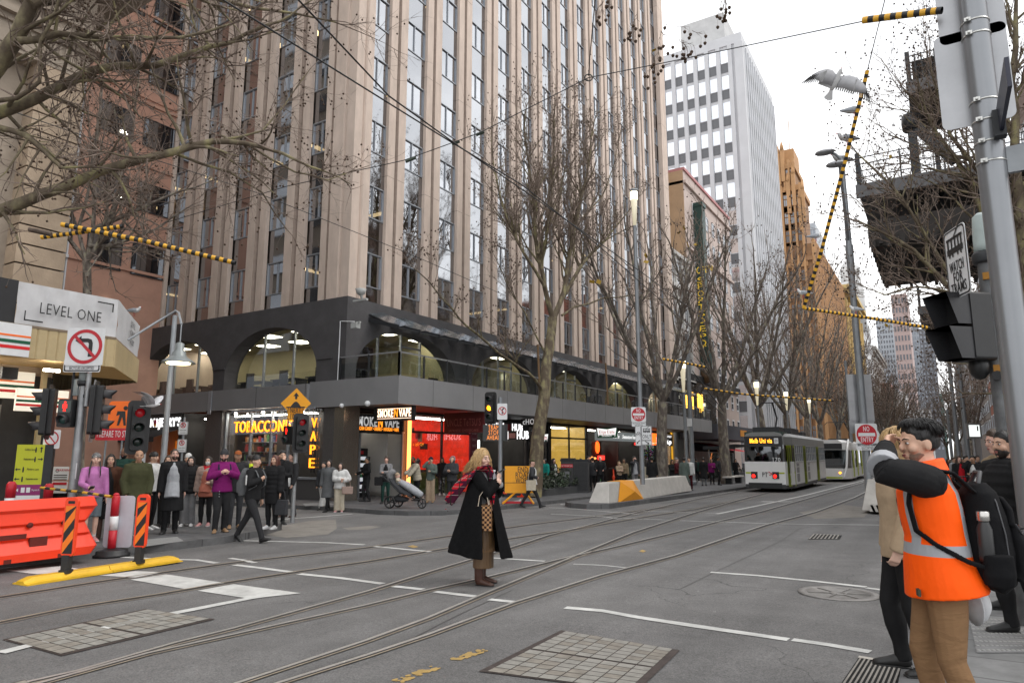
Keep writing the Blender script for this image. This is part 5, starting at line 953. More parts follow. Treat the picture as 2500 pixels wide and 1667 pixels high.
def wedge_block(label,p,L_,h,w,rz,yellow=True,name='concrete_barrier'):
 t=root_at(name,label,'barrier',p,rz);b=MB();s=h*.62
 P=[(-L_/2,-w/2,0),(L_/2,-w/2,0),(L_/2,w/2,0),(-L_/2,w/2,0),(-L_/2+s,-w*.3,h),(L_/2-s,-w*.3,h),(L_/2-s,w*.3,h),(-L_/2+s,w*.3,h)]
 b.add(P,[(3,2,1,0),(4,5,6,7),(0,1,5,4),(1,2,6,5),(2,3,7,6),(3,0,4,7)]);o=b.build('block',CONC,t)
 m=o.modifiers.new('bevel','BEVEL');m.width=.025;m.segments=2;return t
CB,CE=V((-10.62,22.9,0)),V((-10.95,33.6,0));mid=(CB+CE)/2;mid.z=gz(mid.x,mid.y,.16);Lb=(CE-CB).length;bd=(CE-CB).normalized();HB=.74
t=wedge_block('long pale concrete block with sloping ends and orange yellow faceted panel',mid,Lb,HB,.8,math.atan2(bd.y,bd.x));u=(POS_-mid).dot(bd)
b=MB();h=HB;w=.8;b.add([(u-.9,-w*.3-.02,h+.015),(u+.5,-w*.3-.02,h+.015),(u+.5,w*.3+.02,h+.015),(u-.9,w*.3+.02,h+.015),(u-1.6,-w/2-.03,0),(u+1.0,-w/2-.1,0),(u-.1,-w/2-.14,.36),(u-1.6,w/2+.03,0),(u+1.0,w/2+.03,0)],[(0,1,2,3),(4,6,0),(4,5,6),(6,5,1),(0,6,1),(3,2,8,7)],0)
b.build('painted_panel',mat('orange_yellow_paint',(.75,.3,.012),.6,0,.06,2),t)
q=gp(2118,1242,.1);q.y+=.6;q.x+=.35;t=wedge_block('short concrete traffic island block partly behind the beige coat',q,2.6,.95,.9,E90);b=MB();b.bx(-1.7,-.9,-.42,.2,0,.2,0);
for k in range(4):b.add([(-1.703,-.42+.15*k,0),(-1.703,-.35+.15*k,0),(-1.703,-.28+.15*k,.2),(-1.703,-.35+.15*k,.2)],[(0,1,2,3),(3,2,1,0)],1)
b.build('kerb_nose',[CONC,DARK],t)
def plain_pole(label,px,d,top,r,m=POLE,name='tram_pole',cat='pole',py=1150):q=px_d(px,py,d);q.z=gz(q.x,q.y,PAVE);t=root_at(name,label,cat,q);b=MB();vpole(b,zat(px,top,q)-q.z,r,r*.8);b.lathe([(r*1.3,0),(r*1.3,.25),(r*1.05,.3)],12,0);b.build('pole',m,t);return t,q
t,q=plain_pole('thick grey tram wire pole behind the second lantern',1691,44,815,.17);b=MB();b.box((.0,-.2,4),(.3,.05,.5),0);b.build('sticker',WHITE,t)
plain_pole('far slim grey pole with grey box between the lanterns and the yellow building',2085,60,880,.13)
for lab,px,d,top in(('far grey pole nearest the orange vest man on the east footpath',2368,34,830),('far grey pole with a pale cabinet on the east footpath',2345,40,880),('short thin grey pole at the far crossing',2328,52,1000)):t,q=plain_pole(lab,px,d,top,.12)
b=MB();q=px_d(2378,1052,30);b.box((0,0,0),(.62,.1,.66),0);b.bx(-.24,.22,-.06,-.05,-.24,.26,1);b.bx(.1,.16,-.065,-.055,0,.22,2);b.cyl((0,.1,-1.9),(0,.1,.3),.06,8,0);o=b.build('stop_display',[SIGNBACK,mat('display_screen',(.8,.85,.82),.3,0,0,emit=.9),mat('display_dark',(.05,.05,.05),.4)],loc=q,rz=fz);tag(o,'white lit tram stop display on a pole behind the orange vest man','sign')
# ---- END ROADWORK sign, cone, scooters, gull
def _er(b):
 plate(b,1.0,.95,.02,0,0);b.bx(-.5,.5,-.01,0,-.12,-.105,1)
 for k,l in enumerate(('END','ROAD','WORK')):b.text(l,.2,.12,.34-.19*k,-.004,1,'CENTER',.003,.008,width=(.35,.5,.5)[k])
p=px_d(1268,1190,24.5);p.z=gz(p.x,p.y,PAVE);t=root_at('roadwork_sign','yellow END ROAD WORK board on a low red frame by the plane tree','sign',p,fz);b=MB();_er(b);b.v=[(x*1.05,y,z+.85)for x,y,z in b.v];b.build('board',[YEL,BLK],t);b=MB();b.beam((-.6,0,.05),(.5,-.1,.05),.07,.07,1);b.beam((-.6,-.35,.03),(-.1,.2,.42),.05,.05,0);b.beam((.5,-.35,.03),(.2,.2,.42),.05,.05,0);b.build('frame',[YEL,REDS],t)
def cone(label,p,h=.7):
 t=root_at('traffic_cone',label,'traffic cone',p);b=MB();b.box((0,0,.03),(.38,.38,.05));b.lathe([(.15,.05),(.12,h*.32)],16);b.lathe([(.08,h*.68),(.035,h),(.02,h)],16);b.build('cone',ORANGE,t);b=MB();b.lathe([(.121,h*.32),(.081,h*.68)],16);b.build('reflective_band',WHITE,t)
p=gp(1277,1213,PAVE);cone('orange and white traffic cone in front of the yellow road work board',p,.72)
def scooter(label,p,rz,m1,m2):
 t=root_at('electric_scooter',label,'scooter',p,rz);b=MB();b.bx(-.5,.25,-.08,.08,.12,.18);b.beam((.25,0,.16),(.42,0,.3),.1,.06);b.tube([(.44,0,.2),(.36,0,.7),(.3,0,1.1)],[.05,.045,.035],8);b.beam((-.5,0,.15),(-.62,0,.3),.1,.05);b.build('frame',m1,t)
 b=MB();b.tube([(.3,-.25,1.12),(.3,0,1.1),(.3,.25,1.12)],.02,6);b.box((.33,0,1.13),(.1,.12,.06));b.build('handlebar',BLACK,t)
 for x in(.46,-.6):b=MB();b.M=Matrix.Translation((x,0,.13))@Matrix.Rotation(rad(90),4,'X');b.lathe([(.05,-.03),(.12,-.035),(.13,0),(.12,.035),(.05,.03)],16);b.build('wheel',BLACK,t)
 b=MB();b.ball((.38,0,.62),(.05,.09,.13));b.build('stem_panel',m2,t)
SCO=mat('scooter_orange',(.8,.06,.01),.35,0,.05);SCW=mat('scooter_white',(.6,.62,.6),.35,0,.05);LIME=mat('scooter_green',(.1,.3,.1),.4)
p=gp(1258,1212,PAVE);scooter('orange electric scooter with white mirror panel beside the yellow road work board',p,rad(40),SCO,WHITE)
p=gp(1463,1200,PAVE);scooter('white and green electric scooter in front of the litter bin',p,rad(-62),SCW,LIME);p=gp(1497,1192,PAVE);scooter('red electric scooter leaning behind the concrete block',p,rad(-60),SCO,SCO)
# ---- planters, bins, bench, bikes
def leafmesh(b,c,R,n,seed,s=.07,flat=.6,mis=(0,1,2)):
 rs=random.Random(seed);c=V(c)
 for _ in range(n):
  a=rs.uniform(0,2*math.pi);r=math.sqrt(rs.random());z=rs.random();p=c+V((R[0]*r*math.cos(a),R[1]*r*math.sin(a),R[2]*(1-r*r*.75)*(.2+.8*z)))
  d=V((rs.uniform(-1,1),rs.uniform(-1,1),rs.uniform(-.3,.8))).normalized();u=d.orthogonal().normalized();u.rotate(Matrix.Rotation(rs.uniform(0,6.28),3,d));w=d.cross(u);k=s*rs.uniform(.6,1.4)
  b.add([p-u*k,p+w*k*.5+d*k*.2,p+u*k,p-w*k*.5+d*k*.2],[(0,1,2,3)],rs.choice(mis))
LF=[mat('shrub_leaf_%s'%n,c,.5,0,.2,4)for n,c in(('grey',(.085,.1,.07)),('green',(.04,.065,.03)),('dark',(.02,.032,.018)))]
def planter(label,pa_,pb_,dep,h,seed,n=2600,base=.3,fence=True):
 A,B=gp(*pa_,PAVE),gp(*pb_,PAVE);d=(B-A).normalized();nr=V((-d.y,d.x,0))*dep;P=[A,B,B+nr,A+nr];o=sum(P,V())/4;t=root_at('planter',label,'planter',o);b=MB();b.slab([(q.x-o.x,q.y-o.y)for q in P],-.1,base);b.build('plinth',mat('bluestone_edging',(.06,.062,.065),.7,0,.2,4),t);L_=(B-A).length
 b=MB();rs=random.Random(seed);m=max(6,int(L_*2.2))
 for k in range(m):q=P[0].lerp(P[1],(k+.5)/m).lerp(P[3].lerp(P[2],(k+.5)/m),rs.uniform(.25,.75))-o;q.z=base;leafmesh(b,q,(.7,.6,h*rs.uniform(.7,1.1)),n//m,seed*9+k,.075)
 b.build('shrub',LF,t)
 if fence:
  b=MB()
  for k in range(9):q=A.lerp(B,k/8)-o;b.cyl((q.x,q.y,base),(q.x,q.y,base+.4),.014,5)
  b.beam(A-o+V((0,0,base+.4)),B-o+V((0,0,base+.4)),.022,.022);b.build('low_rail',DARK,t)
def ccw(P):return P
planter('bluestone planter of grey green shrubs with a low rail in front of the litter bin',(1298,1214),(1437,1200),1.5,.95,4,4200)
planter('long bluestone planter of dark shrubs under the second plane tree',(1585,1190),(1702,1181),2.0,1.0,5,4200);planter('planter with a bench edge and low shrubs beside the tram',(1740,1166),(1830,1161),2.0,.8,6,1800,.35,False)
p=gp(1418,1203,PAVE);p=px_d(1405,1190,33.5);p.z=gz(p.x,p.y,PAVE);t=root_at('litter_bin','slatted dark double litter bin with red label strip behind the planter','litter bin',p,rz_facing((.35,-.94,0)));t.scale=(1.2,1.2,1.2);b=MB();b.bx(-.55,.55,-.3,.3,0,1.25)
for k in range(22):b.bx(.0,.54,-.312,-.3,.1+k*.05,.125+k*.05,1);
b.bx(-.05,-.02,-.32,-.3,0,1.25,1);b.build('body',[mat('bin_charcoal',(.06,.06,.062),.6,0,.15),DARK],t)
b=MB();b.bx(-.58,.58,-.33,.33,1.25,1.33);b.bx(-.55,.0,-.3,.3,1.33,1.38);b.build('lid',DARK,t);b=MB();b.bx(-.55,-.06,-.315,-.301,1.0,1.14,0);b.text('KEEP MELBOURNE CLEAN',.06,-.3,1.07,-.316,1,width=.44);b.bx(-.42,-.2,-.315,-.301,.35,.85,2);b.build('label',[REDS,WHITE,mat('notice_grey',(.25,.26,.27),.6)],t)
p=px_d(1775,1143,46);p.z=gz(p.x,p.y,PAVE);t=root_at('bench','long pale bench slab in front of the planter beside the tram','bench',p,rad(90)+0);b=MB();b.bx(-.4,3.6,-.25,.25,.42,.5);b.build('seat',CONC,t);b=MB();b.bx(.2,.5,-.2,.2,-.1,.42);b.bx(2.8,3.1,-.2,.2,-.1,.42);b.build('leg',DARK,t)
def bike(label,p,rz):
 t=root_at('bicycle',label,'bicycle',p,rz);b=MB();
 for a,c in(((-.5,.33),(-.15,.8)),((-.15,.8),(.4,.78)),((-.15,.8),(.05,.32)),((-.5,.33),(.05,.32)),((.05,.32),(.42,.72)),((.52,.33),(.38,.95))):b.cyl((a[0],0,a[1]),(c[0],0,c[1]),.018,6)
 b.build('frame',DARK,t)
 for x in(-.5,.52):b=MB();b.tube([(x+.33*math.cos(a),0,.33+.33*math.sin(a))for a in[2*math.pi*k/20 for k in range(21)]],.02,5);[b.cyl((x,0,.33),(x+.33*math.cos(k),0,.33+.33*math.sin(k)),.004,3)for k in(0,1,2,3,4,5)];b.build('wheel',BLACK,t)
 b=MB();b.tube([(.38,-.25,.98),(.38,0,.95),(.38,.25,.98)],.015,5);b.build('handlebar',BLACK,t);b=MB();b.ball((-.18,0,.85),(.13,.07,.03));b.build('saddle',BLACK,t)
for lab,px,py,r in(('dark bicycle parked nearest the man with the backpack',1722,1172,60),('dark bicycle parked second from the man with the backpack',1738,1168,75)):bike(lab,gp(px,py,PAVE),rad(r))
p=px_d(1790,1130,56);p.z=gz(p.x,p.y,PAVE);t=root_at('tram_shelter','glass and steel tram stop shelter behind the front tram','shelter',p,rad(3));b=MB();b.add([(-1.2,-5,2.6),(1.2,-5,2.85),(1.2,5,2.85),(-1.2,5,2.6)],[(0,1,2,3),(3,2,1,0)]);b.bx(-1.2,1.2,-5.05,-5,2.45,2.7);b.build('roof',DARK,t);b=MB()
for y in(-4.8,-1.6,1.6,4.8):b.cyl((-.8,y,0),(-.8,y,2.6),.05,8)
b.build('posts',POLE,t);b=MB();b.bx(-.85,-.83,-4.7,4.7,.3,2.2);b.bx(-.8,.9,-4.82,-4.8,.3,2.2);b.build('glass_screen',BAL,t)
# ---- orange barrier, delineators, bollards, wayfinding board at the left
OGL=mat('orange_barrier_plastic',(.85,.045,.01),.4,0,.08,2,.05,3)
p0,p1=gp(-150,1390,PAVE),gp(200,1350,PAVE);d=(p1-p0);d.z=0;L_=d.length;t=root_at('road_barrier','long orange plastic water filled barrier along the left kerb','barrier',p0,math.atan2(d.y,d.x));H_=.86
prof=[(-.3,0),(-.3,.12),(-.2,.3),(-.24,.34),(-.17,.5),(-.21,.54),(-.16,.7),(-.2,.75),(-.14,.9),(-.1,H_),(.1,H_),(.2,.75),(.17,.5),(.24,.3),(.3,.12),(.3,0)]
b=MB();n=len(prof);xs=[0,.03,L_-.12,L_-.05,L_];ins=[.95,1,1,.97,.8]
vs=[(x,y*k,z)for x,k in zip(xs,ins)for y,z in prof];b.add(vs,[(i*n+j,i*n+(j+1)%n,(i+1)*n+(j+1)%n,(i+1)*n+j)for i in range(len(xs)-1)for j in range(n)][::1]);b.add(vs,[tuple(range(n)),tuple(range(4*n,5*n))[::-1]])
b.v=[(x+(.09*math.sin(z*10)if x>L_-.1 else 0),y,z)for x,y,z in b.v];b.build('body',OGL,t);b=MB()
for x in(L_-.45,L_-.95,L_-1.45):b.M=Matrix.Translation((x,-.205,.52))@Matrix.Rotation(rad(90),4,'X');b.lathe([(.04,-.02),(.04,.02)],12);b.M=None
b.bx(L_-1.5,L_-1.0,-.245,-.19,.33,.4);b.bx(L_-.95,L_-.7,-.255,-.2,.2,.34);b.bx(L_-1.9,L_-1.75,-.262,-.2,.18,.28);b.bx(L_-1.3,L_-1.2,-.303,-.25,0,.06);b.bx(L_-.55,L_-.45,-.303,-.25,0,.06);b.build('slot',mat('slot_dark',(.12,.012,.006),.8,0,.2),t)
def curb_seg():
 q0,q1=gp(48,1428),gp(430,1372);d=q1-q0;d.z=0;L_=d.length;t=root_at('lane_separator','yellow rubber lane separator strip on the road in front of the orange barrier','lane separator',q0,math.atan2(d.y,d.x))
 for k in range(2):
  x0,x1=k*L_/2,(k+1)*L_/2-.01;pf=[(-.17,0),(-.17,.03),(-.1,.04),(-.07,.09),(.07,.09),(.1,.04),(.17,.03),(.17,0)];b=MB();n=len(pf);xx=[x0,x0+.12,x1-.1,x1];zz=[.55 if k==0 else 1,1,1,1 if k==0 else .5]
  vs=[(x,y,z*s)for x,s in zip(xx,zz)for y,z in pf];b.add(vs,[(i*n+j,i*n+(j+1)%n,(i+1)*n+(j+1)%n,(i+1)*n+j)for i in range(3)for j in range(n)]);b.add(vs,[tuple(range(n)),tuple(range(3*n,4*n))[::-1]]);b.build('segment',mat('yellow_rubber',(.7,.42,.02),.55,0,.18,3,.2,20),t)
 return math.atan2(d.y,d.x)
ang=curb_seg()
HZM=[mat('delineator_orange',(.9,.06,.012),.4,0,.04),mat('delineator_panel_orange',(.9,.2,.01),.45,0,0),BLK,DARK]
def delineator(label,px,py,top):
 p=gp(px,py,.08);t=root_at('delineator_post',label,'delineator',p,fz-rad(6));h=zat(px,top,p)-p.z;b=MB();b.box((0,0,.12),(.1,.09,.24),3);b.box((0,0,.02),(.13,.12,.05),3);b.build('hinge_base',HZM,t)
 b=MB();w=.2;o=rrect(w,h-.22,.07);cz_=.22+(h-.22)/2;b.prism([(x,z+cz_)for x,z in o],-.02,.02,0);b.build('frame',HZM,t);b=MB();zb_,zt_=.26,h-.12;b.poly([(-.075,zb_),(.075,zb_),(.075,zt_),(-.075,zt_)],-.0225,2)
 n=4;H2=(zt_-zb_)/2.35
 for k in range(-1,3):
  z0=zb_+k*H2;P=[(-.075,z0),(.075,z0+H2*.75),(.075,z0+H2*1.25),(-.075,z0+H2*.5)];P=[(x,min(max(z,zb_),zt_))for x,z in P]
  if P[1][1]>zb_ and P[0][1]<zt_:b.poly(P,-.024,1)
 b.build('striped_panel',HZM,t);b=MB();b.bx(-.05,.05,-.0225,-.021,h-.09,h-.05,0);b.build('grip_slot',[BLK],t)
delineator('orange and black striped delineator post at the left end of the yellow strip',160,1398,1213);delineator('orange and black striped delineator post at the right end of the yellow strip',338,1374,1206)
p=gp(270,1358,.0);t=root_at('roadwork_post','red and white post with blank white sign back on a black rubber base','bollard',p,fz);h=zat(0,1205,p)-p.z;b=MB();b.lathe([(.3,0),(.3,.05),(.26,.06),(.26,.11),(.2,.12),(.1,.14)],20);b.build('rubber_base',BLACK,t);b=MB();b.lathe([(.065,.1),(.065,h*.42)],14);b.lathe([(.065,h*.64),(.065,h*.95),(.05,h*.97)],14);b.ball((0,0,h*.985),(.05,.05,.035));b.build('post',REDS,t);b=MB();b.lathe([(.067,h*.42),(.067,h*.64)],14);b.build('reflective_band',WHITE,t);b=MB();plate(b,.5,h*.83,.06,0,.07,None,.05,h*.55);b.build('sign_back',mat('blank_sign_white',(.5,.5,.55),.45,0,.06),t)
for lab,px,py,top in(('red and white bollard post with pole clip behind the orange barrier',106,1312,1180),('red and white bollard post cut by the left edge of the photo',12,1320,1175)):p=gp(px,py,PAVE);t=root_at('roadwork_post',lab,'bollard',p);h=zat(0,top,p)-p.z;b=MB();b.lathe([(.085,0),(.085,h*.5)],14);b.lathe([(.085,h*.72),(.085,h*.95),(.05,h)],14);b.build('post',REDS,t);b=MB();b.lathe([(.087,h*.5),(.087,h*.72)],14);b.build('reflective_band',WHITE,t)
def stripy(label,pts,r,n,name='striped_pole',cat='barrier pole',mats=None,seg=8):
 pts=[V(q)for q in pts];b=MB();tot=sum((c-a).length for a,c in zip(pts,pts[1:]));st=tot/n;acc=0;k=0
 for a,c in zip(pts,pts[1:]):
  L_=(c-a).length;m=max(1,round(L_/st));d=(c-a)/m
  tw=(c-a).normalized().orthogonal()*r*.0
  for i in range(m):b.tube([a+d*i,a+d*(i+1)],r,seg,k%2,True,False);k+=1
 o=b.build(name,mats or[mat('stripe_yellow',(.75,.4,.03),.5,0,.1),BLK]);return tag(o,label,cat)
q0,q1=gp(106,1312,PAVE),gp(268,1358);stripy('yellow and black pole strung between the two red and white posts',[px_d(100,1190,(q0-CAM).dot(FW)),px_d(190,1200,((q0+q1)/2-CAM).dot(FW)),px_d(272,1212,(q1-CAM).dot(FW))],.025,13)
p=gp(52,1302,PAVE);t=root_at('wayfinding_board','lime green and magenta wayfinding board with arrows behind the orange barrier','sign',p,rz_facing(FACE_CAM+RT*.25));h1=zat(0,1085,p)-p.z;h0=zat(0,1223,p)-p.z;b=MB();b.bx(-.26,.26,0,.1,h0,h1,0);b.bx(.26,.42,.0,.12,h0,h1,1);b.bx(-.2,.3,.03,.07,0,h0,1);b.build('board',[mat('lime_panel',(.52,.55,.02),.5,0,.04),DARK],t);H2=h1-h0;b=MB()
b.bx(-.26,.26,-.004,0,h0+H2*.1,h0+H2*.29,0);b.bx(-.26,.26,-.004,0,h0,h0+H2*.1,1);Z=lambda f:h0+H2*f
for k,(f,s)in enumerate(((.91,'Collins Street'),(.74,'Pedestrian access'),(.56,'Flinders Lane'),(.39,'Pedestrian access'))):
 b.text(s,.045,-.0 if k<2 else .08,Z(f),-.004,2,width=.22);ax=.2 if k<2 else-.2;up_=k==0;sg=1 if k==1 else-1
 if up_:b.poly([(ax,Z(f)+.06),(ax+.035,Z(f)+.02),(ax+.01,Z(f)+.02),(ax+.01,Z(f)-.06),(ax-.01,Z(f)-.06),(ax-.01,Z(f)+.02),(ax-.035,Z(f)+.02)],-.006,2)
 else:b.poly([(ax+.05*sg,Z(f)),(ax+.015*sg,Z(f)+.035),(ax+.015*sg,Z(f)+.01),(ax-.05*sg,Z(f)+.01),(ax-.05*sg,Z(f)-.01),(ax+.015*sg,Z(f)-.01),(ax+.015*sg,Z(f)-.035)],-.006,2)
 b.poly([(ax-.1*(1 if k<2 else-1)+q[0],Z(f)+q[1])for q in((-.01,.05),(.01,.05),(.015,-.01),(.012,-.06),(-.012,-.06),(-.015,-.01))],-.006,2)
b.poly([(-.2,Z(.195)),(-.15,Z(.195)+.035),(-.15,Z(.195)-.035)],-.006,1);b.bx(-.1,-.03,-.006,0,Z(.15),Z(.24),1);b.bx(0,.07,-.006,0,Z(.15),Z(.24),1);b.text('Degraves St',.04,.17,Z(.195),-.006,1,width=.14);b.build('panel_print',[mat('magenta_panel',(.25,.015,.13),.5),WHITE,BLK],t)
p=px_d(148,1155,15.5);b=MB();plate(b,.36,.3,.02,0,0);plate(b,.36,.26,.02,0,0,None,0,-.31);b.bx(-.16,.16,-.004,0,-.26,-.2,1);b.disc((-.08,.06),.04,-.004,2,14,.03);b.text('WARNING',.05,.07,.07,-.004,1);[b.bx(-.15,.15,-.004,0,-.05-.05*k,-.03-.05*k,2)for k in range(3)];o=b.build('notice',[WHITE,REDS,BLK],loc=p,rz=fz);tag(o,'small white and red notices fixed to the dark wall beside the signal pole','sign')
b=MB();
for k in range(6):p=gp(118+k*9,1300-k,PAVE);b.beam(p+V((0,0,.5+.04*k)),p+V((1.0,.5,.75+.02*k)),.05,.02)
o=b.build('timber_pile',mat('rough_timber',(.25,.17,.09),.85));tag(o,'pile of rough timber planks behind the orange barrier','timber');o['kind']='stuff'
# ---- the big pole and signal at the right
q=px_d(2433,500,6.05);p=V((q.x,q.y,gz(q.x,q.y,PAVE)));t=root_at('sign_pole','thick smooth grey pole with two sign backs and dark street name blades','pole',p);b=MB();vpole(b,8,.112,.112,0,24);b.build('pole',mat('smooth_grey_pole',(.24,.25,.265),.3,.5,.05,2),t);py_=p.y+.13
def board_y(nm,a,c,y,th,mats,r=.05):A,C=px_y(*a,y),px_y(*c,y);w,h=C.x-A.x,A.z-C.z;b=MB();b.prism(rrect(w,h,r),-th/2,th/2);o=b.build(nm,mats,t);o.location=V(((A.x+C.x)/2,y,(A.z+C.z)/2))-p;return o
board_y('sign_back',(2278,96),(2484,284),py_,.008,[SIGNBACK],.06);board_y('sign_back',(2262,-190),(2460,72),py_,.008,[SIGNBACK],.06)
b=MB()
for py in(60,92,252,400,300,352):b=MB();z=zat(2430,py,p)-p.z;b.lathe([(.114,-.008),(.118,-.008),(.118,.008),(.114,.008)],20,0,(0,0,z));b.box((-.06,-.11,z),(.05,.04,.035));b.cyl((-.06,-.15,z),(-.06,-.1,z),.012,6);b.build('clamp',mat('bright_clamp',(.5,.5,.48),.3,.8,.1),t)
z0=zat(2430,345,p)-p.z;NAVY=mat('navy_blade',(.012,.014,.035),.4);b=MB();b.bx(.07,.1,-1.05,-.1,z0,z0+.24,0);b.bx(.03,.12,-.2,-.09,z0-.04,z0+.2,1);b.build('street_name_blade',[NAVY,DARK],t)
z1=zat(2430,415,p)-p.z;b=MB();b.bx(.2,1.1,-.02,.01,z1-.06,z1+.19,0);b.bx(.11,.3,-.03,.02,z1-.06,z1+.18,1);b.build('street_name_blade',[NAVY,POLE],t)
q=px_d(2407,650,6.75);p=V((q.x,q.y,gz(q.x,q.y,PAVE)));t=root_at('traffic_signal','stained galvanised signal pole with WATCH FOR TRAMS sign and black hooded lights','traffic signal',p);zt=zat(0,615,p)-p.z;b=MB();vpole(b,zt,.075,.07,0,18);b.build('pole',mat('stained_galvanised',(.14,.145,.15),.6,.3,.35,6),t)
b=MB();b.lathe([(.085,0),(.085,.06),(.082,.2),(.07,.36),(.03,.4)],20,0,(0,0,zt));b.build('pole_cap',mat('pale_green_cap',(.36,.42,.41),.5,0,.12,6),t)
b=MB();b.lathe([(.1,-.12),(.11,-.1),(.11,-.03),(.09,0)],14,0,(0,0,zt));b.build('collar',DARK,t)
sx=V((math.sin(rad(23)),-math.cos(rad(23)),0));q=px_d(2336,640,6.55);b=MB();plate(b,.42,.68,.05,0,0,1);tramsym(b,.62,1,-.006,0,.17)
for k,l in enumerate(('WATCH','FOR','TRAMS')):b.text(l,.105,0,-.04-.105*k,-.005,1,'CENTER',.003,.002,width=(.27,.17,.29)[k])
o=b.build('tram_warning_sign',[WHITE,BLK],t);o.location=q-p;o.rotation_euler=(0,0,math.atan2(sx.y,sx.x))
zs=zat(0,800,p)-p.z;b=MB();fd=(-RT*.98-FH*.2);ang2=rz_facing(fd)
b.prism(rrect(.3,.66,.03),-.12,.12,0);o=b.build('pedestrian_signal',SIGM,t);o.location=(-RT.x*.22,-RT.y*.22,zs);o.rotation_euler=(0,0,ang2)
for k in(0,1):
 h=MB();z=.16-.33*k;h.add([(-.14,-.12,z+.15),(.14,-.12,z+.15),(.14,-.12,z-.15),(-.14,-.12,z-.15),(-.145,-.38,z+.15),(.145,-.38,z+.15),(.14,-.27,z-.15),(-.14,-.27,z-.15)],[(0,1,5,4),(1,2,6,5),(2,3,7,6),(3,0,4,7),(4,5,1,0),(5,6,2,1),(6,7,3,2),(7,4,0,3)],5);h.build('visor',SIGM,o)
b=MB();zb_=zat(0,915,p)-p.z;b.ball((-.15,-.08,zb_+.08),(.09,.09,.13));b.cyl((-.02,-.1,zb_-.02),(-.02,-.18,zb_-.02),.045,12);b.bx(-.04,.12,-.09,.0,zb_+.02,zb_+.09,1);b.build('push_button',[BLACK,mat('brass_bracket',(.35,.16,.02),.5,.3)],t);b=MB();b.bx(-.04,.12,-.09,0,zb_+.93,zb_+1.0);b.build('bracket',MATS['brass_bracket'],t)
p=px_d(2395,1145,22);p.z=gz(p.x,p.y,PAVE);t=root_at('crowd_fence','low black crowd fence across the east footpath','fence',p,0);b=MB()
for z in(.15,.55,1.0):b.cyl((-1.5,0,z),(1.5,0,z),.02,6)
for k in range(13):b.cyl((-1.5+.25*k,0,.15),(-1.5+.25*k,0,1.0),.012,5)
b.build('rails',DARK,t)
# ---- trams
TW=mat('tram_white',(.74,.74,.73),.35,0,.06,1,coat=.3);TG=mat('tram_grey_wrap',(.2,.205,.2),.4,0,.12,.8);TD=mat('tram_dark_green',(.02,.045,.035),.4,0,.1);TGL=glass_mat('tram_glass',(.12,.13,.13),.1);LIMEM=mat('tram_lime',(.4,.48,.03),.45);TBK=mat('tram_black',(.015,.015,.016),.4)
def body_section(b,prof,xs,mi,smooth=True,inset=None):
 """prof: (y,z) ring swept along x with (x, scale_y) stations"""
 n=len(prof);vs=[(x,y*k,z)for x,k in xs for y,z in prof];b.add(vs,[(i*n+j,(i+1)*n+j,(i+1)*n+(j+1)%n,i*n+(j+1)%n)for i in range(len(xs)-1)for j in range(n)],mi,False);b.add(vs,[tuple(range(n)),tuple(range((len(xs)-1)*n,len(xs)*n))[::-1]],mi)
ta,tb=gp(1870,1200),px_d(2035,1165,1);tp=V((-8.22,39.0,0));tp.z=gz(tp.x,tp.y);trot=math.atan2(1,-.02)
t=root_at('tram','older white and grey tram with amber destination display and yellow green doors','tram',tp,trot)
LT=16.6;hw=1.3;b=MB();low=[(-hw,.38),(-hw,1.62),(hw,1.62),(hw,.38)]
body_section(b,low,[(0,.74),(.02,.8),(1.3,1),(LT-1.3,1),(LT,.78)],0);up_=[(-hw,2.5),(-hw*.98,2.95),(-hw*.86,3.12),(-.7,3.2),(.7,3.2),(hw*.86,3.12),(hw*.98,2.95),(hw,2.5)]
body_section(b,up_,[(.1,.74),(.12,.8),(1.3,1),(LT-1.3,1),(LT,.78)],1);b.v=[tuple(q)for q in b.v];b.build('body',[TW,TG],t)
b=MB();body_section(b,[(-hw*.99,.2),(-hw*.99,.42),(hw*.99,.42),(hw*.99,.2)],[(-.05,.72),(0,.8),(1.3,1),(LT-1.3,1),(LT,.78)],0);b.build('skirt',[mat('tram_skirt',(.05,.05,.053),.5)],t)
b=MB();body_section(b,[(-hw*.985,1.6),(-hw*.985,2.52),(hw*.985,2.52),(hw*.985,1.6)],[(.03,.74),(.06,.8),(1.3,1),(LT-1.3,1),(LT,.78)],0);b.build('window_band',[TGL],t)
b=MB();b.bx(.5,LT-.5,-1.0,1.0,.6,.65,0);b.bx(LT*.5,LT*.5+.05,-1,1,.6,2.5,0);[b.bx(x,x+.4,-.9,-.4,.65,1.5,0)for x in(2.5,4,5.5,7,9,10.5,12)];b.build('interior',[mat('tram_interior',(.04,.04,.042),.8)],t)
b=MB();fy=lambda x:hw*(.8+.2*min(x,1.3)/1.3)
dest=[(-.0,2.5),(0,3.0)]
b.bx(.0,.1,-.92,.92,2.42,2.98,0);b.bx(-.03,.02,-.98,-.9,1.62,2.98,0);b.bx(-.03,.02,.9,.98,1.62,2.98,0);b.build('cab_front',[TBK],t)
b=MB();b.M=Matrix.Rotation(-E90,4,'Z');b.text('Melb Uni via',.26,-.12,2.72,-.02,0,'CENTER',.006,.01,width=1.15);b.M=None;b.build('destination_display',[mat('amber_display',(1,.4,.02),.5,0,0,emit=3,ecol=(1,.35,.02))],t)
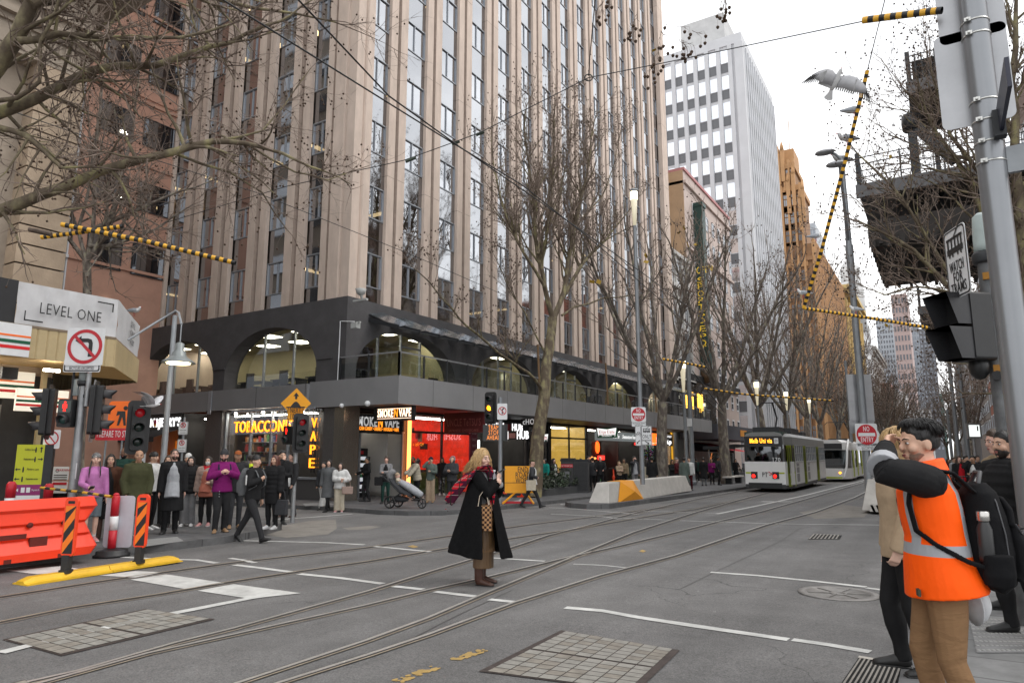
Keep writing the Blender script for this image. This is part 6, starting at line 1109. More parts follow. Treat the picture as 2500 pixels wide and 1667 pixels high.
b=MB();b.M=Matrix.Rotation(-E90,4,'Z');plate(b,.22,.3,.03,0,-.035,None,.68,2.72);b.text('D',.14,.68,2.72,-.045,1);b.text('170',.22,.62,1.72,-.02,0,'CENTER',.006,.012,width=.38);b.text('PT',.26,.0,.92,-.03,1,'CENTER',.006,.012,width=.28);b.poly([(.18,1.06),(.2,1.1),(.42,.98),(.24,.88),(.22,.92),(.34,.98)],-.034,2);b.M=None;b.build('markings',[WHITE,BLK,REDS],t)
for y in(-.55,.55):
 b=MB();b.bx(-.03,.03,y-.17,y+.17,.72,1.08,0);b.build('tail_light',[TBK],t);b=MB();b.ball((-.035,y+.04,.85),(.01,.1,.1));b.build('lens',[REDLT],D.objects[t.children[-1].name])
b=MB();b.bx(-.12,.05,-.85,.85,.22,.5,0);b.build('bumper',[TBK],t)
b=MB();b.bx(-.012,.0,-1.0,-.6,.98,1.06);b.bx(-.012,0,.72,1.0,.98,1.06);[b.bx(x0,x1,s*(hw+.004)-.004,s*(hw+.004)+.004,.98,1.08)for s in(-1,)for x0,x1 in((1.3,1.6),)];b.build('lime_stripe',[LIMEM],t)
def tram_door(x0,x1,side=-1):
 b=MB();y=side*(fy(x0)+.015);y2=side*(fy(x1)+.015);ya,yb=(y,y2)
 def q(x0,x1,z0,z1,mi,e=0):f=lambda x:ya+(yb-ya)*(x-X0_)/(X1_-X0_)+side*e;b.add([(x0,f(x0),z0),(x1,f(x1),z0),(x1,f(x1),z1),(x0,f(x0),z1)],[(0,1,2,3),(3,2,1,0)],mi)
 X0_,X1_=x0,x1;q(x0,x1,.3,2.5,0);n=4;w=(x1-x0)/n
 for k in range(n):q(x0+w*k+.09,x0+w*(k+1)-.07,1.0,2.35,1,.006);q(x0+w*k+.06,x0+w*(k+1)-.04,.5,.9,0,.004)
 b.build('door',[LIMEM,TBK],t)
tram_door(.35,1.6);tram_door(4.9,5.9);tram_door(10.6,11.8)
for x0,x1 in((1.85,4.7),(6.1,8.2),(8.35,10.4),(12,15)):
 b=MB();y=-(hw+.004)
 for z in(1.55,2.05,2.5):b.bx(x0,x1,y-.01,y+.02,z-.025,z+.025,0)
 n=max(2,round((x1-x0)/.75))
 for k in range(n+1):x=x0+(x1-x0)*k/n;b.bx(x-.03,x+.03,y-.012,y+.02,1.55,2.5,0)
 b.build('window_frame',[mat('tram_window_frame',(.4,.41,.41),.4,.4)],t)
b=MB()
for x0,x1 in((1.8,4.8),(6,10.5)):[b.bx(x0,x1,-hw-.008,-hw-.002,z,z+.05,0)for z in(.95,1.3)];b.bx(x0+.4,x0+1.3,-hw-.006,-hw-.001,.5,1.5,1)
b.build('side_wrap',[TW,TG],t)
b=MB();b.bx(.9,2.4,-.7,.7,3.2,3.5,0);b.bx(4.6,7.6,-.75,.75,3.2,3.55,0);b.bx(9.5,11,-.7,.7,3.2,3.45,0);b.bx(.15,1.6,-1.0,1.0,3.0,3.22,1);b.build('roof_equipment',[DARK,TD],t)
b=MB();b.tube([(3.6,0,3.25),(4.6,0,4.15),(3.4,0,5.0)],.05,6);b.tube([(3.4,-.8,4.85),(3.4,-.6,5.02),(3.4,.6,5.02),(3.4,.8,4.85)],.03,6);b.cyl((3.4,0,5),(3.5,.5,5.02),.02,5);b.build('pantograph',[DARK],t)
for x in(3,5,12,14):
 for y in(-.75,.75):b=MB();b.M=Matrix.Translation((x,y,.33))@Matrix.Rotation(rad(90),4,'X');b.lathe([(.33,-.06),(.33,.06),(.1,.08)],18);b.build('wheel',[TBK],t)
tp2=V((-7.75,62.0,0));tp2.z=gz(tp2.x,tp2.y);t=root_at('tram','newer white low floor tram with rounded front following behind the older tram','tram',tp2,trot);b=MB();hw=1.3;LT=28
low=[(-hw,.25),(-hw,1.1),(hw,1.1),(hw,.25)];body_section(b,low,[(-.5,.6),(0,.8),(1.2,1),(LT,1)],0);body_section(b,[(-hw,2.55),(-hw*.95,3.2),(-.8,3.4),(.8,3.4),(hw*.95,3.2),(hw,2.55)],[(.35,.62),(.7,.82),(1.8,1),(LT,1)],0);b.build('body',[TW],t)
b=MB();body_section(b,[(-hw*.985,1.08),(-hw*.985,2.57),(hw*.985,2.57),(hw*.985,1.08)],[(-.35,.64),(.1,.82),(1.4,1),(LT,.99)],0);b.build('window_band',[glass_mat('tram_dark_glass',(.15,.17,.17),.1)],t)
b=MB();b.tube([(-.42,-hw*.68,.4),(-.2,-hw*.83,1.2),(.3,-hw*.9,2.6),(1.1,-hw*.93,3.2),(2.0,-hw*.9,3.4)],.09,8);b.tube([(-.42,hw*.68,.4),(-.2,hw*.83,1.2),(.3,hw*.9,2.6),(1.1,hw*.93,3.2)],.09,8);b.bx(2.0,2.3,-hw-.01,-hw,.3,3.1,0);[b.bx(x,x+.9,-hw-.01,-hw,1.0,2.6,0)for x in(4.5,9,14,19)];b.build('white_trim',[TW],t)
b=MB();[b.bx(x,x+1.2,-hw-.02,-hw-.008,.35,2.6,0)for x in(3,7.2,12,17)];b.build('door',[LIMEM],t);b=MB();b.bx(-.52,-.3,-.75,.75,.3,.42,0);b.bx(.2,.5,-.8,.8,2.65,3.1,1);b.build('front_trim',[LIMEM,TBK],t)
for y in(-.6,.6):b=MB();b.ball((-.5,y,.75),(.03,.1,.08));b.build('tail_light',[AMBL],t)
b=MB();b.tube([(5,0,3.4),(6,0,4.2),(5,0,5.0)],.05,6);b.tube([(5,-.9,4.8),(5,-.7,5.02),(5,.7,5.02),(5,.9,4.8)],.035,6);b.bx(6,9,-.8,.8,3.4,3.6);b.build('pantograph',[DARK],t)
# ---- overhead wires and striped insulators
def wire(label,pts,r=.011,cat='overhead wire'):b=MB();b.tube(pts,r,5,0,True,False);o=b.build('overhead_wire',[BLACK]);return tag(o,label,cat)
zw=5.55
W1=[px_z(480,-40,zw),px_z(1090,340,zw),px_z(1275,452,zw-.1),px_z(1450,590,zw-.1),(-6.1,22,zw-.4),(-7.2,45,5.0),(-8,120,4.5)];wire('heavier trolley wire crossing from the top left down towards the trams',W1,.0095)
W2=[px_z(700,-30,zw),px_z(950,235,zw),px_z(1110,350,zw),px_z(1300,480,zw),px_z(1560,660,zw),(-5.6,24,5.3),(-5.2,50,5),(-4.6,120,4.5)];wire('second trolley wire running to the trams, from the upper left centre',W2,.0095)
wire('thin span wire sloping from the left edge across the lane building',[px_d(-20,255,12),px_d(300,365,13),px_d(625,470,15),px_d(1000,620,18),px_d(1230,720,22)],.009);wire('span wire rising to the right from the building to the yellow and black tube',[px_d(400,545,17),px_d(700,455,15),px_d(985,392,13.5),px_d(1170,325,13),px_d(1437,190,12.5),px_d(1625,153,12),px_d(2110,52,11)],.009)
wire('short hanger wire rising from the ring on the span wire',[px_d(1437,185,12.5),px_d(1440,140,12),px_d(1455,-20,11)],.009);b=MB();c=px_d(1437,190,12.5);b.tube([c+RT*.07*math.cos(a)+UP*.06*math.sin(a)for a in[2*math.pi*k/16 for k in range(17)]],.012,5);o=b.build('wire_ring',DARK);tag(o,'small steel ring joining the span wires','ring')
for lab,q0,q1 in(('clip on the trolley wires nearest the corner of the office block',(990,395),(1015,385)),('larger clip on the trolley wires',(1103,352),(1122,345)),('third clip on the span wire',(1162,330),(1182,322))):b=MB();b.tube([px_d(*q0,13.4),px_d(*q1,13.4)],.03,6);o=b.build('wire_clip',[mat('verdigris_clip',(.03,.045,.03),.6)]);tag(o,lab,'clip')
SM=[mat('stripe_yellow',(.75,.4,.03),.5,0,.1),BLK];dA=14.0
stripy('long yellow and black striped insulator tube slanting past the flying seagull',[px_d(2118,172,12.6),px_d(2062,400,13.2),px_d(2005,615,13.8),px_d(1962,752,14.2)],.035,70,'striped_insulator','insulator tube',SM);wire('thin wire above the slanting striped tube',[px_d(2163,-10,12.2),px_d(2118,172,12.6)],.009)
stripy('yellow and black striped tube running right from the corner of the slanting tube',[px_d(1962,752,14.2),px_d(2110,774,14.4),px_d(2268,800,14.6)],.035,60,'striped_insulator','insulator tube',SM);stripy('thick yellow and black tube beside the road sign back at the top',[px_d(2107,50,7),px_d(2262,30,6.6),px_d(2300,26,6.5)],.035,14,'striped_insulator','insulator tube',SM)
stripy('yellow and black striped tube in front of the pinkish pilasters at the left',[px_d(150,548,14),px_d(360,590,14.2),px_d(575,642,14.4)],.05,42,'striped_insulator','insulator tube',SM);stripy('short striped tube rising right beside the sandstone wall',[px_d(100,580,14),px_d(215,565,14.2),px_d(300,552,14.4)],.045,26,'striped_insulator','insulator tube',SM)
stripy('small striped tube in front of the second plane tree',[px_d(1618,876,36),px_d(1725,896,36)],.06,22,'striped_insulator','insulator tube',SM);stripy('far striped tube above the front tram',[px_d(1720,948,44),px_d(1815,962,44),px_d(2035,978,44)],.06,50,'striped_insulator','insulator tube',SM)
b=MB();b.tube([px_d(70,560,13.6),px_d(125,572,13.7)],.05,6);o=b.build('wire_anchor',[WHITE]);tag(o,'white wall anchor for the overhead wires on the sandstone wall','anchor')
for lab,a,c in(('thin grey stay rod sloping down from the thick tram pole',(1690,945,44),(1765,1012,44)),('thin dark stay line from the second lantern to the plane tree',(1690,905,44),(1768,1005,44))):wire(lab,[px_d(*a),px_d(*c)],.03)
# ================================================================ trees, birds
def bark(name,c1,c2,sc,mix=(.45,.6)):
 m=D.materials.new(name);m.use_nodes=True;nt=m.node_tree;N=nt.nodes.new;L=nt.links.new;bs=nt.nodes['Principled BSDF'];tc=N('ShaderNodeTexCoord');mp=N('ShaderNodeMapping');mp.inputs['Scale'].default_value=(1,1,.45);L(tc.outputs['Object'],mp.inputs[0])
 n=N('ShaderNodeTexNoise');n.inputs['Scale'].default_value=sc;n.inputs['Detail'].default_value=3;L(mp.outputs[0],n.inputs['Vector']);r=N('ShaderNodeValToRGB');e=r.color_ramp.elements;e[0].position,e[1].position=mix;e[0].color=(*c1,1);e[1].color=(*c2,1);x=e.new((mix[0]+mix[1])/2+.12);x.color=(c2[0]*1.25,c2[1]*1.3,c2[2]*1.1,1)
 L(n.outputs['Fac'],r.inputs[0]);n2=N('ShaderNodeTexNoise');n2.inputs['Scale'].default_value=30;L(tc.outputs['Object'],n2.inputs['Vector']);mr=N('ShaderNodeMapRange');mr.inputs[3].default_value=.7;mr.inputs[4].default_value=1.3;L(n2.outputs['Fac'],mr.inputs[0]);v=N('ShaderNodeVectorMath');v.operation='MULTIPLY';L(r.outputs[0],v.inputs[0]);L(mr.outputs[0],v.inputs[1]);L(v.outputs[0],bs.inputs['Base Color']);bs.inputs['Roughness'].default_value=.85;return m
BARK=bark('plane_bark',(.1,.075,.05),(.2,.17,.1),5);BARKD=bark('grey_bark',(.11,.09,.075),(.21,.185,.155),9);TWIG=mat('twig_bark',(.2,.152,.122),.85,0,.3,6);SEED=mat('plane_seed_ball',(.06,.035,.02),.9,0,.3,20);LEAFY=mat('last_yellow_leaf',(.35,.22,.02),.7,0,.3,5)
def rdir(rs):return V((rs.gauss(0,1),rs.gauss(0,1),rs.gauss(0,1))).normalized()
class Tree:
 def __init__(s,seed):s.t=MB();s.c=MB();s.rs=random.Random(seed);s.nt=0
 def limb(s,pts,r0,r1,sub=(),lv=2,up=.25,seg=8,L=None):
  """a traced limb, smoothed a little, that then throws side branches"""
  P=[V(p)for p in pts];Q=[]
  for a,c in zip(P,P[1:]):Q+=[a,a.lerp(c,.5)+rdir(s.rs)*(c-a).length*.03]
  Q.append(P[-1]);n=len(Q);s.t.tube(Q,[r0+(r1-r0)*i/(n-1)for i in range(n)],seg);return Q,[r0+(r1-r0)*i/(n-1)for i in range(n)]
 def spread(s,Q,R_,n,L,lv,up=.3,start=.25,ang=.9,mind=.008):
  for _ in range(n):
   f=start+(1-start)*s.rs.random();k=f*(len(Q)-1);i=min(int(k),len(Q)-2);p=Q[i].lerp(Q[i+1],k-i);d=(Q[i+1]-Q[i]).normalized();r=R_[i]*.55
   nd=(d*.7+rdir(s.rs)*ang+V((0,0,up))).normalized();s.branch(p,nd,L*s.rs.uniform(.6,1.25)*(1.1-.4*f),max(min(r,L*.022),.004),lv,up)
  s.branch(Q[-1],(Q[-1]-Q[-2]).normalized(),L*.8,max(R_[-1],.004),lv,up)
 def branch(s,p,d,L,r,lv,up):
  n=5 if lv else 4;Q=[p];rs=s.rs
  for i in range(n):d=(d+rdir(rs)*.22+V((0,0,up*.12))).normalized();Q.append(Q[-1]+d*L/n)
  R_=[r*(1-.75*i/n)for i in range(n+1)];b=s.t if(r>.018 and lv>1)else s.c
  b.tube(Q,R_,5 if r>.018 else 3,0,True,False)
  if lv>0:
   for _ in range(s.fan[lv]if lv<len(s.fan)else s.fan[-1]):
    k=rs.uniform(.2,1)*n;i=min(int(k),n-1);q=Q[i].lerp(Q[i+1],k-i);dd=(Q[i+1]-Q[i]).normalized();nd=(dd*.75+rdir(rs)*.75+V((0,0,up*.5))).normalized();s.branch(q,nd,L*rs.uniform(.4,.68),max(r*.5,s.thin),lv-1,up)
  elif rs.random()<s.seeds:
   q=Q[-1];e=q+V((rs.uniform(-.02,.02),rs.uniform(-.02,.02),-rs.uniform(.05,.11)))
   s.c.tube([q,e],s.thin*.5,3,0,False,False);s.c.ball(e,s.sr,1,5,4)
 fan=[0,4,4,4,3];thin=.004;seeds=.3;sr=.018
 def done(s,name,label,group=None,loc=(0,0,0),mt=None):
  o=thing(name,label,'tree',loc,0,group);L_=V(loc)
  for b in(s.t,s.c):b.v=[(p[0]-L_.x,p[1]-L_.y,p[2]-L_.z)for p in b.v]
  s.t.build('trunk',mt or BARK,o);s.c.build('crown',[TWIG,SEED,LEAFY],o);return o
T=Tree(11);T.fan=[0,4,4,4];T.thin=.0028;T.seeds=.4;T.sr=.017;base=gp(-560,1420,PAVE);hub=px_d(-330,420,9.4);base=V((hub.x-.3,hub.y-.2,gz(hub.x,hub.y,PAVE)))
T.limb([base,base.lerp(hub,.5)+V((.1,0,0)),hub],.3,.2,seg=14)
def tr(pts,d0,d1):n=len(pts)-1;return[px_d(x,y,d0+(d1-d0)*i/n)for i,(x,y)in enumerate(pts)]
for pts,d0,d1,r0,r1,ns,L in(([(-330,420),(-160,565),(0,515),(100,476),(240,420),(420,372),(520,345),(600,350),(690,375)],9.4,10.2,.11,.026,20,1.35),([(-330,420),(-150,330),(0,275),(90,240),(160,205),(230,172),(300,160),(380,160),(470,128),(560,105),(650,62)],9.4,10.5,.1,.024,22,1.35),([(-330,420),(-120,330),(0,150),(42,90),(75,10),(85,-90)],9.4,9.0,.14,.07,12,1.6),([(42,100),(90,97),(140,82),(220,90),(330,95),(440,92),(560,60)],9.1,9.8,.055,.016,18,1.2),([(-330,420),(-100,330),(0,312),(60,330),(110,372),(150,410),(225,408)],9.3,9.6,.06,.014,12,.9),([(-100,250),(40,240),(96,200),(98,100),(132,40),(150,-40)],9.2,9.0,.035,.012,10,.9),([(75,10),(200,-40),(400,-30),(620,20),(820,55)],9,11,.07,.012,22,1.3),([(420,372),(560,420),(640,470),(700,560)],10,11,.025,.008,12,.8),([(520,345),(640,320),(700,250),(760,165)],10.1,11,.022,.006,12,.9),([(600,350),(720,420),(800,440),(900,405)],10.2,11,.02,.005,9,.8)):
 Q,R_=T.limb(tr(pts,d0,d1),r0,r1);T.spread(Q,R_,ns,L,2,.12,.18,1.0)
T.done('plane_tree','bare plane tree with thick grey limbs reaching across the top left of the photo',loc=base)
T=Tree(12);T.fan=[0,4,4];T.seeds=.35;T.sr=.022;p=px_d(200,1180,17.2);p.z=gz(p.x,p.y,PAVE);f=px_d(212,640,17.2)
Q,R_=T.limb([p,p.lerp(f,.5),f],.13,.1)
for pts in([(212,640),(232,480),(235,330),(250,180),(262,60)],[(212,640),(190,560),(215,470),(225,380),(215,250)],[(212,640),(262,560),(310,380),(330,260),(345,140)],[(225,560),(320,520),(430,470),(520,440)],[(215,600),(270,600),(380,560),(470,500)],[(212,640),(150,560),(130,480),(140,380)]):
 Q,R_=T.limb(tr(pts,17.2,17.6),.06,.012,seg=6);T.spread(Q,R_,18,1.6,2,.3,.1,.9)
T.done('street_tree','slim bare tree rising behind the white banner in front of the salmon wall',loc=p,mt=BARKD)
T=Tree(13);T.fan=[0,5,5,4];T.thin=.006;T.seeds=.55;T.sr=.03;TX=-14.8
def tx(pts,x0,x1):n=len(pts)-1;return[px_x(a,c,x0+(x1-x0)*i/n)for i,(a,c)in enumerate(pts)]
tp_=px_x(1308,1130,TX);base=V((TX,tp_.y-.15,gz(TX,tp_.y,PAVE)));f=px_x(1350,775,TX)
T.limb([base,px_x(1309,1130,TX),px_x(1320,1020,TX),px_x(1331,930,TX),px_x(1341,850,TX),f],.33,.2,seg=16)
for pts,x1,r0,r1,ns,L in(([(1350,780),(1330,700),(1312,620),(1306,540),(1298,460),(1288,380),(1280,300)],-15.5,.13,.03,30,3.2),([(1350,780),(1376,715),(1386,640),(1402,560),(1422,470),(1440,380),(1450,300)],-14.2,.14,.03,34,3.2),([(1376,725),(1425,640),(1480,585),(1515,540),(1560,480)],-13.5,.1,.025,24,2.8),([(1322,950),(1290,910),(1250,884),(1191,838),(1138,795),(1103,753),(1050,690),(1010,655)],-14.2,.075,.015,16,1.8),([(1372,770),(1400,750),(1470,728),(1545,721),(1640,730),(1705,727)],-13.9,.06,.014,14,1.9),([(1330,700),(1280,620),(1240,540),(1215,450),(1200,360)],-16,.08,.02,26,2.8),([(1312,620),(1345,520),(1350,420),(1350,330),(1355,250)],-14.8,.07,.018,24,2.7),([(1386,640),(1350,560),(1370,460),(1390,360),(1400,260)],-15.2,.06,.016,24,2.7),([(1330,860),(1280,760),(1240,700),(1205,620)],-15.4,.045,.012,12,2.0),([(1400,560),(1470,480),(1500,400),(1515,320)],-14,.05,.014,20,2.4)):
 Q,R_=T.limb(tx(pts,TX,x1),r0,r1,seg=9);T.spread(Q,R_,ns,L*.8,2,.55,.2,.7)
T.done('plane_tree','large bare plane tree with mottled trunk standing in front of the balcony',loc=base)
def street_tree(seed,H,fan,nl,thin,sr,lim=7,spreadn=14):
 T=Tree(seed);T.fan=fan;T.thin=thin;T.seeds=.5;T.sr=sr;f=V((.15,0,H*.3));T.limb([(0,0,-.1),(.05,.02,H*.15),f],H*.022,H*.016,seg=10)
 for k in range(lim):
  a=2*math.pi*k/lim+T.rs.uniform(-.3,.3);o=T.rs.uniform(.16,.34)*H;P=[f,f+V((math.cos(a)*o*.4,math.sin(a)*o*.4,H*.2)),f+V((math.cos(a)*o*.75,math.sin(a)*o*.75,H*.42)),f+V((math.cos(a)*o,math.sin(a)*o,H*T.rs.uniform(.5,.66)))]
  Q,R_=T.limb(P,H*.009,H*.0025,seg=6);T.spread(Q,R_,spreadn,H*.17,2,.55,.12,.8)
 return T
GRP='bare street trees along the tram stop'
def tree_at(proto,label,px,d,top,rz,py=1140):
 q=px_d(px,py,d);q.z=gz(q.x,q.y,PAVE);o=copy_tree(proto);o.location=q;k=(zat(px,top,q)-q.z)/proto['h'];o.scale=(k,k,k);o.rotation_euler=(0,0,rz);o['label']=label;return o
TA=street_tree(21,10,[0,3,3],8,.006,.026,7,11);pa=TA.done('plane_tree','bare street tree',GRP,mt=BARKD);pa['h']=9.6
TB=street_tree(22,10,[0,3,3],8,.006,.026,6,12);pb=TB.done('plane_tree','bare street tree',GRP,mt=BARKD);pb['h']=9.6
TC=street_tree(23,10,[0,3,4],6,.013,.045,7,10);pc=TC.done('plane_tree','bare street tree',GRP,mt=BARKD);pc['h']=9.6
pl_=[(pa,'bare street tree with leaning trunk just right of the left NO ENTRY post',1614,37,540,.4),(pb,'bare street tree in the planter left of the front tram',1772,47,590,2.0),(pa,'bare street tree directly behind the cab of the front tram',1868,62,640,4.0),(pb,'bare street tree behind the middle of the front tram',1925,74,700,5.2),(pa,'bare street tree above the joint between the two trams',1975,88,740,1.2),(pb,'bare street tree behind the roof of the second tram',2015,104,790,3.0),(pc,'bare street tree against the yellow building',2050,125,840,.7),(pc,'bare street tree behind the right NO ENTRY signs',2085,150,870,2.2)]
for k,(pr,lab,px,d,top,r)in enumerate(pl_):
 o=tree_at(pr,lab,px,d,top,r)
for k,(px,d,top)in enumerate(((2160,150,915),(2190,170,925),(2215,185,960),(2140,180,900),(2240,200,985),(2262,230,1010),(2170,210,930),(2205,240,970),(2235,260,1000))):
 o=tree_at(pc,'brown bare tree in the clump at the far end of the street',px,d,top,k*1.3);o['group']='brown trees at the end of the street'
for k,(px,d,top)in enumerate(((2335,130,940),(2350,105,930),(2318,170,985),(2375,85,900))):o=tree_at(pc,'brown bare tree beyond the crossing on the east footpath',px,d,top,k*1.9);o['group']='brown trees on the east side'
for o in(pa,pb,pc):
 for c in list(o.children):D.objects.remove(c)
 D.objects.remove(o)
T=Tree(31);T.fan=[0,5,4];T.thin=.0045;T.seeds=.5;T.sr=.024;c0=px_d(2478,1200,17);base=V((c0.x,c0.y,gz(c0.x,c0.y,PAVE)));f=px_d(2492,840,17)
T.limb([base,base.lerp(f,.5),f],.3,.22,seg=12)
for pts,d1,r0,r1,ns,L in(([(2492,840),(2495,700),(2490,520),(2478,350),(2470,200),(2480,40)],16.5,.17,.05,26,2.0),([(2492,850),(2420,800),(2330,715),(2230,610),(2150,565),(2095,540)],17.5,.1,.016,22,1.7),([(2490,700),(2400,520),(2330,380),(2260,280),(2200,210)],18,.09,.014,28,1.9),([(2490,560),(2390,420),(2320,330),(2290,240),(2270,150)],17.5,.07,.014,22,1.8),([(2420,800),(2300,640),(2200,480),(2120,400),(2070,345)],18,.06,.01,26,1.7),([(2330,715),(2240,700),(2160,720),(2090,690)],17,.035,.008,16,1.3),([(2492,870),(2400,880),(2330,860),(2250,800)],17,.05,.01,18,1.5),([(2492,900),(2420,960),(2350,960),(2310,930)],18,.04,.01,12,1.3),([(2495,760),(2560,560),(2600,300)],16,.1,.03,12,1.8),([(2478,350),(2420,230),(2380,100),(2350,0)],17,.06,.012,20,1.6)):
 Q,R_=T.limb(tr(pts,17,d1),r0,r1,seg=8);T.spread(Q,R_,ns,L,2,.35,.1,.85)
T.done('plane_tree','bare plane tree spreading in front of the black steel balcony at the right',loc=base)
T=Tree(41);T.fan=[0,3,3];T.thin=.003;T.seeds=.7;T.sr=.02
for pts in([(1590,-60),(1598,20),(1612,75),(1618,80),(1650,65),(1690,75)],[(1614,80),(1610,120),(1595,160)],[(1618,80),(1655,92),(1668,105)],[(1575,-40),(1555,30),(1545,60)],[(1500,-40),(1468,10)],[(1770,-30),(1772,2)]):Q,R_=T.limb(tr(pts,7.5,7.6),.006,.002,seg=5);T.spread(Q,R_,5,.16,1,-.5,.3,.8)
o=T.c.build('hanging_twig',[TWIG,SEED]);tag(o,'twig with dark seed balls hanging into the sky above the white tower','twig');t2=b.build('stem',TWIG,o)
b=MB()
for px,py,d in((1598,113,7.5),(1690,600,30),(1665,565,30),(380,35,12),(1455,690,26),(1580,630,28),(2170,376,16),(2165,800,18)):
 c=px_d(px,py,d);k=.0045*d
 for _ in range(3 if d>15 else 1):q=c+rdir(RNG)*k*1.5;u,w=rdir(RNG)*k,rdir(RNG)*k;b.add([q-u,q+w,q+u,q-w],[(0,1,2,3)])
o=b.build('last_leaves',LEAFY);tag(o,'a few yellow leaves left in the bare crowns','leaves',None,'stuff')
# ---------------------------------------------------------------- gulls
GW,GG,GB=mat('gull_white',(.62,.62,.62),.7,0,.06,10),mat('gull_grey',(.3,.32,.35),.7,0,.1,10),mat('gull_dark',(.03,.028,.03),.6,0,0);GR=mat('gull_red',(.45,.03,.02),.5,0,0)
def loft(b,st,seg=10,mi=0,cap=.6,xh=None):
 """closed lofted surface through stations (point, rx, ry); xh = hint for the direction of rx"""
 n=len(st);P=[V(s[0])for s in st];vs=[];fs=[];px_=None
 for i in range(n):
  t=(P[min(i+1,n-1)]-P[max(i-1,0)]).normalized();h=V(xh)if xh is not None else V((1,0,0));x=h-t*h.dot(t)
  if x.length<.05:x=t.orthogonal()
  x.normalize();y=t.cross(x)
  for k in range(seg):a=2*math.pi*k/seg;vs.append(P[i]+x*math.cos(a)*st[i][1]+y*math.sin(a)*st[i][2])
 for i in range(n-1):
  for k in range(seg):fs.append((i*seg+k,i*seg+(k+1)%seg,(i+1)*seg+(k+1)%seg,(i+1)*seg+k))
 t0=(P[0]-P[1]).normalized();t1=(P[-1]-P[-2]).normalized();vs+=[P[0]+t0*min(st[0][1],st[0][2])*cap,P[-1]+t1*min(st[-1][1],st[-1][2])*cap];a,c=len(vs)-2,len(vs)-1
 for k in range(seg):fs.append((a,(k+1)%seg,k));fs.append((c,(n-1)*seg+k,(n-1)*seg+(k+1)%seg))
 b.add(vs,fs,mi,True)
def organic(name,b,mats,parent,voxel,smooth=3,disp=None):
 o=b.build(name,mats,parent);m=o.modifiers.new('remesh','REMESH');m.mode='VOXEL';m.voxel_size=voxel;m.use_smooth_shade=True
 if smooth:s=o.modifiers.new('smooth','SMOOTH');s.factor=.5;s.iterations=smooth
 ORG.append(o);return o
ORG=[]
def gull_standing(label,loc,rz,k=1.0):
 t=thing('seagull',label,'bird',loc,rz);b=MB();b.M=Matrix.Scale(k,4)
 loft(b,[((0,-.2,.13),.015,.01),((0,-.1,.145),.045,.035),((0,0,.15),.06,.06),((0,.08,.165),.055,.058),((0,.12,.2),.035,.035),((0,.135,.235),.03,.03),((0,.15,.25),.026,.026)]);b.build('body',[GW],t)
 b=MB();b.M=Matrix.Scale(k,4)
 for s in(-1,1):loft(b,[((s*.045,.07,.17),.02,.04),((s*.06,-.02,.16),.018,.05),((s*.04,-.14,.15),.012,.03),((s*.01,-.26,.14),.005,.01)])
 b.build('wings',[GG],t);b=MB();b.M=Matrix.Scale(k,4);b.tube([(0,.17,.245),(0,.22,.235)],[.01,.003],5);[b.tube([(s*.025,.0,.1),(s*.025,.01,0)],.006,5)for s in(-1,1)];b.build('beak_and_legs',[GR],t);return t
ga=lambda dx,dy:math.atan2(dy,dx)-rad(90)
lf=ga(-RT.x,-RT.y);rg=ga(RT.x,RT.y)
gull_standing('grey and white seagull standing on the road before the orange scooter',gp(1262,1236,.004),rg+.3,1.0)
for lab,px,py,d,r,k in(('perched seagull facing left, highest on the slanting striped tube',2085,288,12.9,rg,1.0),('seagull standing on the upper lamp head of the tall street light',2068,356,24.6,lf,1.9),('seagull standing on the lower lamp arm of the tall street light',2055,408,24.6,lf,1.9),('seagull on the middle of the slanting striped tube before the gothic tower',1992,590,13.7,rg,.75),('seagull near the lower end of the slanting striped tube',1962,728,14.1,lf,.75),('seagull standing on the right running striped tube',2090,768,14.4,lf,.75)):gull_standing(lab,px_d(px,py,d),r,k)
c=px_d(327,905,13.0)
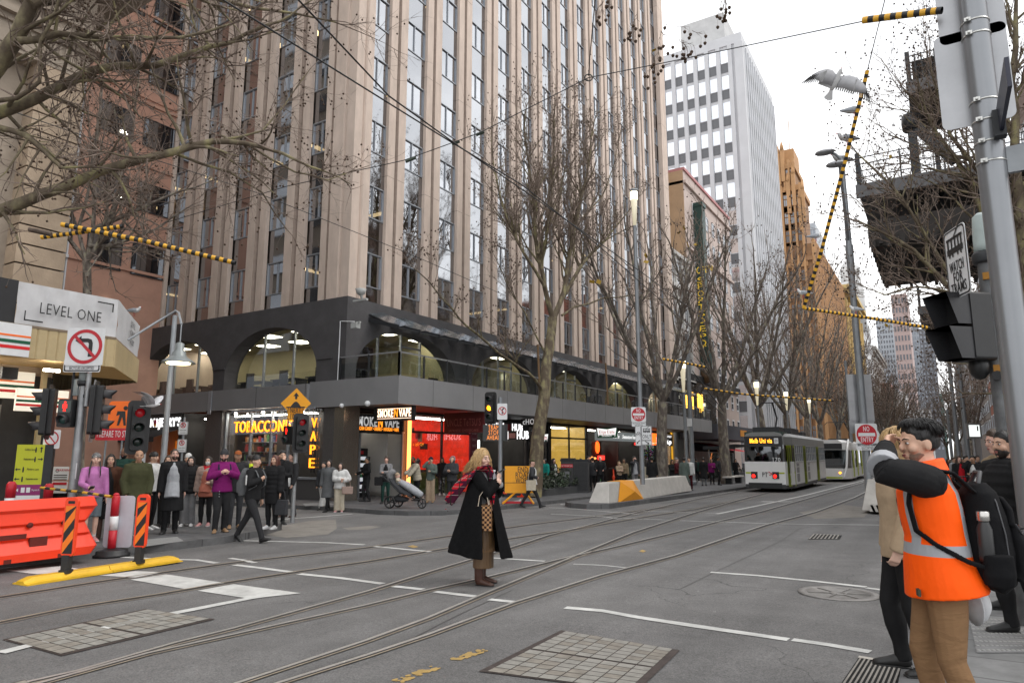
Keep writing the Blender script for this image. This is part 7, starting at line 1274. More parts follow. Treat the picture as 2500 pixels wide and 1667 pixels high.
def gull_fly(label,c,sp,tilt,k,M):
 t=thing('seagull',label,'bird',c);b=MB();b.M=M@Matrix.Scale(k,4)
 loft(b,[((0,-.17,-.02),.03,.012),((0,-.08,0),.045,.045),((0,.04,.01),.055,.055),((0,.13,.02),.035,.035),((0,.18,.035),.032,.03),((0,.205,.04),.02,.02)]);b.build('body',[GW],t);b=MB();b.M=M@Matrix.Scale(k,4);b.tube([(0,.215,.04),(0,.255,.032)],[.01,.003],5);b.build('beak',[GR],t)
 b=MB();b.M=M@Matrix.Scale(k,4);b.add([(0,-.12,0),(.09,-.3,-.02),(.045,-.325,-.02),(0,-.33,-.02),(-.045,-.325,-.02),(-.09,-.3,-.02)],[(0,1,2,3,4,5)]);b.v+=[tuple((b.M or Matrix())@V(q))for q in()];o=b.build('tail',[GW],t);o.modifiers.new('solid','SOLIDIFY').thickness=.004
 for s in(-1,1):
  b=MB();b.M=M@Matrix.Scale(k,4);lead=[(s*.03,.09,.03),(s*.17,.14,.03+sp*.5),(s*.3,.13,.03+sp),(s*.44,.06,.03+sp*1.35),(s*.56,-.04,.03+sp*1.5)];trail=[(s*.03,-.1,.01),(s*.16,-.08,.02+sp*.5),(s*.28,-.1,.02+sp),(s*.4,-.09,.02+sp*1.3),(s*.53,-.07,.02+sp*1.5)]
  vs=lead+[tuple((a+c_)/2 for a,c_ in zip(l,q))for l,q in zip(lead,trail)]+trail;b.add(vs,[(i,i+1,5+i+1,5+i)for i in range(4)]+[(5+i,6+i,11+i,10+i)for i in range(4)],0,True)
  for i in range(10):f=i/9;x=.3+.26*f;z=.03+sp*(1+.5*f);q=V((s*x,.1-.16*f,z));e=q+V((s*(.02+.1*f),-.2+.05*f,0));w=V((.014,0,.002));b.add([q-w,q+w,e+w*.6,e-w*.6],[(0,1,2,3)],1 if f>.5 else 2)
  for i in range(9):f=i/8;x=.05+.28*f;q=V((s*x,0,.02+sp*f));e=q+V((s*.01,-.14,-.01));w=V((.018,0,.003));b.add([q-w,q+w,e+w*.7,e-w*.7],[(0,1,2,3)],2)
  o=b.build('wing',[mat('gull_wing_pale',(.5,.5,.52),.7,0,.08,10),GB,mat('gull_feather',(.42,.42,.42),.7,0,.1)],t);o.modifiers.new('solid','SOLIDIFY').thickness=.004
 return t
Mf=Matrix((RT,(RT*.35+UP*.75+FW*.3).normalized(),(-FW+UP*.2).normalized())).transposed().to_4x4();X_=(RT*.95+FW*.1).normalized();Y_=(UP*.86+RT*.38-FW*.3);Y_=(Y_-X_*Y_.dot(X_)).normalized();Mf=Matrix((X_,Y_,X_.cross(Y_))).transposed().to_4x4()@Matrix.Rotation(rad(-12),4,'Z')
gull_fly('white seagull flying with spread wings below the wires in the white sky',px_d(2040,198,12.0),.1,0,1.0,Mf)
Mf2=Matrix((FH,RT,UP)).transposed().to_4x4();Mf2=Matrix((V((FH.x,FH.y,.0)),RT,V((0,0,1)))).transposed().to_4x4();gull_fly('white seagull landing beside the pale signal post under the pendant lamp',px_d(372,990,13.6),.2,0,.72,Mf2)
b=MB();pg_=px_x(326,770,-16.2);gull_standing('white seagull on the corner of the banner above the canopy',px_z(327,772,5.2),rg,1.0)
# ================================================================ people
SKINS={k:mat('skin_%s'%k,c,.55,0,.06,10)for k,c in(('pale',(.62,.4,.31)),('light',(.56,.34,.24)),('tan',(.38,.215,.135)),('brown',(.2,.105,.065)),('rosy',(.62,.37,.29)))}
def cloth_m(name,col,rough=.85,var=.14,bump=.35,sc=9):return mat('cloth_'+name,col,rough,0,var,sc,bump,14,spec=.15)
CL={}
for n_,c in dict(black=(.016,.016,.017),soot=(.028,.028,.03),charcoal=(.045,.046,.05),grey=(.12,.125,.13),midgrey=(.2,.2,.205),lightgrey=(.33,.34,.36),white=(.55,.55,.54),cream=(.48,.43,.34),beige=(.36,.27,.19),khaki=(.25,.19,.12),tan=(.2,.12,.065),olive=(.05,.052,.025),darkgreen=(.018,.05,.04),teal=(.01,.2,.17),pink=(.42,.16,.36),magenta=(.17,.012,.11),red=(.4,.012,.02),maroon=(.07,.012,.015),salmon=(.38,.13,.09),denim=(.12,.15,.17),navy=(.014,.018,.035),brown=(.055,.03,.02),leather=(.07,.03,.018),orange=(.9,.075,.008),hivis=(.5,.6,.03),blush=(.3,.22,.19),rust=(.3,.09,.03),sage=(.1,.125,.11),palegreen=(.16,.2,.18)).items():CL[n_]=cloth_m(n_,c)
SHOE={n:mat('shoe_'+n,c,.5,0,.1,12)for n,c in dict(black=(.012,.012,.012),white=(.6,.6,.6),pink=(.45,.22,.22),tan=(.28,.17,.09),grey=(.2,.2,.21),brown=(.06,.025,.016)).items()}
HAIRM={n:mat('hair_'+n,c,.42,0,.35,30,.5,60,stretch=(1,1,.15))for n,c in dict(black=(.008,.007,.007),dark=(.018,.012,.009),brown=(.045,.025,.014),auburn=(.09,.022,.012),blond=(.42,.27,.12),grey=(.2,.19,.18),sandy=(.36,.24,.12)).items()}
EYE_W,EYE_D,LIPM=mat('eye_white',(.5,.48,.46),.3,0,0),mat('eye_dark',(.012,.008,.006),.2,0,0),mat('lips',(.3,.1,.09),.5,0,0)
def ik(S,T,a,c,hint):
 S,T=V(S),V(T);d=T-S;L_=min(d.length,(a+c)*.999);dn=d.normalized();T=S+dn*L_;x=(a*a-c*c+L_*L_)/(2*L_);h=math.sqrt(max(a*a-x*x,0));hh=V(hint);hh=hh-dn*hh.dot(dn);hh=hh.normalized()if hh.length>1e-5 else dn.orthogonal().normalized();return S+dn*x+hh*h,T
def hand(b,w,d,nrm,side,H,curl=.5,mi=0,r=.0046):
 """palm, four unequal bent fingers and a thumb; d = direction of the hand, nrm = palm normal"""
 w,d,nrm=V(w),V(d).normalized(),V(nrm);nrm=(nrm-d*nrm.dot(d)).normalized();x=d.cross(nrm)*side;k=H
 loft(b,[(w-d*.008*k,.015*k,.012*k),(w+d*.02*k,.022*k,.0115*k),(w+d*.05*k,.0245*k,.0105*k)],8,mi,.5,x)
 for i,(o,L_)in enumerate(((-.0185,.039),(-.0062,.044),(.0062,.041),(.0185,.032))):
  p=w+d*(.05-.002*abs(i-1))*k+x*o*k;a=curl*.55*(1+.12*i);q=p;P=[p-d*.008*k];dd=d.copy()
  for s in(.45,.32,.23):dd=(dd*math.cos(a)+nrm*math.sin(a)).normalized();nn=(nrm-dd*nrm.dot(dd)).normalized();q=q+dd*L_*s*k;P.append(q);nrm_=nn
  loft(b,[(p_,r*k*(1.1-.1*j),r*k*(1.1-.1*j))for j,p_ in enumerate(P)],6,mi,.8,x)
 t0=w+d*.015*k-x*.02*k;t1=t0+(d*.5-x*.7+nrm*.35).normalized()*.024*k;t2=t1+(d*.8-x*.2+nrm*.5).normalized()*.022*k;loft(b,[(t0,.0075*k,.0075*k),(t1,.006*k,.006*k),(t2,.0045*k,.0045*k)],6,mi,.8)
ARMS=dict(down=((.14,.025,.462),(.3,-.5,0)),pocket=((.115,.055,.505),(1,-.5,0)),phone=((.035,.17,.69),(.7,-.2,-1)),strap=((.05,.1,.725),(1,-.1,-1)),cross=((-.03,.125,.665),(1,-.1,-.8)),chin=((.015,.12,.865),(.6,.3,-1)),fwd=((.1,.2,.62),(.6,-.3,-1)),swingf=((.12,.12,.5),(.4,-.6,-.2)),swingb=((.14,-.12,.49),(.4,-.6,-.2)),bag=((.08,.1,.63),(1,-.4,-.6)),face=((.04,.12,.9),(.8,.2,-1)),hip=((.14,.04,.54),(1,-.3,0)))
class Person:
 def __init__(s,label,p,face,H=1.7,skin='light',top=('jacket','black'),bottom=('trousers','black'),shoes='black',hair=('short','dark'),R='down',L='down',stance='stand',build=1.0,turn=0,nod=0,vox=None,wide=1.0,group=None,lean=0,scale=None):
  s.H,s.k=H,H;s.t=thing('person',label,'person',p,math.atan2(face[1],face[0])-rad(90),group);d=(V(p)-CAM).length;s.d=d;s.vox=vox or min(max(.0075,d*.00085),.022);s.near=d<19
  s.mat=SKINS[skin];s.build=build;k=H;s.lean=lean;s.wide=wide
  z=lambda f:f*k
  if stance=='stand':s.feet=[V((.055,.01,0))*k,V((-.055,-.01,0))*k];s.fy=[.15,-.15];s.hipz=.518
  elif stance=='walk':s.feet=[V((.035,.2,0))*k,V((-.035,-.22,.02))*k];s.fy=[0,0];s.hipz=.497
  elif stance=='walk2':s.feet=[V((.035,-.13,.01))*k,V((-.035,.12,0))*k];s.fy=[0,0];s.hipz=.51
  elif stance=='relax':s.feet=[V((.06,.03,0))*k,V((-.06,-.05,0))*k];s.fy=[.3,-.2];s.hipz=.512
  lv=V((0,lean,0))*k;s.sh=[V((.102*wide,-.005,.81))*k+lv,V((-.102*wide,-.005,.812))*k+lv];s.hands=[];s.lv=lv
  for i,a in enumerate((R,L)):
   tgt,hint=ARMS[a]if isinstance(a,str)else a;m=1 if i==0 else-1;tgt=V((tgt[0]*m,tgt[1],tgt[2]))*k+(lv if isinstance(a,str)and a not in('down','pocket')else V());hint=V((hint[0]*m,hint[1],hint[2]));e,w=ik(s.sh[i],tgt,.172*k,.148*k,hint);s.hands.append((e,w,a))
  s.hp=[V((.05,0,s.hipz))*k,V((-.05,0,s.hipz))*k];s.legs=[]
  for i in(0,1):an=s.feet[i]+V((0,-.012 if stance!='walk' else-.005,.045))*k;kn,an=ik(s.hp[i],an,.243*k,.232*k,(0,1,0));s.legs.append((kn,an))
  s.Mh=Matrix.Translation(V((0,0,.86))*k+lv)@Matrix.Rotation(turn,4,'Z')@Matrix.Rotation(-nod,4,'X')@Matrix.Translation(-V((0,0,.86))*k)
  s.make_body();s.make_bottom(*bottom);s.make_shoes(shoes,bottom[0]);s.make_top(*top);s.make_hair(*hair)
 def part(s,name,b,m,organic_=True,vox=None,smooth=3):
  if organic_:return organic(name,b,m,s.t,vox or s.vox,smooth)
  return b.build(name,m,s.t)
 def head_M(s,b):b.M=s.Mh@Matrix.Scale(s.k,4)
 def make_body(s):
  b=MB();k=s.k;s.head_M(b)
  loft(b,[((0,-.006,.905),.034,.042),((0,-.006,.93),.0415,.053),((0,-.008,.955),.0435,.057),((0,-.01,.975),.039,.05),((0,-.01,.99),.024,.032)],14,0,.5,(1,0,0))
  loft(b,[((0,.022,.868),.016,.016),((0,.02,.882),.026,.026),((0,.013,.905),.034,.036),((0,.01,.93),.037,.04)],12,0,.5,(1,0,0))
  loft(b,[((0,.049,.938),.0055,.006),((0,.057,.922),.0075,.009),((0,.058,.914),.0095,.008)],8,0,.6,(1,0,0));b.ball((0,.047,.944),(.03,.008,.008));b.ball((0,.046,.893),(.013,.009,.009));b.ball((0,.04,.876),(.012,.01,.01))
  for sx in(-1,1):b.ball((sx*.043,-.006,.925),(.007,.014,.021),0,8,6);b.ball((sx*.024,.034,.915),(.016,.016,.016))
  b.M=None;nb=V((0,-.012,.82))*k+s.lv;hb=s.Mh@(V((0,-.006,.9))*k);loft(b,[(nb,.04*k,.036*k),(nb.lerp(hb,.5),.033*k,.034*k),(hb,.03*k,.034*k)],12,0,.4,(1,0,0))
  loft(b,[((0,0,.53*k),.07*k,.05*k),(V((0,0,.7))*k+s.lv*.6,.07*k,.048*k),(V((0,-.005,.8))*k+s.lv,.085*k,.04*k),(nb,.03*k,.03*k)],12,0,.4,(1,0,0))
  for i in(0,1):
   e,w,a=s.hands[i];m=1 if i==0 else-1;loft(b,[(s.sh[i],.026*k,.026*k),(e,.02*k,.02*k),(w,.0145*k,.0135*k)],8);d=(w-e).normalized();inward=V((-m,.2,.1))if a in('down','swingf','swingb','pocket','hip')else V((-m*.5,-.9,.2));hand(b,w,d if a not in('phone',)else(d+V((0,.3,.2))).normalized(),inward,m,k,.35 if a in('down','swingf','swingb')else .95)
   kn,an=s.legs[i];loft(b,[(s.hp[i],.045*k,.05*k),(s.hp[i].lerp(kn,.5),.04*k,.043*k),(kn,.029*k,.031*k),(kn.lerp(an,.35),.029*k,.034*k),(an,.018*k,.02*k)],10)
  s.body=s.part('body',b,s.mat,True,s.vox if s.d>10 else None)
  if s.near:
   b=MB();s.head_M(b)
   for sx in(-1,1):b.ball((sx*.0185,.0465,.934),(.0075,.004,.0042),0,8,5);b.ball((sx*.0185,.05,.934),(.0036,.0022,.0036),1,8,5)
   b.build('eyes',[EYE_W,EYE_D],s.t);b=MB();s.head_M(b)
   for sx in(-1,1):b.tube([(sx*.007,.0535,.9455),(sx*.018,.053,.949),(sx*.03,.044,.9455)],[.0022,.0026,.0014],5)
   b.build('eyebrows',HAIRM['dark'],s.t);b=MB();s.head_M(b);b.ball((0,.0535,.8975),(.0125,.004,.0028));b.ball((0,.0535,.8925),(.0105,.004,.0032));b.build('lips',LIPM,s.t)
 def make_bottom(s,kind,col):
  m=CL[col]if isinstance(col,str)else col;b=MB();k=s.k;g=s.build;hz=s.hipz
  if kind=='skirt':
   loft(b,[((0,0,.6*k),.08*k*g,.06*k*g),((0,0,.52*k),.098*k*g,.075*k*g),((0,.01*k,.38*k),.095*k,.08*k),((0,.015*k,.24*k),.1*k,.085*k)],20,0,.05,(1,0,0));s.part('skirt',b,m);return
  loft(b,[((0,.0,(hz-.03)*k),.082*k*g,.058*k*g),((0,-.004*k,hz*k),.096*k*g,.07*k*g),((0,0,(hz+.05)*k),.09*k*g,.064*k*g),((0,0,(hz+.1)*k),.082*k*g,.058*k*g)],16,0,.3,(1,0,0))
  for i in(0,1):
   kn,an=s.legs[i];h=s.hp[i];w=dict(trousers=(.054,.047,.037,.034,.029),slim=(.053,.046,.038,.039,.028),wide=(.056,.054,.05,.05,.052),shorts=(.056,.054,.052))[kind]
   if kind=='shorts':st=[(h+V((0,0,.01))*k,w[0],w[0]*1.1),(h.lerp(kn,.5),w[1],w[1]*1.05),(h.lerp(kn,.98),w[2],w[2])]
   else:
    fwd=V((0,.004,0))*k;st=[(h+V((0,0,.01))*k,w[0],w[0]*1.15),(h.lerp(kn,.5),w[1],w[1]*1.08),(kn+fwd,w[2],w[2]*1.02),(kn.lerp(an,.4),w[3],w[3]*1.08),(kn.lerp(an,.75),w[4]*1.02,w[4]*1.05),(an-V((0,0,.012))*k,w[4]*1.06,w[4]*1.15)]
   loft(b,[(p,a*k*g,c*k*g)for p,a,c in st],14,0,.15,(1,0,0))
  s.bottom=s.part({'shorts':'shorts'}.get(kind,'trousers'),b,m)
 def make_shoes(s,col,kind):
  m=SHOE[col]if isinstance(col,str)else col;k=s.k;walk=abs(s.feet[0].y-s.feet[1].y)>.3*k
  for i in(0,1):
   b=MB();f=s.feet[i];pitch=0
   if walk:pitch=.28 if i==0 else-.55
   b.M=Matrix.Translation(f+V((0,0,.012 if walk else 0))*k)@Matrix.Rotation(s.fy[i]*(-1),4,'Z')@Matrix.Rotation(pitch,4,'X')@Matrix.Scale(k,4)
   loft(b,[((0,-.034,.022),.016,.02),((0,-.02,.028),.021,.027),((0,.01,.03),.022,.03),((0,.045,.022),.0235,.021),((0,.08,.016),.0255,.0155),((0,.105,.012),.02,.011)],12,0,.6,(1,0,0))
   loft(b,[((0,-.014,.03),.019,.022),((0,-.014,.06),.0185,.021)],10,0,.2,(1,0,0));loft(b,[((0,-.036,.006),.018,.006),((0,.02,.006),.023,.006),((0,.075,.006),.0275,.006),((0,.11,.007),.02,.005)],12,1,.5,(1,0,0));b.build('shoe',[m,SHOE['white']if col in('white','grey','pink')else SHOE['black']],s.t)
 def make_top(s,kind,col,inner=None):
  if kind=='none':return
  m=CL[col]if isinstance(col,str)else col;b=MB();k=s.k;g=s.build*(1.0 if kind!='puffer' else 1.0);lv=s.lv
  bulk=dict(sweater=.008,hoodie=.014,jacket=.014,puffer=.026,coat=.016,shirt=.004)[kind];hem=dict(sweater=.5,hoodie=.49,jacket=.465,puffer=.47,coat=.27,shirt=.5)[kind]
  def tor(z,rx,ry,y=0):f=max(0,(z-.5)/.32);return(V((0,y,z))*k+lv*f,(rx*g+bulk)*k,(ry*g+bulk)*k)
  st=[tor(hem,.092 if kind!='coat' else .115,.068 if kind!='coat' else .1)]
  if kind=='coat':st+=[tor(.4,.105,.085)]
  st+=[tor(.53,.09,.066),tor(.6,.08,.06),tor(.66,.085,.062),tor(.72,.095,.067),tor(.765,.1*s.wide,.065),tor(.798,.088*s.wide,.054,-.004),tor(.825,.058,.042,-.01),tor(.85,.04,.038,-.012)]
  if kind=='puffer':
   s2=[]
   for i in range(len(st)-1):
    for f in(0,.5):s2.append(tuple(a+(c-a)*f for a,c in zip(st[i][1:],st[i+1][1:])))
   st=[st[i]if j==0 else(st[i][0].lerp(st[i+1][0],.5),(st[i][1]+st[i+1][1])/2*1.07,(st[i][2]+st[i+1][2])/2*1.09)for i in range(len(st)-1)for j in(0,1)]+[st[-1]]
  loft(b,st,20,0,.1,(1,0,0))
  for i in(0,1):
   e,w,a=s.hands[i];d=(w-e).normalized();w2=w+d*.004*k;rr=(.036,.033,.028,.025,.022);bb=bulk*.75;sh_=s.sh[i];inn=sh_*.72+V((0,0,sh_.z*.28));inn=V((sh_.x*.6,sh_.y,sh_.z+.004*k))
   P=[inn,sh_,sh_.lerp(e,.5),e,e.lerp(w2,.5),w2];R_=[.034,.037,.033,.03,.027,.024]
   if kind=='puffer':P=[inn,sh_,sh_.lerp(e,.25),sh_.lerp(e,.5),sh_.lerp(e,.75),e,e.lerp(w2,.25),e.lerp(w2,.5),e.lerp(w2,.75),w2];R_=[.034,.037,.04,.034,.038,.031,.035,.028,.032,.022]
   loft(b,[(p,(r+bb)*k*s.build**.5,(r+bb)*k*s.build**.5)for p,r in zip(P,R_)],12,0,.2)
  if kind in('hoodie',):c=V((0,-.05,.845))*k+lv;b.ball(c,(.062*k,.035*k,.03*k));b.ball(V((0,.0,.846))*k+lv,(.052*k,.05*k,.018*k))
  if kind in('puffer','coat','jacket'):loft(b,[(V((0,-.012,.835))*k+lv,.05*k,.048*k),(V((0,-.012,.866 if kind=='puffer' else .856))*k+lv,.046*k,.045*k)],14,0,.0,(1,0,0))
  s.top=s.part({'puffer':'puffer_jacket'}.get(kind,kind),b,m)
  if inner:
   b=MB();mi_=CL[inner]if isinstance(inner,str)else inner;z0=.5 if kind!='coat' else .45
   loft(b,[(p+V((0,(.03+max(0,.58-p.z/k)*.32)*k,0)),rx*.74,ry*.83)for p,rx,ry in[tor(z0-.03,.09,.066),tor(z0+.01,.09,.066),tor(.6,.082,.06),tor(.7,.085,.066),tor(.77,.065,.06)]]+[(V((0,.02,.84))*k+lv,.02*k,.03*k)],12,0,.05,(1,0,0));s.part('shirt',b,mi_)
 def make_hair(s,style,col):
  hm=HAIRM[col]if isinstance(col,str)and col in HAIRM else(CL[col]if isinstance(col,str)else col);b=MB();s.head_M(b);rs=random.Random(int(s.t.location.x*97)&1023)
  def cap(d=.004,front=.95,low=.925):
   loft(b,[((0,-.03,low-.015),.036+d,.03+d),((0,-.024,low+.008),.0425+d,.043+d),((0,-.016,.955),.0445+d,.053+d),((0,-.01,.975),.041+d,.051+d),((0,-.009,.992),.026+d,.034+d)],16,0,.5,(1,0,0))
   loft(b,[((0,.03,.963),.034,.016),((0,.018,.98),.034,.024),((0,0,.99),.025,.025)],12,0,.5,(1,0,0))
  if style=='bald':return
  if style in('short','bun','pony','long','bob','braids','messy','wavy'):cap(.005 if style!='wavy' else .009)
  if style=='short':[b.ball((rs.uniform(-.03,.03),rs.uniform(-.03,.035),.985+rs.uniform(-.004,.006)),.014,0,6,4)for _ in range(9)]
  if style=='messy':
   for _ in range(26):a=rs.uniform(0,6.28);r=rs.uniform(.01,.045);b.ball((r*math.cos(a)*.85,r*math.sin(a)-.008,.975+.024*(1-r/.045)+rs.uniform(-.004,.006)),(.016,.016,.012),0,6,4)
  if style=='bun':b.ball((0,-.055,.985),.024)
  if style=='pony':loft(b,[((0,-.06,.96),.014,.014),((0,-.085,.93),.018,.018),((0,-.085,.86),.012,.012)],8)
  if style in('long','wavy'):
   for sx in(-1,1):loft(b,[((sx*.036,.012,.962),.012,.02),((sx*.046,.006,.93),.013,.026),((sx*.05,.004,.89),.014,.028),((sx*.05,.012,.84),.015,.026),((sx*.046,.03,.78),.01,.018)],8,0,.5,(1,0,0))
   loft(b,[((0,-.05,.95),.04,.02),((0,-.058,.89),.05,.024),((0,-.06,.83),.054,.024),((0,-.062,.76),.04,.016)],12,0,.5,(1,0,0))
  if style=='bob':loft(b,[((0,-.035,.95),.045,.035),((0,-.035,.9),.05,.035),((0,-.03,.87),.046,.03)],12,0,.5,(1,0,0));[loft(b,[((sx*.042,.01,.955),.01,.022),((sx*.048,.006,.9),.011,.024),((sx*.046,.006,.872),.009,.02)],8,0,.5,(1,0,0))for sx in(-1,1)]
  if style=='braids':[loft(b,[((sx*.042,.015,.91),.01,.012),((sx*.05,.05,.85),.01,.011),((sx*.055,.075,.79),.0095,.01),((sx*.055,.08,.72),.006,.006)],8)for sx in(-1,1)]
  if style not in('beanie','cap','hood','hat'):s.part('hair',b,hm,True,None if s.d<20 else .014,2);return
  b=MB();s.head_M(b)
  if style=='beanie':loft(b,[((0,-.01,.948),.048,.061),((0,-.01,.962),.049,.062),((0,-.01,.985),.045,.056),((0,-.012,1.005),.032,.04),((0,-.014,1.014),.014,.018)],16,0,.5,(1,0,0));loft(b,[((0,-.01,.943),.05,.063),((0,-.01,.965),.051,.064)],16,0,.1,(1,0,0))
  if style=='cap':loft(b,[((0,-.01,.955),.0475,.06),((0,-.01,.98),.044,.055),((0,-.01,.998),.026,.034)],16,0,.5,(1,0,0));loft(b,[((0,.03,.958),.04,.004),((0,.065,.955),.038,.004),((0,.09,.948),.024,.003)],12,0,.5,(1,0,0))
  if style=='hood':loft(b,[((0,-.02,.86),.056,.05),((0,-.022,.92),.056,.058),((0,-.02,.97),.05,.055),((0,-.018,1.0),.03,.035)],16,0,.5,(1,0,0))
  s.part({'beanie':'beanie','cap':'cap','hood':'hood'}[style],b,hm,True)
  if style in('beanie','cap'):b=MB();s.head_M(b);loft(b,[((0,-.03,.912),.035,.03),((0,-.025,.935),.0435,.042),((0,-.02,.952),.045,.05)],14,0,.3,(1,0,0));s.part('hair',b,HAIRM['dark'])
 def W(s,p):return s.t.matrix_basis@V(p)
 def mask(s,col='white'):b=MB();s.head_M(b);loft(b,[((0,.034,.872),.022,.022),((0,.036,.895),.034,.028),((0,.034,.918),.036,.03)],12,0,.4,(1,0,0));s.part('face_mask',b,CL[col])
 def glasses(s):
  b=MB();s.head_M(b)
  for sx in(-1,1):b.tube([(sx*.0185+.0135*math.cos(a),.0545,.934+.009*math.sin(a))for a in[2*math.pi*i/12 for i in range(13)]],.0014,4);b.tube([(sx*.032,.053,.936),(sx*.045,.0,.934)],.0014,4)
  b.build('glasses',BLACK,s.t)
 def beard(s,col='dark'):b=MB();s.head_M(b);loft(b,[((0,.026,.864),.02,.019),((0,.024,.88),.03,.029),((0,.018,.9),.0375,.037)],12,0,.3,(1,0,0));s.part('beard',b,HAIRM[col])
 def scarf(s,m,z=.845):
  b=MB();k=s.k;lv=s.lv;c=lambda a,zz=0:V((.055*math.cos(a),-.008+.055*math.sin(a),z+zz+.008*math.sin(a*3)))*k+lv;b.tube([c(2*math.pi*i/16)for i in range(17)],.02*k,8);loft(b,[(V((.01,.05,z))*k+lv,.03*k,.014*k),(V((.02,.078,.77))*k+lv,.035*k,.012*k),(V((.02,.085,.66))*k+lv,.035*k,.01*k)],8,0,.3,(1,0,0));s.part('scarf',b,m)
 def straps(s,m=None):
  b=MB();k=s.k
  for sx in(-1,1):P=[V((sx*.07,-.09,.78)),V((sx*.068,-.03,.842)),V((sx*.066,.045,.825)),V((sx*.068,.09,.75)),V((sx*.08,.07,.65)),V((sx*.1,-.02,.6))];loft(b,[(p*k+s.lv,.016*k,.006*k)for p in P],8,0,.3,(1,0,0))
  return s.part('backpack_strap',b,m or CL['charcoal'])
def item(name,label,cat,b,mats,loc,rz=0,mod=None):
 o=b.build(name,mats,loc=loc,rz=rz);tag(o,label,cat)
 if mod:o.modifiers.new('bevel','BEVEL').width=mod
 return o
def backpack(P,label,m,k=1.0,w=.15,h=.27,dep=.1,sub=None):
 """a pack on somebody's back: a thing of its own"""
 H=P.k;c=V((0,-.145*P.build,.69))*H+P.lv;b=MB();loft(b,[((0,0,-h/2*H*k),w*.42*H*k,dep*.45*H*k),((0,-.01*H,-h*.3*H*k),w*.5*H*k,dep*.55*H*k),((0,0,.05*H*k),w*.5*H*k,dep*.5*H*k),((0,.012*H,h*.38*H*k),w*.42*H*k,dep*.42*H*k),((0,.02*H,h*.5*H*k),w*.3*H*k,dep*.3*H*k)],16,0,.3,(1,0,0));loft(b,[((0,-dep*.5*H*k,-h*.4*H*k),w*.36*H*k,dep*.22*H*k),((0,-dep*.55*H*k,-.05*h*H*k),w*.38*H*k,dep*.2*H*k),((0,-dep*.4*H*k,.12*h*H*k),w*.3*H*k,dep*.12*H*k)],14,0,.3,(1,0,0))
 r=P.t;o=thing('backpack',label,'backpack',P.W(c),r.rotation_euler.z);q=organic('pack',b,m,o,max(.008,P.vox*.8));P.straps(m);return o
def phone(P,i=0,label='dark phone held in the hand',d=(0,.05,.03)):
 e,w,a=P.hands[i];b=MB();b.box((0,0,0),(.075,.012,.15));c=w+(w-e).normalized()*.055*P.k+V(d)*P.k*.3;o=item('phone',label,'phone',b,[BLACK],P.W(c),P.t.rotation_euler.z);o.rotation_euler=(rad(-60),0,P.t.rotation_euler.z);return o
def bag(P,label,loc,w,h,dpt,m,handle=True,rz=0):
 b=MB();b.add([(-w/2,-dpt/2,-h),(w/2,-dpt/2,-h),(w/2,dpt/2,-h),(-w/2,dpt/2,-h),(-w*.55,-dpt*.2,0),(w*.55,-dpt*.2,0),(w*.55,dpt*.2,0),(-w*.55,dpt*.2,0)],[(3,2,1,0),(4,5,6,7),(0,1,5,4),(1,2,6,5),(2,3,7,6),(3,0,4,7)])
 t=thing('bag',label,'bag',P.W(V(loc)*P.k),P.t.rotation_euler.z+rz);o=b.build('bag_body',m,t);o.modifiers.new('bevel','BEVEL').width=.02
 if handle:b=MB();b.tube([(-w*.3,0,-.01),(-w*.2,0,.16),(0,0,.22),(w*.2,0,.16),(w*.3,0,-.01)],.008,6);b.build('handle',m,t)
 return t
def at(px,py,h=PAVE):return gp(px,py,h)
TOC=lambda r=0,f=1:RT*r-FH*f
G1,G2_='people waiting on the left footpath','people under the canopy'
# ---- crowd on the left corner
P=Person('woman in pink sweater, grey patterned beanie, braids and denim shorts holding a phone',at(215,1322),TOC(.75,.75),1.63,'pale',('sweater','pink'),('shorts','denim'),'pink',('braids','dark'),'fwd','down',group=G1,turn=-.25);b=MB();P.head_M(b);loft(b,[((0,-.01,.95),.0505,.063),((0,-.01,.972),.05,.062),((0,-.012,.998),.036,.046),((0,-.012,1.01),.016,.02)],16,0,.5,(1,0,0));P.part('beanie',b,goods('beanie_pattern',.1,.5,30,dark=.3));phone(P,0,'phone in the hand of the woman in pink')
b=MB();k=P.k
for i in(0,1):kn,an=P.legs[i];loft(b,[(an+V((0,0,.06))*k,.026*k,.03*k),(an,.021*k,.024*k)],10)
P.part('socks',b,CL['white'])
P=Person('woman with long dark hair in brown leather jacket, black dress and tall boots',at(252,1316),TOC(.35,.9),1.62,'light',('jacket','leather','black'),('skirt','black'),'brown',('long','dark'),'pocket','down',group=G1,turn=.2);b=MB();k=P.k
for i in(0,1):kn,an=P.legs[i];loft(b,[(kn-V((0,0,.01))*k,.034*k,.036*k),(kn.lerp(an,.4),.034*k,.038*k),(an-V((0,0,.02))*k,.026*k,.03*k)],10)
P.part('boots',b,SHOE['brown'])
P=Person('bald bearded man in dark green puffer jacket behind the woman with long hair',at(287,1300),TOC(.1,1),1.78,'brown',('puffer','darkgreen'),('trousers','black'),'black',('bald','dark'),'pocket','pocket',group=G1);P.beard('black')
P=Person('bald man in olive hooded parka, dark jeans and grey shoes',at(322,1316),TOC(.65,.75),1.7,'tan',('coat','olive'),('trousers','soot'),'grey',('bald','dark'),'pocket','pocket','relax',1.08,group=G1,turn=-.15);b=MB();b.ball(V((0,-.06,.85))*P.k,(.075*P.k,.045*P.k,.04*P.k));P.part('hood',b,CL['olive'])
P=Person('person in white hooded jacket and dark cap facing right, behind the bald man',at(362,1292),TOC(1,.2),1.68,'light',('hoodie','white'),('trousers','black'),'white',('beanie','black'),'pocket','pocket',group=G1)
P=Person('brown haired person half hidden behind the man in the black blazer',at(398,1286),TOC(.3,1),1.62,'light',('jacket','beige'),('trousers','black'),'black',('long','brown'),group=G1)
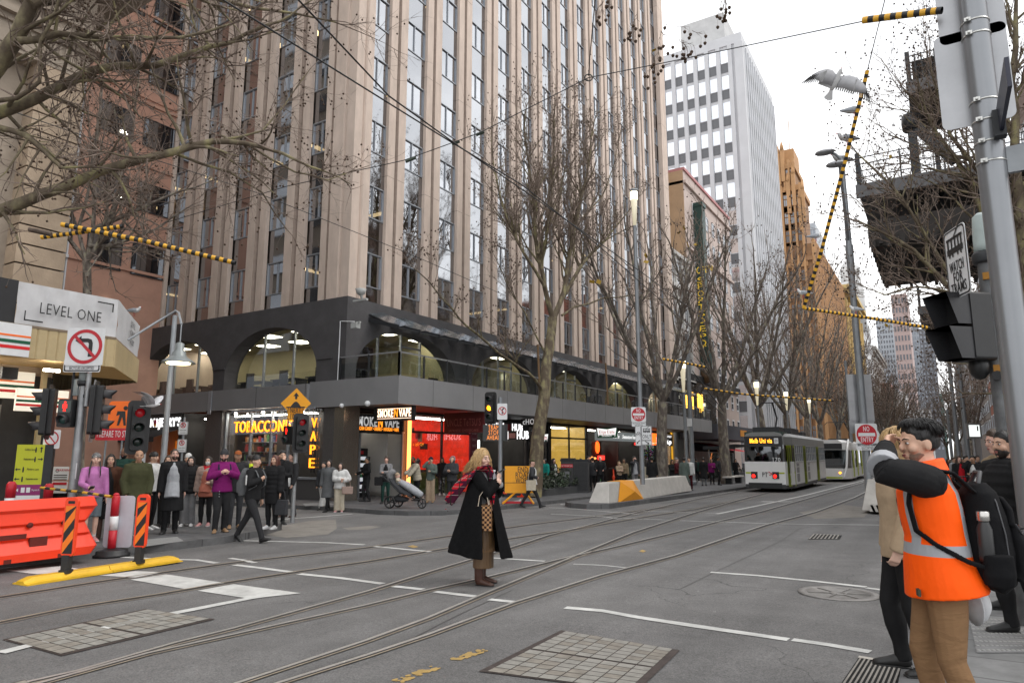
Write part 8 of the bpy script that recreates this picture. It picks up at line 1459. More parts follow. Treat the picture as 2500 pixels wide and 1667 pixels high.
P=Person('man in black blazer and open grey shirt with glasses, looking down',at(412,1302),TOC(.45,.9),1.74,'rosy',('coat','black','lightgrey'),('trousers','black'),'black',('messy','brown'),'down','down','relax',1.1,.15,-.3,group=G1);P.glasses();P.beard('brown')
P=Person('person in white knitted cap behind the shoulder of the man in the blazer',at(447,1280),TOC(.2,1),1.66,'light',('jacket','black'),('trousers','black'),'white',('beanie','white'),group=G1)
P=Person('woman in pale pink face mask, black puffer and light grey trousers',at(455,1284),TOC(.25,.95),1.6,'pale',('puffer','black'),('wide','midgrey'),'white',('long','black'),'pocket','pocket',group=G1);P.mask('blush')
P=Person('woman in white face mask, dusty pink puffer and red scarf over salmon dress',at(498,1284),TOC(.1,1),1.6,'pale',('puffer','blush','salmon'),('slim','black'),'pink',('long','dark'),'down','bag',group=G1);P.mask('white');P.scarf(CL['red']);b=MB();loft(b,[((0,.02*P.k,.58*P.k),.1*P.k,.085*P.k),((0,.02*P.k,.42*P.k),.11*P.k,.09*P.k)],16,0,.1,(1,0,0));P.part('dress',b,CL['salmon'])
P=Person('bearded man in magenta hoodie, dark beanie and glasses gripping his backpack straps',at(535,1300),TOC(.55,.8),1.72,'rosy',('hoodie','magenta'),('trousers','soot'),'tan',('beanie','charcoal'),'strap','strap','relax',1.18,-.3,.1,group=G1);P.glasses();P.beard('dark');P.straps(CL['navy']);b=MB();[b.ball(V((.05,.1,.5-.03*i))*P.k,.012)for i in range(3)];b.build('key_fob',STEEL,P.t)
P=Person('older man in rust brown cap and dark jacket beside the magenta hoodie',at(570,1290),TOC(.5,.85),1.72,'tan',('jacket','soot'),('trousers','charcoal'),'tan',('cap','rust'),'down','down',group=G1)
P=Person('person in yellow high visibility vest far behind the walking man',at(607,1262),TOC(.9,-.3),1.66,'tan',('jacket','hivis'),('trousers','black'),'black',('short','dark'),'down','down',group=G1)
W1_=Person('man in black hoodie and black beanie striding across the road with a grey backpack',gp(610,1324),TOC(.93,.28),1.73,'light',('hoodie','black'),('trousers','soot'),'black',('beanie','black'),'strap','down','walk',1.03,-.25,-.1,lean=.03);backpack(W1_,'grey backpack with a round badge on the striding man',CL['grey'],1.15);b=MB()
for i in range(7):e,w,a=W1_.hands[0];q=W1_.sh[0].lerp(e,.3+.1*i);b.ball(q+V((.05,-.01,0))*W1_.k,(.006,.02,.02))
b.build('sleeve_print',CL['white'],W1_.t)
P=Person('red haired woman in long black quilted coat with a dark shopping bag',at(662,1291),TOC(-.35,.95),1.62,'light',('puffer','black'),('slim','black'),'white',('long','auburn'),'pocket','down',group=G1);b=MB();k=P.k;loft(b,[((0,0,.5*k),.12*k,.095*k),((0,0,.4*k),.118*k,.095*k),((0,0,.34*k),.11*k,.09*k)],16,0,.1,(1,0,0));P.part('coat_skirt',b,CL['black']);bag(P,'dark patterned shopping bag beside the red haired woman',(-.17,.02,.4),.3,.34,.12,CL['charcoal'])
P=Person('dark haired man in black jacket with a hand on his chin',at(680,1280),TOC(.5,.85),1.75,'light',('jacket','black'),('trousers','black'),'black',('messy','black'),'chin','cross',group=G1,nod=.15)
P=Person('short haired man in black zip jacket holding orange wrapped food',at(705,1262),TOC(-.55,.8),1.72,'rosy',('jacket','soot','white'),('trousers','charcoal'),'brown',('short','dark'),'bag','pocket','relax',group=G1);b=MB();b.ball((0,0,0),(.05,.05,.07));e,w,a=P.hands[0];item('food_wrap','orange wrapped snack in the hand of the short haired man','food',b,[CL['orange']],P.W(w+V((0,.06,.03))*P.k))
# ---- crossing the lane
P=Person('tall woman with long black hair in long grey coat crossing the lane',gp(798,1249),TOC(-.2,1),1.68,'pale',('coat','grey'),('trousers','black'),'black',('long','black'),'down','down','walk2',turn=.2)
P=Person('woman in white puffer jacket, brown scarf and cream trousers carrying a pale handbag',gp(827,1250),TOC(.1,1),1.58,'pale',('puffer','white'),('wide','cream'),'pink',('long','dark'),'cross','bag','stand',turn=-.1);P.scarf(CL['brown']);bag(P,'pale taupe handbag on the arm of the woman in white',(-.17,.1,.52),.33,.24,.14,CL['blush'])
P=Person('person in white trousers mostly hidden behind the long grey coat',gp(786,1244),TOC(-.3,1),1.6,'light',('jacket','charcoal'),('wide','white'),'black',('short','black'),'down','down','walk2')
# ---- queue outside the shops
P=Person('woman in black top and trousers standing in the shop doorway',at(893,1224),TOC(-.8,.5),1.66,'tan',('hoodie','black'),('slim','soot'),'black',('bun','black'),'fwd','bag','relax',1.05,group=G2_)
P=Person('woman in grey woollen jacket and dark green trousers with arms crossed',at(940,1229),TOC(.1,1),1.66,'rosy',('jacket','midgrey','black'),('trousers','darkgreen'),'black',('pony','brown'),'cross','cross','relax',group=G2_);bag(P,'black slouchy bag at the side of the woman in grey wool',(.14,.06,.57),.3,.3,.16,CL['black'],False)
P=Person('man in dark grey sweater bending his head beside the orange light tube',at(1003,1207),TOC(-.6,.75),1.72,'light',('sweater','charcoal'),('trousers','black'),'tan',('short','black'),'phone','phone',nod=-.5,group=G2_);P=Person('person in black behind the man in the dark grey sweater',at(985,1206),TOC(.3,1),1.64,'light',('jacket','black'),('trousers','black'),'black',('short','brown'),'phone','pocket',group=G2_)
PM=Person('woman in cream quilted jacket leaning over a baby stroller',at(1018,1222),TOC(-.85,.5),1.64,'brown',('puffer','cream'),('trousers','black'),'black',('bob','black'),((.05,.3,.62),(.5,0,-1)),((.1,.3,.55),(.5,0,-1)),nod=-.6,lean=.06,group=G2_)
P=Person('person in green jacket, dark beanie and beige trousers holding up a phone',at(1050,1227),TOC(-.1,1),1.64,'light',('hoodie','sage'),('wide','beige'),'tan',('beanie','navy'),'face','phone',group=G2_);phone(P,0,'phone held up by the person in the green jacket')
P=Person('person in dark top and camouflage trousers inside the red shop doorway',at(1078,1208),TOC(.2,1),1.68,'tan',('jacket','black'),('trousers',goods('camouflage_cloth',.25,.25,9)),'white',('long','black'),group=G2_)
P=Person('person in grey puffer jacket and headphones looking at a phone',at(1102,1229),TOC(-.3,1),1.66,'light',('puffer','charcoal'),('trousers','soot'),'black',('hood','charcoal'),'phone','phone',nod=-.3,group=G2_);b=MB();P.head_M(b);b.tube([(sx,-.005,z)for sx,z in((-.056,.94),(-.05,.99),(-.025,1.015),(0,1.02),(.025,1.015),(.05,.99),(.056,.94))],.008,6);[b.ball((sx*.058,0,.935),(.012,.022,.026))for sx in(-1,1)];b.build('headphones',CL['lightgrey'],P.t);P.straps(CL['black'])
sp_=at(985,1240);st=thing('stroller','black three wheeled stroller with a pale grey footmuff in front of the red shop','stroller',sp_,math.atan2(RT.y*.95-FH.y*.3,RT.x*.95-FH.x*.3));b=MB()
for y in(-.24,.24):b.tube([(-.75,y,1.0),(-.6,y,.98),(-.1,y,.55),(.55,y,.3)],.018,6);b.tube([(-.35,y,.22),(0,y,.5),(.1,y,.5)],.018,6)
b.tube([(-.75,-.24,1.0),(-.78,0,1.02),(-.75,.24,1.0)],.022,6);b.tube([(.55,-.24,.3),(.62,0,.3),(.55,.24,.3)],.018,6);b.build('frame',DARK,st)
def wheel(b,x,y,r):b.M=Matrix.Translation((x,y,r))@Matrix.Rotation(rad(90),4,'X');b.tube([(r*.88*math.cos(a),r*.88*math.sin(a),0)for a in[2*math.pi*i/18 for i in range(19)]],r*.13,6);[b.beam((0,0,0),(r*.85*math.cos(a),r*.85*math.sin(a),0),.02,.02,1)for a in(0,1.26,2.5,3.77,5.03)];b.M=None
for x,y,r in((-.35,-.3,.2),(-.35,.3,.2),(.65,0,.16)):b=MB();wheel(b,x,y,r);b.build('wheel',[BLACK,DARK],st)
b=MB();loft(b,[((-.45,0,.95),.24,.05),((-.25,0,.72),.25,.1),((0,0,.52),.25,.1),((.3,0,.42),.2,.06)],14,0,.4,(0,1,0));b.ball((-.1,0,.28),(.3,.2,.1));b.build('seat',CL['charcoal'],st);b=MB();loft(b,[((-.18,0,.84),.13,.08),((.1,0,.72),.17,.12),((.4,0,.55),.17,.12),((.62,0,.42),.12,.1)],14,0,.5,(0,1,0));b.build('footmuff',CL['lightgrey'],st);b=MB();loft(b,[((-.45,0,.9),.24,.1),((-.5,0,1.08),.22,.12),((-.38,0,1.18),.15,.1)],12,0,.4,(0,1,0));b.build('canopy',CL['midgrey'],st)
wp=lambda x,y,z:st.matrix_basis@V((x,y,z))
by=thing('person','baby in a beige knitted hat sitting in the stroller','person',wp(-.24,0,.92),st.rotation_euler.z-rad(90));b=MB();b.ball((0,0,.1),(.075,.085,.09));loft(b,[((0,0,.04),.04,.04),((0,.0,-.02),.08,.07),((0,.08,-.14),.1,.07)],10);[loft(b,[((sx*.08,.02,-.02),.03,.03),((sx*.11,.1,-.06),.025,.025),((sx*.09,.16,-.03),.02,.02)],8)for sx in(-1,1)];[b.ball((sx*.03,.0785,.11),(.008,.008,.008))for sx in()];b.ball((0,.085,.09),(.012,.012,.012));organic('body',b,SKINS['rosy'],by,.012);b=MB();loft(b,[((0,-.01,.12),.085,.09),((0,-.015,.17),.075,.08),((0,-.015,.2),.04,.045)],12);organic('knitted_hat',b,CL['beige'],by,.012);b=MB();loft(b,[((0,0,.03),.07,.06),((0,.03,-.06),.11,.09),((0,.1,-.16),.12,.08)],12);[loft(b,[((sx*.09,.02,-.02),.04,.04),((sx*.12,.1,-.06),.035,.035)],8)for sx in(-1,1)];organic('jacket',b,CL['cream'],by,.014)
# ---- walker with the cap at the right of the signal
P=Person('man in camouflage cap and dark jacket walking left to right with a cream tote bag',gp(1298,1240,.0),TOC(.98,.1),1.68,'rosy',('jacket','charcoal','white'),('trousers','soot'),'black',('cap','olive'),'bag','swingb','walk',turn=-.1,lean=.02);P.glasses();bag(P,'cream cloth tote bag on the shoulder of the man in the cap',(.15,.0,.58),.34,.36,.08,CL['cream'],False,rad(80));b=MB();k=P.k;b.tube([V((.16,-.06,.58))*k,V((.12,-.03,.83))*k,V((.1,.0,.845))*k,V((.13,.05,.8))*k,V((.16,.06,.58))*k],.01,5);b.build('bag_strap',CL['cream'],P.t)
# ---- people along the shops and round the planters
def pq(px,d,py=1150):q=px_d(px,py,d);q.z=gz(q.x,q.y,PAVE);return q
G3='people by the food shops'
for lab,px,d,fr,ff,H,sk,top,bot,sh,hr,R_,L_,tn in(('person in teal jacket behind the walking man with the tote bag',1330,32,-.6,.6,1.62,'light',('puffer','teal'),('trousers','black'),'black',('long','black'),'phone','pocket',0),('long haired woman in black and white jacket beside the teal jacket',1352,32.5,.7,.6,1.64,'light',('jacket','black','white'),('trousers','black'),'white',('long','black'),'fwd','down',0),('bald man whose head shows above the litter bin',1392,37,.3,1,1.68,'rosy',('jacket','grey'),('trousers','black'),'black',('bald','dark'),'down','down',0),('dark haired person seen above the lid of the litter bin',1418,38,-.5,.8,1.66,'tan',('jacket','black'),('trousers','black'),'black',('short','black'),'down','down',0),('tall man in black left of the bald scooter rider',1437,36,.5,.6,1.78,'light',('jacket','black'),('trousers','black'),'black',('short','black'),'pocket','down',0),('man in grey coat standing right behind the white scooter',1447,34.5,-.1,-1,1.7,'light',('jacket','charcoal'),('trousers','soot'),'grey',('short','dark'),'pocket','down',0),('bald man in open black jacket holding the white scooter',1466,33.5,-.2,1,1.74,'rosy',('jacket','black','black'),('trousers','black'),'white',('bald','dark'),'fwd','fwd',0),('fair woman in beige top seated nearest the copper lamps',1512,37,.2,1,1.5,'pale',('sweater','beige'),('trousers','black'),'black',('bob','sandy'),'cross','cross',0),('woman in khaki top with long brown hair next to the beige top',1524,37.5,-.4,.9,1.66,'tan',('sweater','khaki'),('trousers','black'),'black',('long','brown'),'cross','down',0),('man in dark zip jacket and grey joggers left of the NO ENTRY post',1549,35,.4,.9,1.76,'rosy',('jacket','charcoal','lightgrey'),('trousers','midgrey'),'white',('short','dark'),'face','down',0),('person with cream puffer coat and backpack right of the NO ENTRY post',1579,33.5,.5,-.8,1.62,'light',('coat','cream'),('slim','black'),'black',('long','dark'),'down','down',0),('person all in black in front of the white shop notices',1592,33,.2,-1,1.72,'tan',('coat','black'),('trousers','black'),'black',('short','black'),'down','down',0),('woman in black with tartan grey skirt by the second tree',1642,36,.2,1,1.6,'tan',('jacket','black'),('skirt','midgrey'),'black',('long','black'),'cross','down',0),('person in maroon top and grey knitted beanie by the second tree',1653,35.5,.7,.5,1.68,'rosy',('sweater','maroon'),('trousers','black'),'black',('beanie','midgrey'),'fwd','down',0),('person in sage green coat with back turned near the lanterns',1671,35,.3,-1,1.7,'tan',('coat','sage'),('trousers','tan'),'black',('short','black'),'down','down',0),('person in white top half hidden by the thick grey pole',1683,36,-.3,1,1.7,'light',('jacket','white'),('trousers','maroon'),'black',('short','dark'),'down','down',0),('man in dark coat leaving past the yellow shop',1718,43,.2,-1,1.74,'light',('coat','black'),('trousers','grey'),'black',('short','dark'),'down','down',0),('person in purple top by the yellow shop',1738,45,-.2,1,1.66,'tan',('jacket','magenta'),('trousers','black'),'black',('long','dark'),'down','phone',0),('broad man in dark jacket leaning beside the third tree',1755,44,.6,.5,1.8,'brown',('jacket','soot'),('trousers','black'),'black',('short','black'),'hip','down',0),('person in black waiting at the tram shelter',1797,52,.2,1,1.7,'light',('coat','black'),('trousers','black'),'black',('long','dark'),'down','phone',0),('woman in black coat with red scarf near the green pedestrian light',2344,24,-.1,1,1.68,'rosy',('jacket','black','red'),('trousers','black'),'black',('long','brown'),'down','down',0),('woman with white headband behind the profile of the bearded man',2378,21,-.7,.7,1.66,'tan',('jacket','black','white'),('trousers','black'),'black',('bun','black'),'face','cross',0),('person in black beside the far crossing fence',2362,25,.2,1,1.7,'light',('coat','black'),('trousers','black'),'black',('short','black'),'down','down',0),('person in dark coat under the white tram display',2390,27,-.2,1,1.72,'light',('jacket','charcoal'),('trousers','black'),'black',('short','dark'),'pocket','pocket',0),('person in light top far down the east footpath',2332,32,.1,1,1.68,'light',('jacket','lightgrey'),('trousers','black'),'black',('short','brown'),'down','down',0),('person in maroon coat far down the east footpath',2318,38,0,1,1.66,'tan',('coat','maroon'),('trousers','black'),'black',('long','dark'),'down','down',0),('person in white cap far down the east footpath',2355,36,.1,1,1.7,'light',('jacket','navy'),('trousers','black'),'white',('cap','white'),'down','down',0)):
 Person(lab,pq(px,d),TOC(fr,ff),H,sk,top,bot,sh,hr,R_,L_,'relax',group=G3 if px<2000 else 'people beyond the far crossing',turn=tn)
P=Person('man in dark green jacket with a large black backpack by the parked bicycles',gp(1702,1176,PAVE),TOC(.5,-.8),1.72,'tan',('jacket','darkgreen'),('trousers','black'),'white',('short','black'),'down','pocket','relax',1.12,group=G3);backpack(P,'large black backpack on the man by the bicycles',CL['black'],1.3)
for lab,px,d,col in(('person in grey on the footpath behind the farthest trees',2300,60,'grey'),('person in red coat on the footpath behind the farthest trees',2308,66,'red'),('person in white on the footpath behind the farthest trees',2325,58,'white'),('person in navy on the footpath behind the farthest trees',2340,62,'navy')):Person(lab,pq(px,d),TOC(0,1),1.7,'light',('coat',col),group='people beyond the far crossing')
# ================================================================ the figures in front
def mathn(nt,op,a,b=None):
 n=nt.nodes.new('ShaderNodeMath');n.operation=op
 for i,v in enumerate((a,b)):
  if v is None:continue
  if isinstance(v,(int,float)):n.inputs[i].default_value=v
  else:nt.links.new(v,n.inputs[i])
 return n.outputs[0]
def pattern(name,base,layers,rough=.8,bump=.4,bsc=(9,9,9)):
 """cloth whose woven or taped pattern is laid out in the garment's own coordinates; layers: (colour, function(nt, x, y, z) -> 0..1)"""
 m=D.materials.new(name);m.use_nodes=True;nt=m.node_tree;L=nt.links.new;bs=nt.nodes['Principled BSDF'];tc=nt.nodes.new('ShaderNodeTexCoord');sp=nt.nodes.new('ShaderNodeSeparateXYZ');L(tc.outputs['Object'],sp.inputs[0]);c=None
 for col,fn in layers:
  mx=nt.nodes.new('ShaderNodeMix');mx.data_type='RGBA'
  if c is None:mx.inputs[6].default_value=(*base,1)
  else:L(c,mx.inputs[6])
  mx.inputs[7].default_value=(*col,1);L(fn(nt,*sp.outputs),mx.inputs[0]);c=mx.outputs[2]
 if c:L(c,bs.inputs['Base Color'])
 else:bs.inputs['Base Color'].default_value=(*base,1)
 mp=nt.nodes.new('ShaderNodeMapping');mp.inputs['Scale'].default_value=bsc;L(tc.outputs['Object'],mp.inputs[0]);n=nt.nodes.new('ShaderNodeTexNoise');n.inputs['Scale'].default_value=1;n.inputs['Detail'].default_value=4;n.inputs['Distortion'].default_value=.6;L(mp.outputs[0],n.inputs['Vector']);b=nt.nodes.new('ShaderNodeBump');b.inputs['Strength'].default_value=bump;b.inputs['Distance'].default_value=.03;L(n.outputs['Fac'],b.inputs['Height']);L(b.outputs[0],bs.inputs['Normal']);bs.inputs['Roughness'].default_value=rough;bs.inputs['Specular IOR Level'].default_value=.5 if rough<.5 else .15;return m
def stripes(ax,per,w,off=0):return lambda nt,*s:mathn(nt,'LESS_THAN',mathn(nt,'FRACT',mathn(nt,'ADD',mathn(nt,'MULTIPLY',s[ax],1/per),off+50)),w)
TART=pattern('red_tartan',(.42,.012,.022),[((.05,.006,.02),stripes(0,.085,.32)),((.05,.006,.02),stripes(2,.11,.3)),((.3,.28,.25),stripes(0,.085,.05,.42)),((.3,.28,.25),stripes(2,.11,.045,.42)),((.012,.02,.012),stripes(1,.12,.12))],.9,.2)
def check(nt,x,y,z):
 c=nt.nodes.new('ShaderNodeTexChecker');c.inputs['Scale'].default_value=32;v=nt.nodes.new('ShaderNodeCombineXYZ');nt.links.new(mathn(nt,'ADD',x,y),v.inputs[0]);nt.links.new(z,v.inputs[1]);v.inputs[2].default_value=.01;nt.links.new(v.outputs[0],c.inputs['Vector']);return c.outputs['Fac']
CHECK=pattern('checked_weave',(.38,.21,.1),[((.035,.015,.01),check)],.6,.1)
def strands(P,n,col,path,r=.006,seed=1,name='hair'):
 """locks of hair laid over the skull and hanging from it; path(rs) -> list of points in head units"""
 b=MB();P.head_M(b);rs=random.Random(seed)
 for _ in range(n):
  pts=path(rs);m=len(pts)-1;rr=r*rs.uniform(.6,1.3);loft(b,[(p,rr*(1-.8*(i/m)**2),rr*.6*(1-.8*(i/m)**2))for i,p in enumerate(pts)],6,0,.8)
 return b.build(name,HAIRM[col],P.t)
def skull(az,t,o=.004):return V(((.047+o)*math.sin(t)*math.sin(az),-.01+(.06+o)*math.sin(t)*math.cos(az),.95+(.053+o)*math.cos(t)))
# ---- woman in the black cape coat crossing the rails
wp_=gp(1176,1426,.0);P=Person('blonde woman in long black cape coat and red tartan scarf standing on the tram rails',wp_,TOC(.92,.3),1.76,'pale',('sweater','midgrey'),('skirt','tan'),'brown',('wavy','blond'),((.02,.125,.775),(.9,-.5,-1)),((.0,.14,.74),(1,-.2,-1)),'stand',turn=-.38,vox=.008)
k=P.k;cape=MB();NA,NZ=66,26;vs=[]
BLKW=mat('black_wool_coat',(.008,.008,.0085),.95,0,.2,14,.4,60,spec=.08)
for j in range(NZ+1):
 f=j/NZ
 for i in range(NA+1):
  u=i/NA;th=rad(66+(392-66)*u);back=max(0,-math.cos(th));front=max(0,math.cos(th));hem=.215+.05*back-.01*front;z=.838+(hem-.838)*f
  e=f**1.15;rx=.068+(.05*min(1,f*6))+.105*e;ry=.05+(.03*min(1,f*6))+.17*e*(1+.0*front);fold=1+e*.075*math.sin(th*6+.6)+e*.04*math.sin(th*11+2)
  if f<.1:rx*=.72+.28*min(1,f/.1)
  vs.append((rx*fold*math.sin(th)*k,(ry*fold*math.cos(th)-.02*e)*k,z*k))
cape.add(vs,[(j*(NA+1)+i,j*(NA+1)+i+1,(j+1)*(NA+1)+i+1,(j+1)*(NA+1)+i)for j in range(NZ)for i in range(NA)],0,True)
o=cape.build('cape_coat',BLKW,P.t);md=o.modifiers.new('solid','SOLIDIFY');md.thickness=.012;md.offset=0;md=o.modifiers.new('sub','SUBSURF');md.levels=md.render_levels=1
b=MB()
for i in(0,1):
 e,w,a=P.hands[i];s_=P.sh[i];loft(b,[(V((s_.x*.5,s_.y,s_.z+.008*k)),.036*k,.036*k),(s_*1.0,.05*k,.05*k),(s_.lerp(e,.5),.054*k,.054*k),(e,.05*k,.05*k),(e.lerp(w,.6),.045*k,.045*k),(e.lerp(w,.93),.042*k,.042*k)],14,0,.1)
loft(b,[(V((0,-.02,.85))*k,.05*k,.045*k),(V((0,-.015,.8))*k,.085*k,.05*k)],16,0,.1,(1,0,0));P.part('coat_sleeves',b,BLKW)
b=MB();c=lambda a,zz=0:V((.05*math.cos(a),-.006+.05*math.sin(a),.848+zz+.008*math.sin(a*2)))*k;b.tube([c(2*math.pi*i/18)for i in range(19)],.024*k,10);loft(b,[(V(p)*k,w_*k,h_*k)for p,w_,h_ in(((-.02,.06,.835),.03,.012),((.05,.055,.862),.045,.014),((.098,.0,.855),.055,.012),((.122,-.07,.8),.055,.01),((.135,-.14,.72),.05,.009),((.14,-.2,.64),.045,.008),((.142,-.225,.605),.042,.006))],14,0,.2,(0,1,.6))
loft(b,[(V(p)*k,w_*k,h_*k)for p,w_,h_ in(((.04,.07,.84),.03,.014),((.05,.1,.77),.03,.01),((.06,.1,.66),.03,.008),((.075,.085,.55),.03,.007))],12,0,.2,(0,1,0))
for i in range(11):q=V((.142+.01*math.sin(i),-.258+.006*i,.6-.004*i))*k;b.tube([q,q+V((.002,-.01,-.035))*k],.003,4)
P.part('tartan_scarf',b,TART,True,.008,2)
b=MB();SAT=pattern('brown_satin',(.13,.075,.035),[],.38,.8,(22,22,2.2));loft(b,[(V((0,.01,.6))*k,.085*k,.07*k),(V((0,.01,.5))*k,.1*k,.08*k),(V((.012,.02,.3))*k,.085*k,.075*k),(V((.01,.015,.15))*k,.088*k,.078*k),(V((.01,.015,.125))*k,.088*k,.078*k)],26,0,.0,(1,0,0));o=P.part('satin_skirt',b,SAT)
b=MB()
for i in(0,1):kn,an=P.legs[i];loft(b,[(an+V((0,0,.12))*k,.034*k,.038*k),(an+V((0,0,.05))*k,.03*k,.036*k),(an-V((0,0,.015))*k,.027*k,.034*k)],12,0,.2,(1,0,0))
P.part('boot_shafts',b,mat('brown_leather_boot',(.06,.024,.016),.3,0,.2,12,.3,25))
def wv(rs):
 az=rs.uniform(1.0,5.28);t0=rs.uniform(.05,.5);pts=[skull(az,t0+(1.45-t0)*i/3,.006+.008*rs.random())for i in range(4)];d=V((math.sin(az)*.45,math.cos(az)*.3-.12,-1));p=pts[-1];ph=rs.uniform(0,6);Ln=rs.uniform(.07,.15)
 for i in range(1,7):pts.append(p+d*Ln*i/6+V((math.cos(az),-math.sin(az),0))*.013*math.sin(i*1.6+ph)+V((rs.uniform(-.01,.01),-.05*(i/6)**2*rs.random(),0)))
 return pts
strands(P,230,'blond',wv,.0058,5,'hair_locks')
def fr(rs):sg=rs.choice((-1,1));az0=rs.uniform(-.3,.3);return[skull(az0,.1,.012),skull(sg*.75+az0,.5,.014),skull(sg*1.2,.9,.016),skull(sg*1.4,1.3,.012),skull(sg*1.5,1.7,.014)]
strands(P,46,'blond',fr,.006,6,'hair_fringe')
bt=thing('bag','brown and cream checked tote bag hanging from the arm of the blonde woman','bag',P.W(V((.125,.06,.585))*k),P.t.rotation_euler.z+rad(10));b=MB();w_,h_,d_=.105,.31,.1
b.add([(-d_/2,-w_,-h_),(d_/2,-w_,-h_),(d_/2,w_,-h_),(-d_/2,w_,-h_),(-d_*.4,-w_*.96,0),(d_*.4,-w_*.96,0),(d_*.4,w_*.96,.02),(-d_*.4,w_*.96,.02)],[(3,2,1,0),(0,1,5,4),(1,2,6,5),(2,3,7,6),(3,0,4,7)]);o=b.build('bag_body',CHECK,bt);md=o.modifiers.new('solid','SOLIDIFY');md.thickness=.006
b=MB();[b.tube([(x,-.07,0),(x,-.05,.13),(x,.0,.2),(x,.05,.13),(x,.07,.02)],.006,6)for x in(.04,-.04)];b.build('handle',mat('rope_handle',(.5,.42,.33),.8),bt)
e,w,a=P.hands[0];b=MB();b.lathe([(.03,0),(.034,.02),(.034,.12),(.026,.15),(.013,.175),(.013,.19)],14);b.lathe([(.016,.19),(.016,.21)],12,1);item('bottle','clear plastic bottle with white cap held against the chest of the blonde woman','bottle',b,[glass_mat('clear_plastic',(.75,.72,.78),.12),WHITE],P.W(w+V((.03,-.01,-.045))*k));phone(P,0,'dark phone in the raised hand of the blonde woman',(0,.0,.06))
# ---- man in the orange vest
vp=gp(2318,1785,PAVE);vp=px_d(2284,1300,3.72);vp.z=gz(vp.x,vp.y,PAVE)
TANT=pattern('tan_chinos',(.225,.13,.066),[],.85,.5,(7,7,15))
P=Person('man in orange high visibility vest and tan trousers with one hand on his hair',vp,-RT*.93+FH*.3,1.69,'light',('shirt',cloth_m('black_sleeve',(.014,.014,.015))),('trousers',TANT),'black',('short','black'),'down',((.05,.13,.918),(.7,.7,-.12)),'relax',1.04,.3,.08,vox=.0065,lean=.02);k=P.k
SIL=(.34,.35,.37)
def bands(nt,x,y,z):
 a=mathn(nt,'LESS_THAN',mathn(nt,'ABSOLUTE',mathn(nt,'SUBTRACT',mathn(nt,'ABSOLUTE',x),.066*k)),.017*k);a=mathn(nt,'MULTIPLY',a,mathn(nt,'GREATER_THAN',z,.6*k));c=mathn(nt,'LESS_THAN',mathn(nt,'ABSOLUTE',mathn(nt,'SUBTRACT',z,.6*k)),.017*k);return mathn(nt,'MAXIMUM',a,c)
VEST=pattern('orange_vest_with_tape',(1,.105,.004),[(SIL,bands)],.6,.35,(7,7,5));b=MB()
loft(b,[(V((0,-.015,.462))*k,.135*k,.118*k),(V((0,-.01,.5))*k,.132*k,.112*k),(V((0,0,.56))*k,.122*k,.098*k),(V((0,0,.64))*k,.114*k,.088*k),(V((0,.01,.72))*k,.118*k,.09*k),(V((0,.015,.775))*k,.118*k,.086*k),(V((0,.012,.806))*k,.108*k,.072*k),(V((0,.008,.834))*k,.072*k,.06*k),(V((0,.008,.86))*k,.052*k,.052*k)],30,0,.02,(1,0,0));P.part('vest',b,VEST,True,.0075,3)
b=MB();loft(b,[(V((0,.004,.832))*k,.066*k,.062*k),(V((0,.008,.852))*k,.058*k,.059*k),(V((0,.012,.874))*k,.053*k,.056*k)],20,0,.0,(1,0,0));P.part('vest_collar',b,mat('orange_collar',(1,.105,.004),.7,0,.06,6,.2,20),True,.007)
e,w,a=P.hands[1];s_=P.sh[1];b=MB();loft(b,[(V((s_.x*.45,s_.y,s_.z-.012*k)),.05*k,.05*k),(V((s_.x*.8,s_.y+.008*k,s_.z-.006*k)),.056*k,.056*k),(s_.lerp(e,.45),.054*k,.052*k),(e,.045*k,.045*k),(e.lerp(w,.4),.042*k,.042*k),(e.lerp(w,.8),.034*k,.034*k),(e.lerp(w,1.0),.024*k,.024*k)],16,0,.2);P.part('sleeve',b,CL['black_sleeve']if 'black_sleeve' in CL else MATS['cloth_black_sleeve'],True,.0075)
b=MB();loft(b,[(e.lerp(w,.1),.0475*k,.0475*k),(e.lerp(w,.36),.0445*k,.0445*k)],18,0,.0);P.part('reflective_sleeve_band',b,mat('silver_tape',SIL,.45,.1,.08,8,.2,20),True,.006)
b=MB();b.box(V((-.1,.085,.475))*k,(.05,.012,.035),0);b.build('vest_label',mat('olive_label',(.04,.04,.02),.6),P.t)
def mh(rs):
 az=rs.uniform(0,6.283);c_=math.cos(az);t1=1.62 if c_<.1 else(1.15 if c_<.75 else .98);t1*=rs.uniform(.85,1.03);t0=rs.uniform(.05,.6);sw=.35*rs.uniform(.3,1);return[skull(az-sw*i/4,t0+(t1-t0)*i/4,.006+.012*math.sin(math.pi*i/5)*rs.uniform(.4,1.2))for i in range(5)]
strands(P,520,'black',mh,.0031,8,'hair_locks');P.beard('black')if 0 else None
b=MB();P.head_M(b);loft(b,[((0,.0245,.868),.017,.0165),((0,.0222,.882),.0264,.0264),((0,.0145,.9),.0338,.0353)],14,0,.3,(1,0,0));P.part('stubble',b,mat('stubble_skin',(.2,.125,.09),.7,0,.2,60),True,.0055)
H=k;bk=thing('backpack','large black backpack with side bottle pocket on the man in the orange vest','backpack',P.W(V((.0,-.135,.655))*H),P.t.rotation_euler.z);BP=mat('black_backpack_nylon',(.008,.008,.009),.85,0,.2,8,.35,14,spec=.12);b=MB()
loft(b,[((0,.02,-.27),.15,.09),((0,0,-.24),.17,.12),((0,-.005,-.1),.172,.125),((0,.005,.08),.165,.11),((0,.015,.2),.14,.085),((0,.02,.25),.09,.05)],24,0,.25,(1,0,0));organic('pack',b,BP,bk,.009,2)
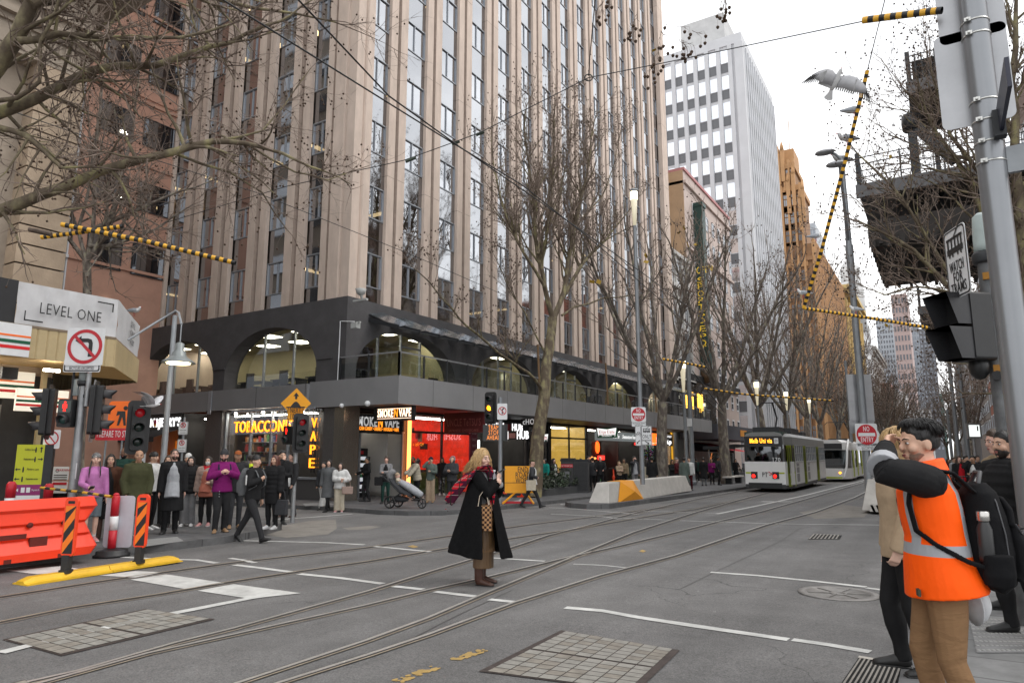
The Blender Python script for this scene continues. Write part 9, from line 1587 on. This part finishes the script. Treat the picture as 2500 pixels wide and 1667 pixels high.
b=MB();loft(b,[((0,-.1,-.23),.12,.045),((0,-.13,-.18),.128,.055),((0,-.13,-.05),.125,.055),((0,-.115,.03),.1,.035)],20,0,.3,(1,0,0));loft(b,[((0,-.1,.04),.11,.035),((0,-.1,.12),.105,.03),((0,-.075,.18),.08,.02)],18,0,.3,(1,0,0));organic('front_pocket',b,BP,bk,.008,2)
b=MB();b.tube([(-.11,-.115,.05),(-.1,-.14,.0),(0,-.19,.02),(.1,-.14,0)],.004,5);b.tube([(-.15,-.06,-.2),(-.158,-.05,0),(-.14,-.03,.16),(-.06,-.02,.24),(.06,-.02,.24)],.004,5);b.tube([(-.06,.02,.25),(-.04,.0,.31),(.04,.0,.31),(.06,.02,.25)],.012,8);b.build('zips_and_handle',mat('zip_grey',(.05,.05,.055),.5),bk)
b=MB();b.M=frame_M((-.02,-.186,-.13),(1,0,0));b.text('S\u039bbE',.032,.02,0,0,0,'CENTER',.002,.006,width=.07);b.poly([(-.035,-.014),(-.022,-.014),(-.028,0),(-.02,.016),(-.036,.01)],-.002,1);b.build('logo',[WHITE,REDS],bk)
b=MB()
for sx in(-1,1):loft(b,[(V(p)*H,.021*H,.0065*H)for p in((sx*.06,-.105,.775),(sx*.06,-.05,.836),(sx*.062,.02,.85),(sx*.066,.072,.812),(sx*.072,.084,.74),(sx*.084,.072,.655))],10,0,.3,(1,0,0));loft(b,[(V(p)*H,.009*H,.004*H)for p in((sx*.084,.074,.66),(sx*.117,.028,.62),(sx*.126,-.05,.575),(sx*.1,-.12,.55))],8,0,.3,(0,0,1))
organic('backpack_strap',b,BP,P.t,.0065,2)
b=MB();b.lathe([(.034,0),(.036,.02),(.036,.16),(.025,.19),(.024,.2)],18,0);b.lathe([(.027,.2),(.03,.205),(.03,.245),(.026,.25)],18,1);item('bottle','black drink bottle with steel cap in the side pocket of the backpack','bottle',b,[mat('matte_black_bottle',(.02,.02,.021),.4),mat('steel_cap',(.5,.48,.46),.25,.9,0)],P.W(V((-.095,-.11,.575))*H));b=MB();loft(b,[((-.155,.0,-.25),.04,.07),((-.175,0,-.2),.04,.075),((-.178,0,-.1),.038,.07)],14,0,.1,(1,0,0));organic('bottle_pocket',b,BP,bk,.008,2)
b=MB();loft(b,[((0,0,0),.125,.15),((0,0,.05),.115,.135),((0,0,.1),.075,.09),((0,0,.12),.03,.04)],20,0,.4,(1,0,0));loft(b,[((0,.02,-.005),.14,.18),((0,.02,.008),.135,.17)],20,0,.1,(1,0,0));hh=thing('hard_hat','white hard hat hanging beside the trousers of the man in the orange vest','hard hat',P.W(V((.08,-.1,.42))*H),1.0);hh.scale=(.75,.75,.75);hh.rotation_euler=(rad(80),0,P.t.rotation_euler.z+.3);o=b.build('shell',mat('hat_white',(.55,.56,.58),.3),hh)
# ---- people beside him
q=px_d(2202,1300,5.0);q.z=gz(q.x,q.y,PAVE);P=Person('blond person in beige coat and black trousers behind the man in the orange vest',q,-RT*.96+FH*.2,1.7,'pale',('jacket',cloth_m('beige_coat',(.4,.3,.2))),('slim','black'),'black',('bob','sandy'),'down','pocket','relax',1.06,-.5,vox=.009)
def bo(rs):az=rs.uniform(.5,5.8);return[skull(az+.15*math.sin(i),.1+1.9*i/5,.008+.008*rs.random())for i in range(6)]
strands(P,130,'blond',bo,.006,9,'hair_locks')
q=px_d(2478,1300,6.0);q.z=gz(q.x,q.y,PAVE);P=Person('bearded dark haired man in black puffer jacket seen in profile at the right edge',q,-RT*.97-FH*.1,1.74,'light',('puffer','black'),('slim','black'),'black',('messy','black'),'pocket','pocket','relax',1.05,0,0,vox=.009);P.beard('dark')
q=px_d(2462,1300,6.9);q.z=gz(q.x,q.y,PAVE);P=Person('brown haired woman with tied back hair behind the bearded man at the right edge',q,-RT*.97+FH*.1,1.8,'rosy',('coat','khaki'),('slim','black'),'black',('bun','brown'),'down','pocket','relax',1,0,.1,vox=.01)
